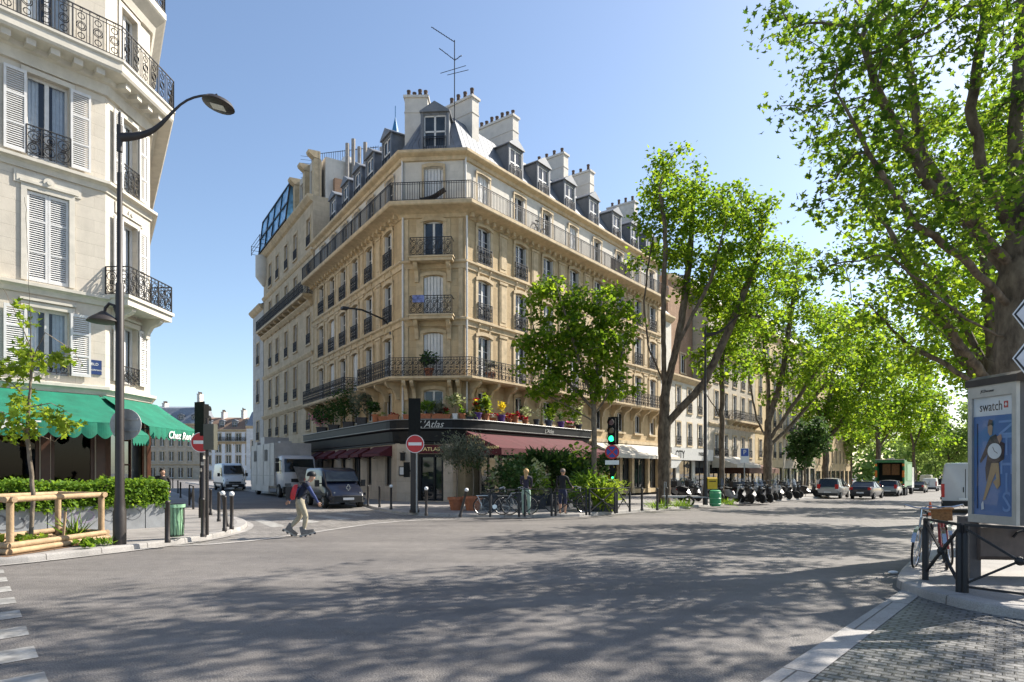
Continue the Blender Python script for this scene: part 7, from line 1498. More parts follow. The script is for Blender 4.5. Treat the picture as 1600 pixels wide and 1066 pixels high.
# bicycles
def bicycle(name, label, loc, rz, fm, lean=0.0, basket=None, group=None):
    T = thing(name, label, "bicycle", loc, rz, group); T.rotation_euler = (lean, 0, rz); r = .34
    for x in (-.52, .53):
        w = MB(); w.tube([(r * math.cos(6.283 * k / 24), 0, r * math.sin(6.283 * k / 24)) for k in range(24)], .018, 6, closed=True); wo = w.build("wheel", M_rubber, T, local=True, smooth=60); wo.location = (x, 0, r)
        s = MB(); s.tube([(.31 * math.cos(6.283 * k / 20), 0, .31 * math.sin(6.283 * k / 20)) for k in range(20)], .01, 4, closed=True)
        for k in range(14): a = 6.283 * k / 14; s.bar((0, .02 * (-1) ** k, 0), (.31 * math.cos(a), 0, .31 * math.sin(a)), .004)
        s.build("spokes", M_chrome, wo, local=True)
        mg = MB(); pts = [(.37 * math.cos(R(a)), .37 * math.sin(R(a))) for a in range(20, 171, 15)]
        for p, q in zip(pts, pts[1:]): mg.poly([(p[0], -.03, p[1]), (p[0], .03, p[1]), (q[0], .03, q[1]), (q[0], -.03, q[1])])
        mg.build("mudguard", M_chrome, wo, local=True, fixn=False)
    f = MB(); bb_, sd_, hd_ = (-.05, 0, .3), (-.2, 0, .82), (.36, 0, .86)
    for a, b in ((bb_, sd_), (bb_, (.4, 0, .68)), (sd_, hd_), (bb_, (-.52, .04, r)), (bb_, (-.52, -.04, r)), ((-.19, .03, .78), (-.52, .05, r)), ((-.19, -.03, .78), (-.52, -.05, r)), (hd_, (.41, 0, .64)), ((.41, .05, .64), (.53, .05, r)), ((.41, -.05, .64), (.53, -.05, r))): f.tube([a, b], .017, 6)
    f.build("frame", fm, T, local=True)
    h = MB(); h.tube([hd_, (.34, 0, 1.0)], .014, 6); h.tube([(.12, -.3, 1.0), (.28, -.27, 1.05), (.36, -.1, 1.02), (.36, .1, 1.02), (.28, .27, 1.05), (.12, .3, 1.0)], .013, 6); h.build("handlebar", M_chrome, T, local=True)
    s = MB(); s.loft([[(x, y * w, .92 + z * h_) for y, z in ((-1, .3), (-.6, 1), (.6, 1), (1, .3), (0, 0))] for x, w, h_ in ((-.34, .1, .06), (-.22, .085, .05), (-.05, .02, .04))]); s.tube([sd_, (-.22, 0, .93)], .013, 6); s.build("saddle", M_rubber, T, local=True, smooth=50)
    c = MB(); c.disc((-.05, -.05, .3), .09, (0, -1, 0), .01, 16); c.bar((-.05, -.06, .3), (.08, -.09, .2), .02); c.bar((-.05, .06, .3), (-.18, .09, .4), .02); c.build("crank", M_chrome, T, local=True)
    if basket: q = MB(); q.extrude([(.38, -.15, .82), (.38, .15, .82), (.56, .15, .82), (.56, -.15, .82)], (.02, 0, .19)); q.tube([(.36, -.17, 1.02), (.36, .17, 1.02), (.6, .17, 1.02), (.6, -.17, 1.02)], .02, 5, closed=True); q.build("basket", basket, T, local=True)
    else: q = MB(); q.box(-.75, -.3, -.06, .06, .72, .735); q.bar((-.7, -.05, .72), (-.53, -.05, r), .012); q.bar((-.7, .05, .72), (-.53, .05, r), .012); q.build("rack", M_chrome, T, local=True)
    return T
wick = mat("wicker_basket", (.33, .16, .06), .8, var=.4, scale=30)
bk = at_ground(1475, 893); BG = "bicycles locked behind the near barrier"
bicycle("bicycle", "bicycle with a brown wicker basket leaning behind the near black barrier", bk + Vector((.5, .7, 0)), R(238), mat("bike_red", (.3, .03, .03), .4), .08, wick, BG)
bicycle("bicycle", "silver bicycle without basket furthest left behind the near barrier", bk + Vector((.15, .85, 0)), R(228), M_galv, -.08, None, BG)
bicycle("bicycle", "dark bicycle close beside the waste container behind the near barrier", bk + Vector((.9, 1.25, 0)), R(242), M_iron, .06, None, BG)
# ------------------------------------------------------------ people
M_skin = mat("skin", (.48, .28, .19), .55, var=.08)
def cloth(name, c): return mat(name, c, .85, var=.2, scale=14, bump=.3, bscale=18)
def limb_hand(J, E, s, wr, d, tagname):
    """palm, four unequal bent fingers and a thumb that leaves the palm's side"""
    wr, d = Vector(wr), Vector(d).normalized(); sd_ = Vector((1, 0, 0)) if abs(d.x) < .7 else Vector((0, 0, 1)); sd_ = (sd_ - d * sd_.dot(d)).normalized(); cu = d.cross(sd_) * (1 if s > 0 else -1)
    pk = len(J); J.append((wr + d * .045, .034, tagname)); E.append((pk, None))
    J.append((wr + d * .085, .03, tagname)); E.append((pk + 1, pk))
    for k, ln in enumerate((.068, .078, .072, .055)):
        o = sd_ * (.027 - .018 * k); q = len(J); a = wr + d * .1 + o
        J += [(a, .0095, tagname), (a + d * ln * .5 + cu * .008, .0085, tagname), (a + d * ln * .85 + cu * .03, .007, tagname)]; E += [(q, pk + 1), (q + 1, q), (q + 2, q + 1)]
    q = len(J); a = wr + d * .05 + sd_ * .04; J += [(a, .011, tagname), (a + sd_ * .022 + d * .03 + cu * .01, .009, tagname), (a + sd_ * .02 + d * .055 + cu * .02, .0075, tagname)]; E += [(q, pk), (q + 1, q), (q + 2, q + 1)]
    return pk
def person(name, label, loc, rz, pose, mats, hair=None, hairlen=0, group=None, build=1.0, bag=1.0):
    """pose: named joints in metres (x forward, y left, z up); one skinned surface, coloured by body region"""
    T = thing(name, label, "person", loc, rz, group); p = {k: Vector(v) for k, v in pose.items()}; J = []; E = []
    def j(pos, r, t): J.append((Vector(pos), r, t)); return len(J) - 1
    def e(a, b): E.append((a, b))
    g = build; hips = j(p['hips'], .135 * g, 'leg'); mid = p['hips'].lerp(p['chest'], .5)
    b0 = j(p['hips'].lerp(p['chest'], .22), .13 * g, 'top'); e(b0, hips); b1 = j(mid.lerp(p['chest'], .3), .125 * g, 'top'); e(b1, b0); ch = j(p['chest'], .14 * g, 'top'); e(ch, b1)
    nb = j(p['chest'].lerp(p['neck'], .6), .1, 'top'); e(nb, ch); nk = j(p['neck'], .055, 'skin'); e(nk, nb)
    hd = p['head']; up = (hd - p['neck']).normalized(); f = Vector(pose.get('face', (1, 0, 0))).normalized()
    h0 = j(p['neck'].lerp(hd, .55) + f * .02, .066, 'skin'); e(h0, nk); h1 = j(hd, .088, 'skin'); e(h1, h0); h2 = j(hd + up * .075 - f * .012, .08, 'skin'); e(h2, h1)
    n = j(hd + f * .098 - up * .022, .014, 'skin'); e(n, h1)
    lf = up.cross(f)
    for s in (1, -1): a = j(hd + lf * s * .088 - up * .01, .016, 'skin'); e(a, h1)
    for s, k in ((1, 'l'), (-1, 'r')):
        sh, el_, wr = p[k + 'sh'], p[k + 'el'], p[k + 'wr']
        a = j(sh, .068 * g, 'top'); e(a, nb); b = j(sh.lerp(el_, .5), .056 * g, 'sleeve'); e(b, a); c = j(el_, .047, 'sleeve'); e(c, b); d = j(el_.lerp(wr, .5), .043, 'cuff'); e(d, c); w = j(wr, .03, 'cuff'); e(w, d)
        pk = limb_hand(J, E, s, wr, wr - el_, 'skin'); E[:] = [(x, w) if y is None else (x, y) for x, y in E]
        hp, kn, an, to = p[k + 'hip'], p[k + 'kn'], p[k + 'an'], p[k + 'toe']
        a = j(hp, .10 * g * bag, 'leg'); e(a, hips); b = j(hp.lerp(kn, .5), .085 * g * bag, 'leg'); e(b, a); c = j(kn, .066 * bag, 'leg'); e(c, b); d = j(kn.lerp(an, .5), .062 * bag, 'shin'); e(d, c); w = j(an, .045, 'shin'); e(w, d); t0 = j(an + (to - an) * .35 + Vector((0, 0, -.035)), .042, 'shoe'); e(t0, w); t1 = j(to, .032, 'shoe'); e(t1, t0)
    me = bpy.data.meshes.new(name); me.from_pydata([x[0] for x in J], E, []); o = bpy.data.objects.new("body", me); COL.objects.link(o)
    sk = o.modifiers.new("skin", 'SKIN'); sk.use_smooth_shade = True; sv = me.skin_vertices[0].data if me.skin_vertices else None
    if sv is None:
        bm = bmesh.new(); bm.from_mesh(me); bm.verts.layers.skin.verify(); bm.to_mesh(me); bm.free(); sv = me.skin_vertices[0].data
    for k, (q, r, t) in enumerate(J): sv[k].radius = (r, r); sv[k].use_root = (k == 0)
    ss = o.modifiers.new("sub", 'SUBSURF'); ss.levels = 1; ss.render_levels = 1
    dg = bpy.context.evaluated_depsgraph_get(); m2 = bpy.data.meshes.new_from_object(o.evaluated_get(dg)); bpy.data.objects.remove(o)
    order = ['skin', 'top', 'sleeve', 'cuff', 'leg', 'shin', 'shoe']; m2.materials.clear()
    for k in order: m2.materials.append(mats.get(k) or {'sleeve': mats.get('top'), 'cuff': mats.get('sleeve') or mats.get('top'), 'shin': mats.get('leg')}.get(k) or M_skin)
    JP = np.array([tuple(q) for q, r, t in J]); JR = np.array([r for q, r, t in J]); JT = [order.index(t) for q, r, t in J]
    for f_ in m2.polygons:
        d = np.linalg.norm(JP - np.array(f_.center), axis=1) - JR * .8; f_.material_index = JT[int(d.argmin())]; f_.use_smooth = True
    bo = bpy.data.objects.new("body", m2); COL.objects.link(bo); bo.parent = T
    fc = MB()
    for s in (1, -1): fc.ball(hd + f * .083 + lf * s * .032 + up * .012, .011, 6, 4)
    fc.build("eyes", M_dark, T, local=True); fc = MB(); fc.bar(hd + f * .088 - up * .055 - lf * .025, hd + f * .088 - up * .055 + lf * .025, .008); fc.build("mouth", mat("lips", (.35, .12, .1), .5), T, local=True)
    if hair:
        h = MB(); n = 12; secs = []
        for i in range(7):
            a = R(-20 + 110 * i / 6); r = .107 * math.cos(a); z = .107 * math.sin(a)
            secs.append([hd + up * (z + .03) - f * .02 + (f * math.cos(6.283 * k / n) + lf * math.sin(6.283 * k / n)) * max(.004, r) * (1.0 if math.cos(6.283 * k / n) < .55 or i > 2 else .74) for k in range(n)])
        h.loft(secs)
        if hairlen: h.loft([[hd - f * (.06 + .02 * t) - up * (hairlen * t - .04) + (f * .35 * math.cos(6.283 * k / 8) + lf * math.sin(6.283 * k / 8)) * (.095 - .05 * t) for k in range(8)] for t in (0, .4, .8, 1.0)])
        h.build("hair", hair, T, local=True, smooth=60)
    return T
STAND = dict(hips=(0, 0, .93), chest=(0, 0, 1.3), neck=(.01, 0, 1.5), head=(.03, 0, 1.63), lsh=(0, .19, 1.42), lel=(-.02, .25, 1.15), lwr=(.08, .24, .92), rsh=(0, -.19, 1.42), rel=(-.02, -.25, 1.15), rwr=(.08, -.24, .92), lhip=(0, .1, .88), lkn=(.03, .11, .48), lan=(-.02, .11, .09), ltoe=(.15, .13, .035), rhip=(0, -.1, .88), rkn=(.03, -.11, .48), ran=(-.02, -.11, .09), rtoe=(.15, -.13, .035))
def pose(**k): d = dict(STAND); d.update(k); return d
# the skater crossing the road
so_ = G(468, 839)
SKP = pose(hips=(0, 0, 1.0), chest=(.13, 0, 1.34), neck=(.24, 0, 1.5), head=(.32, .01, 1.62), face=(.95, .25, -.1), lsh=(.18, .2, 1.43), lel=(-.06, .33, 1.22), lwr=(-.24, .34, 1.0), rsh=(.18, -.2, 1.43), rel=(.33, -.27, 1.17), rwr=(.46, -.2, .95), lhip=(0, .1, .94), lkn=(.03, .13, .55), lan=(-.24, .14, .24), ltoe=(-.08, .15, .12), rhip=(.01, -.1, .94), rkn=(.16, -.12, .56), ran=(.1, -.1, .17), rtoe=(.27, -.1, .12))
SK = person("person", "person on inline skates crossing the road in navy top and khaki trousers with arms spread", so_, R(22), SKP, dict(top=cloth("navy_jersey", (.012, .016, .035)), sleeve=cloth("blue_sleeve", (.035, .055, .16)), leg=cloth("khaki_trousers", (.40, .35, .25)), shin=cloth("khaki_trousers", (.40, .35, .25)), shoe=M_plast), build=1.0, bag=1.2)
h = MB(); hc = Vector((.325, .01, 1.685)); h.loft([[hc + Vector((math.cos(6.283 * k / 14) * .125 * c_ - .01, math.sin(6.283 * k / 14) * .105 * c_, z)) for k in range(14)] for c_, z in ((1, -.03), (1.02, .01), (.9, .06), (.6, .095), (.15, .11))]); h.build("helmet", M_blackp, SK, local=True, smooth=60)
for nm, an, to in (("skate", SKP['lan'], SKP['ltoe']), ("skate", SKP['ran'], SKP['rtoe'])):
    an, to = Vector(an), Vector(to); d = (to - an); d.z = d.z + (.09 if an.z < .2 else .02); d.normalize(); s = d.cross(Vector((0, 0, 1))).normalized(); u_ = s.cross(d)
    m = MB(Matrix(((d.x, s.x, u_.x, an.x), (d.y, s.y, u_.y, an.y), (d.z, s.z, u_.z, an.z), (0, 0, 0, 1))))
    m.loft([[(x, y * w, z) for y, z in ((-1, -.09), (-1, top * .5), (-.6, top), (.6, top), (1, top * .5), (1, -.09))] for x, w, top in ((-.09, .045, .12), (.02, .05, .13), (.07, .05, .02), (.2, .045, -.02), (.26, .03, -.05))]); so3 = m.build(nm, mat("skate_boot", (.16, .15, .14), .5, var=.4, scale=20), SK, local=True, smooth=40)
    m.v, m.f, m.uv, m.mi = [], [], [], []; m.box(-.13, .28, -.014, .014, -.135, -.09)
    m.build("skate_frame", M_galv, so3, local=True)
    for k in range(4):
        w = MB(m.M); w.disc((-.11 + .125 * k, -.012, -.135), .036, (0, 1, 0), .024, 14); w.build("skate_wheel", M_rubber, so3, local=True)
BPK = thing("backpack", "bright red and black backpack worn by the skater", "backpack", so_, R(22))
m = MB(); m.loft([[(x - .0 + .22 * (z - 1.0), y * w, z) for x, y in ((-.14, -1), (-.2 - dp, -.75), (-.22 - dp, 0), (-.2 - dp, .75), (-.14, 1))] for z, w, dp in ((1.02, .1, .01), (1.07, .135, .05), (1.2, .14, .07), (1.34, .13, .055), (1.43, .09, .015))]); m.build("bag", mat("red_nylon", (.50, .02, .025), .5, var=.3, scale=9), BPK, local=True, smooth=50)
m = MB()
for s in (-1, 1): m.tube([(-.04 + .05, s * .1, 1.47), (.12, s * .13, 1.5), (.27, s * .13, 1.4), (.2, s * .15, 1.2), (-.06, s * .14, 1.05)], .02, 6)
m.box(-.36, -.2, -.04, -.02, 1.02, 1.38); m.build("straps", M_plast, BPK, local=True)
# people outside the restaurant, with their bicycles behind the crossed barriers
wp_ = at_ground(822, 804.5); person("person", "person with long blonde hair, dark top and pale green trousers behind the crossed barrier", wp_, R(80), pose(lel=(.1, .2, 1.18), lwr=(.3, .1, 1.15), rel=(.12, -.2, 1.18), rwr=(.3, -.14, 1.05)), dict(top=cloth("dark_plum_top", (.03, .025, .045)), leg=cloth("pale_green_cloth", (.33, .45, .36)), shoe=M_plast), mat("blonde_hair", (.5, .3, .12), .6, var=.3, scale=30), .32, build=.93)
mp_ = at_ground(879, 803); person("person", "person with short hair in black jacket and navy shorts holding a bicycle behind the barrier", mp_, R(60), pose(rel=(.12, -.22, 1.2), rwr=(.34, -.24, 1.05)), dict(top=cloth("black_jacket", (.012, .012, .014)), leg=cloth("navy_shorts", (.02, .025, .06)), shin=M_skin, shoe=M_plast), mat("grey_brown_hair", (.15, .11, .09), .7), 0, build=1.05)
BGR = "bicycles behind the crossed barriers"
bicycle("bicycle", "pale bicycle standing beside the person with blonde hair", at_ground(806, 804), R(8), M_galv, .05, None, BGR)
bicycle("bicycle", "dark bicycle held by the person in the black jacket", at_ground(893, 801.5), R(14), M_iron, .05, None, BGR)
bicycle("bicycle", "black bicycle leaning on the first barrier's left end by the grey tubs", at_ground(775, 804.5), R(5), M_iron, -.1, None, BGR)
person("person", "person in dark clothes standing under the end of the green awning", (-13.05, 23.9, KH), R(-60), pose(), dict(top=cloth("dark_coat", (.012, .012, .014)), leg=cloth("dark_coat", (.012, .012, .014)), shoe=M_plast), mat("dark_hair", (.02, .015, .012), .6), 0, build=1.15)
fpv = G(257, 746); person("person", "tiny distant person in red top on the bridge pavement", fpv, R(200), pose(), dict(top=cloth("red_top", (.4, .03, .03)), leg=cloth("dark_coat", (.012, .012, .014)), shoe=M_plast), mat("dark_hair", (.02, .015, .012), .6), 0)
SIT = pose(hips=(-.25, 0, .78), chest=(-.15, 0, 1.14), neck=(-.08, 0, 1.34), head=(-.04, 0, 1.47), lsh=(-.12, .19, 1.26), lel=(.02, .25, 1.03), lwr=(.28, .2, 1.12), rsh=(-.12, -.19, 1.26), rel=(.02, -.25, 1.03), rwr=(.28, -.2, 1.12), lhip=(-.22, .1, .74), lkn=(.2, .14, .72), lan=(.12, .14, .34), ltoe=(.28, .14, .28), rhip=(-.22, -.1, .74), rkn=(.2, -.14, .72), ran=(.12, -.14, .34), rtoe=(.28, -.14, .28))
fs_ = G(288, 744.5); T = scooter("motor_scooter", "lone white scooter being ridden away on the sunlit street end", paint("white_scooter", (.5, .5, .5)), screen=True); T.location = fs_; T.rotation_euler = (0, 0, R(120)); T['group'] = "motorbikes and scooters parked on the pavement"; del T['group']
person("person", "helmeted person in dark jacket riding the distant scooter", fs_, R(120), SIT, dict(top=cloth("navy_jersey", (.012, .016, .035)), leg=cloth("dark_coat", (.012, .012, .014)), shoe=M_plast), M_signwhite)
dn = GA @ Vector((QL0 - 2.2, 1.3, 0)); ch_ = thing("chair", "dark wooden restaurant chair behind the window under the green awning", "chair", (dn.x, dn.y, 0), R(200)); m = MB(); m.box(-.45, -.05, -.2, .2, .6, .65); m.build("seat", M_wood_d, ch_, local=True); m = MB(); m.box(-.47, -.43, -.2, .2, .65, 1.15); m.build("backrest", M_wood_d, ch_, local=True)
for x in (-.42, -.08):
    for y in (-.17, .17): m = MB(); m.box(x - .02, x + .02, y - .02, y + .02, 0, .6); m.build("leg", M_wood_d, ch_, local=True)
person("person", "person in white shirt dining behind the restaurant window under the green awning", (dn.x, dn.y, -.0), R(200), SIT, dict(top=cloth("white_shirt", (.6, .6, .58)), leg=cloth("dark_coat", (.012, .012, .014)), shoe=M_plast), mat("white_hair", (.6, .58, .55), .7), 0)

# ------------------------------------------------------------ pots and plants
M_tub = mat("dark_grey_tub", (.05, .055, .065), .7, var=.3); M_purple = mat("purple_pot", (.10, .035, .22), .45); M_bluepot = mat("blue_grey_pot", (.07, .08, .13), .5)
def potted(label, loc, pr=.2, ph=.3, pm=None, fol=(), box=None, stem=0.0, grp=None, name="potted_plant", seed=0, rz=0.0):
    """fol: (height above pot rim, radii, leaf count, leaf size, material, shape)"""
    T = thing(name, label, "potted plant", loc, rz, grp); m = MB(); rng = np.random.default_rng(seed + 3)
    if box: w, d = box; m.loft([[(x * w * k, y * d * k, z) for x, y in ((-.5, -.5), (.5, -.5), (.5, .5), (-.5, .5))] for k, z in ((.86, 0), (.97, ph * .82), (1.06, ph * .84), (1.06, ph), (.9, ph), (.88, ph * .9))])
    else: m.lathe([(pr * .68, 0), (pr * .92, ph * .8), (pr * 1.06, ph * .8), (pr * 1.06, ph), (pr * .9, ph), (pr * .85, ph * .9)], 16)
    m.build("pot", pm or M_pot, T, local=True, smooth=35)
    if stem:
        m = MB(); m.tube([(0, 0, ph * .8), (.03, .02, ph + stem * .5), (-.02, 0, ph + stem)], [.028, .022, .016], 6)
        for k in range(5): a = 1.3 * k; m.tube([(-.02, 0, ph + stem), (.2 * math.cos(a), .2 * math.sin(a), ph + stem + .35)], .01, 4)
        m.build("stem", M_bark2, T, local=True)
    for h_, r, n, sz, gm, shp in fol:
        c = np.array([0, 0, ph + h_]); cl = in_ell(rng, c, r, max(3, n // 14)); q = cl[rng.integers(0, len(cl), n)] + rng.normal(size=(n, 3)) * np.array(r) * .2
        d = q - np.array([0, 0, ph - .05]); d /= np.linalg.norm(d, axis=1)[:, None] + 1e-6
        o = leaf_mesh("foliage" if gm not in (G_red, G_pink, G_yel) else "flowers", q, sz, gm, shp, None, rng=rng, dirs=d, droop=.1); o.parent = T
    return T
def ledge(px, inset=.25, z=4.6):
    pth = offset_path(fp, .3 - inset)
    for a, b in zip(pth, pth[1:]):
        fa_, fb = 800 + FPX * a[0] / a[1] - px, 800 + FPX * b[0] / b[1] - px
        if fa_ * fb <= 0 and fa_ != fb: q = a.lerp(b, fa_ / (fa_ - fb)); return Vector((q.x, q.y, z))
    return Vector((pth[-1].x, pth[-1].y, z))
GL = "potted plants along the black restaurant fascia"
shr = lambda h, w, n=420, g=G_dark, s=.16: ((h * .55, (w, w, h * .5), n, s, g, LEAF6),)
for i, (px, lb_, kw) in enumerate((
    (503, "tall shrub covered in pink blossom at the far left end of the black fascia", dict(box=(.7, .45), ph=.4, pm=M_tub, fol=shr(1.5, .75, 420) + ((.5, (.7, .7, .5), 130, .13, G_pink, LEAF6),))),
    (522, "large dark leafy shrub right of the pink blossom on the fascia", dict(box=(.7, .45), ph=.4, pm=M_tub, fol=shr(2.2, .85, 560))),
    (545, "biggest bushy dark shrub in the middle of the left fascia group", dict(box=(.7, .45), ph=.4, pm=M_tub, fol=shr(2.1, .85, 560))),
    (566, "twiggy olive green shrub, rightmost of the big left fascia shrubs", dict(box=(.6, .45), ph=.5, pm=M_tub, fol=shr(1.5, .7, 360, G_olive))),
    (588, "rounded dark shrub with white flowers in a tall terracotta pot on the fascia", dict(pr=.26, ph=.5, fol=shr(.8, .42, 260) + ((.5, (.4, .4, .3), 90, .06, M_signwhite, LEAF6),))),
    (601, "long terracotta trough with sparse sprigs beside the tall terracotta pot", dict(box=(.7, .26), ph=.3, fol=((.12, (.3, .1, .12), 40, .14, G_hedge, LEAFN),))),
    (615, "empty looking terracotta trough next to the left drainpipe", dict(box=(.6, .26), ph=.3, fol=((.05, (.25, .1, .06), 80, .07, G_red, LEAF6),))),
    (637, "terracotta trough of small seedlings just right of the left drainpipe", dict(box=(.5, .25), ph=.26, fol=((.15, (.2, .1, .14), 60, .14, G_hedge, LEAFN),))),
    (648, "small red pot with dark violet plant left of the twin grassy troughs", dict(pr=.16, ph=.25, fol=((.2, (.14, .14, .2), 60, .12, G_dark, LEAF6), (.15, (.12, .12, .1), 80, .06, G_pink, LEAF6)))),
    (665, "left one of two grassy green troughs under the corner window", dict(box=(.65, .28), ph=.28, fol=((.35, (.34, .18, .34), 260, .3, G_hedge, LEAFN),))),
    (683, "right one of two grassy green troughs under the corner window", dict(box=(.6, .28), ph=.28, fol=((.3, (.3, .18, .28), 200, .28, G_olive, LEAFN),))),
    (696, "terracotta pot heaped with bright orange red flowers under the corner window", dict(box=(.55, .28), ph=.26, fol=((.15, (.25, .16, .16), 70, .12, G_hedge, LEAF6), (.18, (.25, .16, .12), 80, .11, G_red, LEAF6)))),
    (711, "pale cream leaved small standard tree beside the right drainpipe", dict(box=(.26, .26), ph=.3, pm=M_signwhite, stem=.35, fol=((.75, (.42, .42, .36), 300, .13, G_pale, LEAF6),))),
    (722, "orange terracotta pot with a little green at the right drainpipe's foot", dict(pr=.2, ph=.32, fol=((.2, (.16, .16, .2), 60, .14, G_hedge, LEAF6),))),
    (734, "low trailing plant with white speckled leaves right of the drainpipe", dict(box=(.4, .24), ph=.18, pm=M_tub, fol=((.12, (.28, .2, .16), 120, .12, G_pale, LEAF6),))),
    (746, "purple pot with russet and orange leaved plant on the fascia", dict(pr=.26, ph=.42, pm=M_purple, fol=((.35, (.24, .24, .34), 60, .13, G_red, LEAF6), (.35, (.24, .24, .34), 110, .16, G_dark, LEAF6), (.3, (.2, .2, .3), 60, .15, G_yel, LEAF6)))),
    (758, "lush lime green plant in terracotta right of the russet plant", dict(pr=.26, ph=.4, fol=((.5, (.32, .32, .45), 280, .18, G_young, LEAF6),))),
    (770, "low red and white flowers between the lime plant and yellow plant", dict(box=(.4, .24), ph=.2, fol=((.15, (.22, .16, .14), 60, .11, G_red, LEAF6), (.12, (.2, .15, .12), 90, .06, M_signwhite, LEAF6)))),
    (783, "purple pot holding a tall yellow leaved plant", dict(pr=.25, ph=.42, pm=M_purple, fol=((.45, (.22, .22, .42), 170, .18, G_yel, LEAFN),))),
    (795, "red flowers in a small tub right of the yellow plant", dict(pr=.18, ph=.22, fol=((.18, (.2, .2, .16), 70, .12, G_red, LEAF6),))),
    (804, "plain terracotta pot with red geraniums under the tree's left branches", dict(pr=.24, ph=.42, fol=((.15, (.24, .24, .14), 70, .12, G_red, LEAF6), (.1, (.2, .2, .1), 40, .12, G_hedge, LEAF6)))),
    (820, "white speckled bush over red flowers in an orange pot under the tree", dict(pr=.2, ph=.3, fol=((.45, (.36, .36, .3), 170, .12, G_pale, LEAF6), (.12, (.26, .26, .12), 60, .12, G_red, LEAF6)))),
    (838, "dark brown pot with sparse twigs behind the tree leaves", dict(pr=.2, ph=.4, pm=M_tub, fol=((.3, (.2, .2, .26), 50, .14, G_olive, LEAFN),))),
    (857, "blue grey pot of upright grass left of the purple pot with dark plant", dict(pr=.26, ph=.42, pm=M_bluepot, fol=((.3, (.16, .16, .3), 130, .3, G_hedge, LEAFN),))),
    (876, "purple pot with dark upright plant near the fascia's right end", dict(pr=.24, ph=.42, pm=M_purple, fol=((.35, (.18, .18, .34), 140, .2, G_dark, LEAFN),))),
    (891, "pinkish red flowers in a low trough near the fascia's right end", dict(box=(.6, .26), ph=.22, fol=((.16, (.3, .18, .15), 90, .12, G_pink, LEAF6), (.12, (.3, .18, .12), 50, .12, G_hedge, LEAF6)))),
    (904, "tall pale silvery shrub at the right end of the fascia", dict(pr=.24, ph=.35, pm=M_tub, fol=((.75, (.42, .42, .7), 260, .14, G_pale, LEAF6),))))):
    potted(lb_, ledge(px), grp=GL, seed=i, **kw)
bpz = PL.lerp(PR, .45) + Vector((0, -.6)); potted("clipped round bush in terracotta pot on the first floor corner balcony", (bpz.x, bpz.y, 7.0), .26, .45, fol=((.45, (.5, .42, .42), 420, .13, G_dark, LEAF6),), grp="pots on the first floor balcony")
bq = PR + DR * 1.5 + nr * .6; potted("terracotta pot with sprigs on the balcony right of the corner drainpipe", (bq.x, bq.y, 7.0), .26, .42, fol=((.4, (.24, .24, .4), 120, .14, G_olive, LEAF6),), grp="pots on the first floor balcony")
PG = "big tubs around the restaurant terrace"
def terr(px, py, lb_, **kw): potted(lb_, at_ground(px, py), grp=PG, seed=px, **kw)
terr(713, 797, "left olive tree in a terracotta pot beside the doorway", pr=.36, ph=.55, stem=1.3, fol=((1.9, (.75, .75, .7), 1500, .17, G_olive, LEAFN),))
terr(739, 797.5, "right olive tree in a large terracotta pot by the leaning bollard", pr=.42, ph=.6, stem=1.3, fol=((1.9, (.7, .7, .6), 1400, .17, G_olive, LEAFN), (1.3, (.6, .6, .4), 260, .16, G_dark, LEAFN)))
terr(766, 797, "dark grey tub with thin reddish twigs right of the olive trees", box=(.8, .7), ph=.7, pm=M_tub, fol=((.5, (.35, .35, .5), 90, .16, G_olive, LEAFN),))
terr(797, 797, "large rounded glossy shrub in a dark tub left of the blonde haired person", box=(1, .8), ph=.65, pm=M_tub, fol=((.75, (.85, .8, .85), 900, .15, G_dark, LEAF6), (.8, (.85, .8, .85), 260, .14, G_pale, LEAF6)))
terr(838, 795, "pale leaved shrub in dark tub right of the blonde haired person", box=(.9, .7), ph=.6, pm=M_tub, fol=((.65, (.6, .6, .7), 560, .15, G_pale, LEAF6), (.6, (.6, .6, .6), 300, .15, G_hedge, LEAF6)))
terr(856, 790, "tall drooping palm like plant in the middle of the terrace under the awning", box=(.8, .8), ph=.6, pm=M_tub, stem=1.2, fol=((1.5, (1.1, .9, .6), 520, .5, G_dark, LEAFN),))
terr(903, 792, "tall dark shrub behind the person in the black jacket", box=(1, .8), ph=.6, pm=M_tub, fol=((1.1, (.8, .7, 1.2), 700, .18, G_dark, LEAF6), (1.3, (.8, .7, 1.0), 200, .2, G_hedge, LEAF6)))
terr(918, 798, "feathery bright green shrub at the left of the pair by the small plane trunk", box=(1, .6), ph=.4, pm=M_tub, fol=((.5, (.9, .6, .6), 900, .28, G_hedge, LEAFN),))
terr(943, 799, "feathery bright green shrub at the right of the pair beside the traffic light", box=(1, .6), ph=.35, pm=M_tub, fol=((.4, (.8, .6, .6), 800, .28, G_young, LEAFN),))
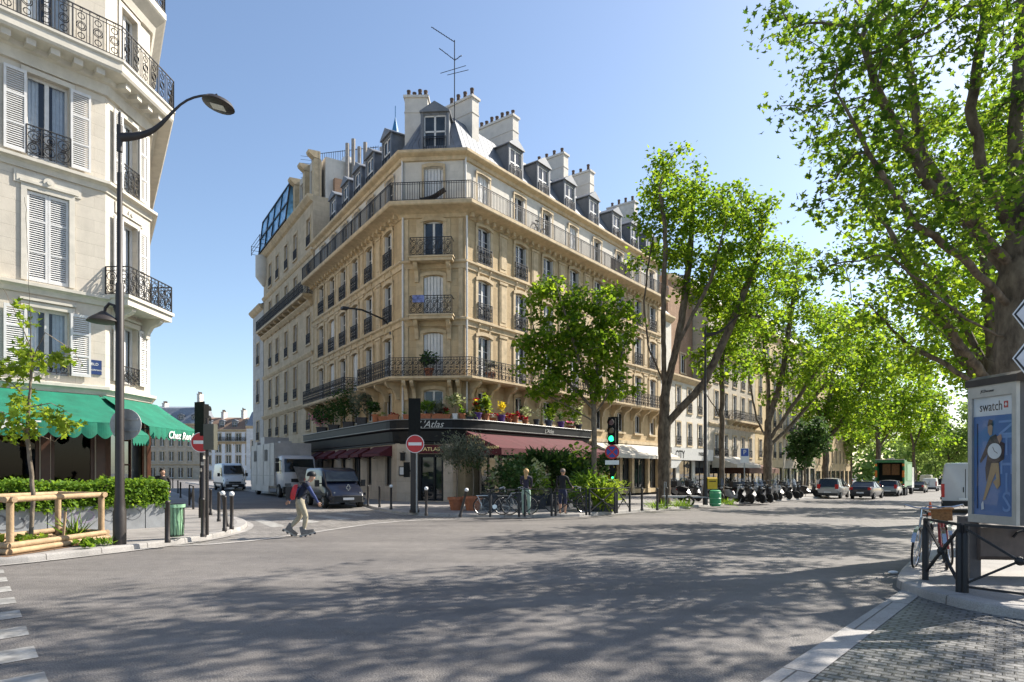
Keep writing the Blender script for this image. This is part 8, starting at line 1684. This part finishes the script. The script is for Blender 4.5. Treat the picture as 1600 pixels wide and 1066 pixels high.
terr(942, 790, "leafy climbing shrub with yellow heads behind the small plane tree", box=(.8, .6), ph=.5, pm=M_tub, fol=((1.0, (.6, .5, 1.0), 420, .18, G_dark, LEAF6), (1.0, (.5, .4, .3), 80, .2, G_yel, LEAF6)))
terr(815, 790, "dark shrub filling the terrace behind the glossy bush", box=(1.2, .6), ph=.6, pm=M_tub, fol=((.9, (.9, .6, .9), 600, .18, G_dark, LEAF6),))
terr(880, 789, "broad dark shrub under the awning's right half", box=(1.2, .6), ph=.6, pm=M_tub, fol=((.9, (1.0, .6, .9), 600, .2, G_dark, LEAF6),))
ap = at_ground(776, 786); T = thing("awning_post", "pale square post holding up the burgundy awning", "post", ap); m = MB(); m.box(-.09, .09, -.09, .09, .06, 2.65); m.build("shaft", S_trim, T, local=True); m = MB(); m.box(-.14, .14, -.14, .14, 0, .08); m.build("base", S_trim, T, local=True)
for k, (px, py, lb_) in enumerate(((1028, 796, "grassy tuft left of the thick plane trunk by the kerb"), (1133, 789, "grassy tuft at the foot of the thin young plane"), (1062, 793, "worn grass around the trailer's tree pit"))): tuft("grass_tuft", lb_, at_ground(px, py), .5, .25, 160, G_hedge, BLADE, .35, 80 + k, "grass around the kerbside trees")

# things left out on the balconies
bb = FR @ Vector((6.5, -.4, 16.63)); bicycle("bicycle", "dark bicycle standing on the long top balcony of the corner building", bb, RZ, M_iron, .05, None)
dc = FC @ Vector((CW * .5, -.45, 16.63)); T = thing("deck_chair", "dark folding deck chair on the top corner balcony", "deck chair", dc, math.atan2(PR.y - PL.y, PR.x - PL.x)); m = MB(); m.bar((-.6, 0, .15), (.1, 0, .3), .5, .05); m.bar((.1, 0, .3), (.75, 0, .72), .5, .05); m.build("sling", M_wood_d, T, local=True); m = MB()
for y in (-.25, .25): m.bar((-.6, y, .18), (.4, y, 0), .04); m.bar((-.5, y, 0), (.3, y, .42), .04)
m.build("legs", M_wood_d, T, local=True)
tw = MB(FC); tw.box(CW / 2 - 1.0, CW / 2 - .35, -.81, -.77, 11.05, 11.45); tag(tw.build("draped_cloth", mat("blue_white_cloth", (.16, .2, .42), .9, var=.6, scale=7)), "blue and white cloth hung over the corner balcony rail below the open window", "cloth")
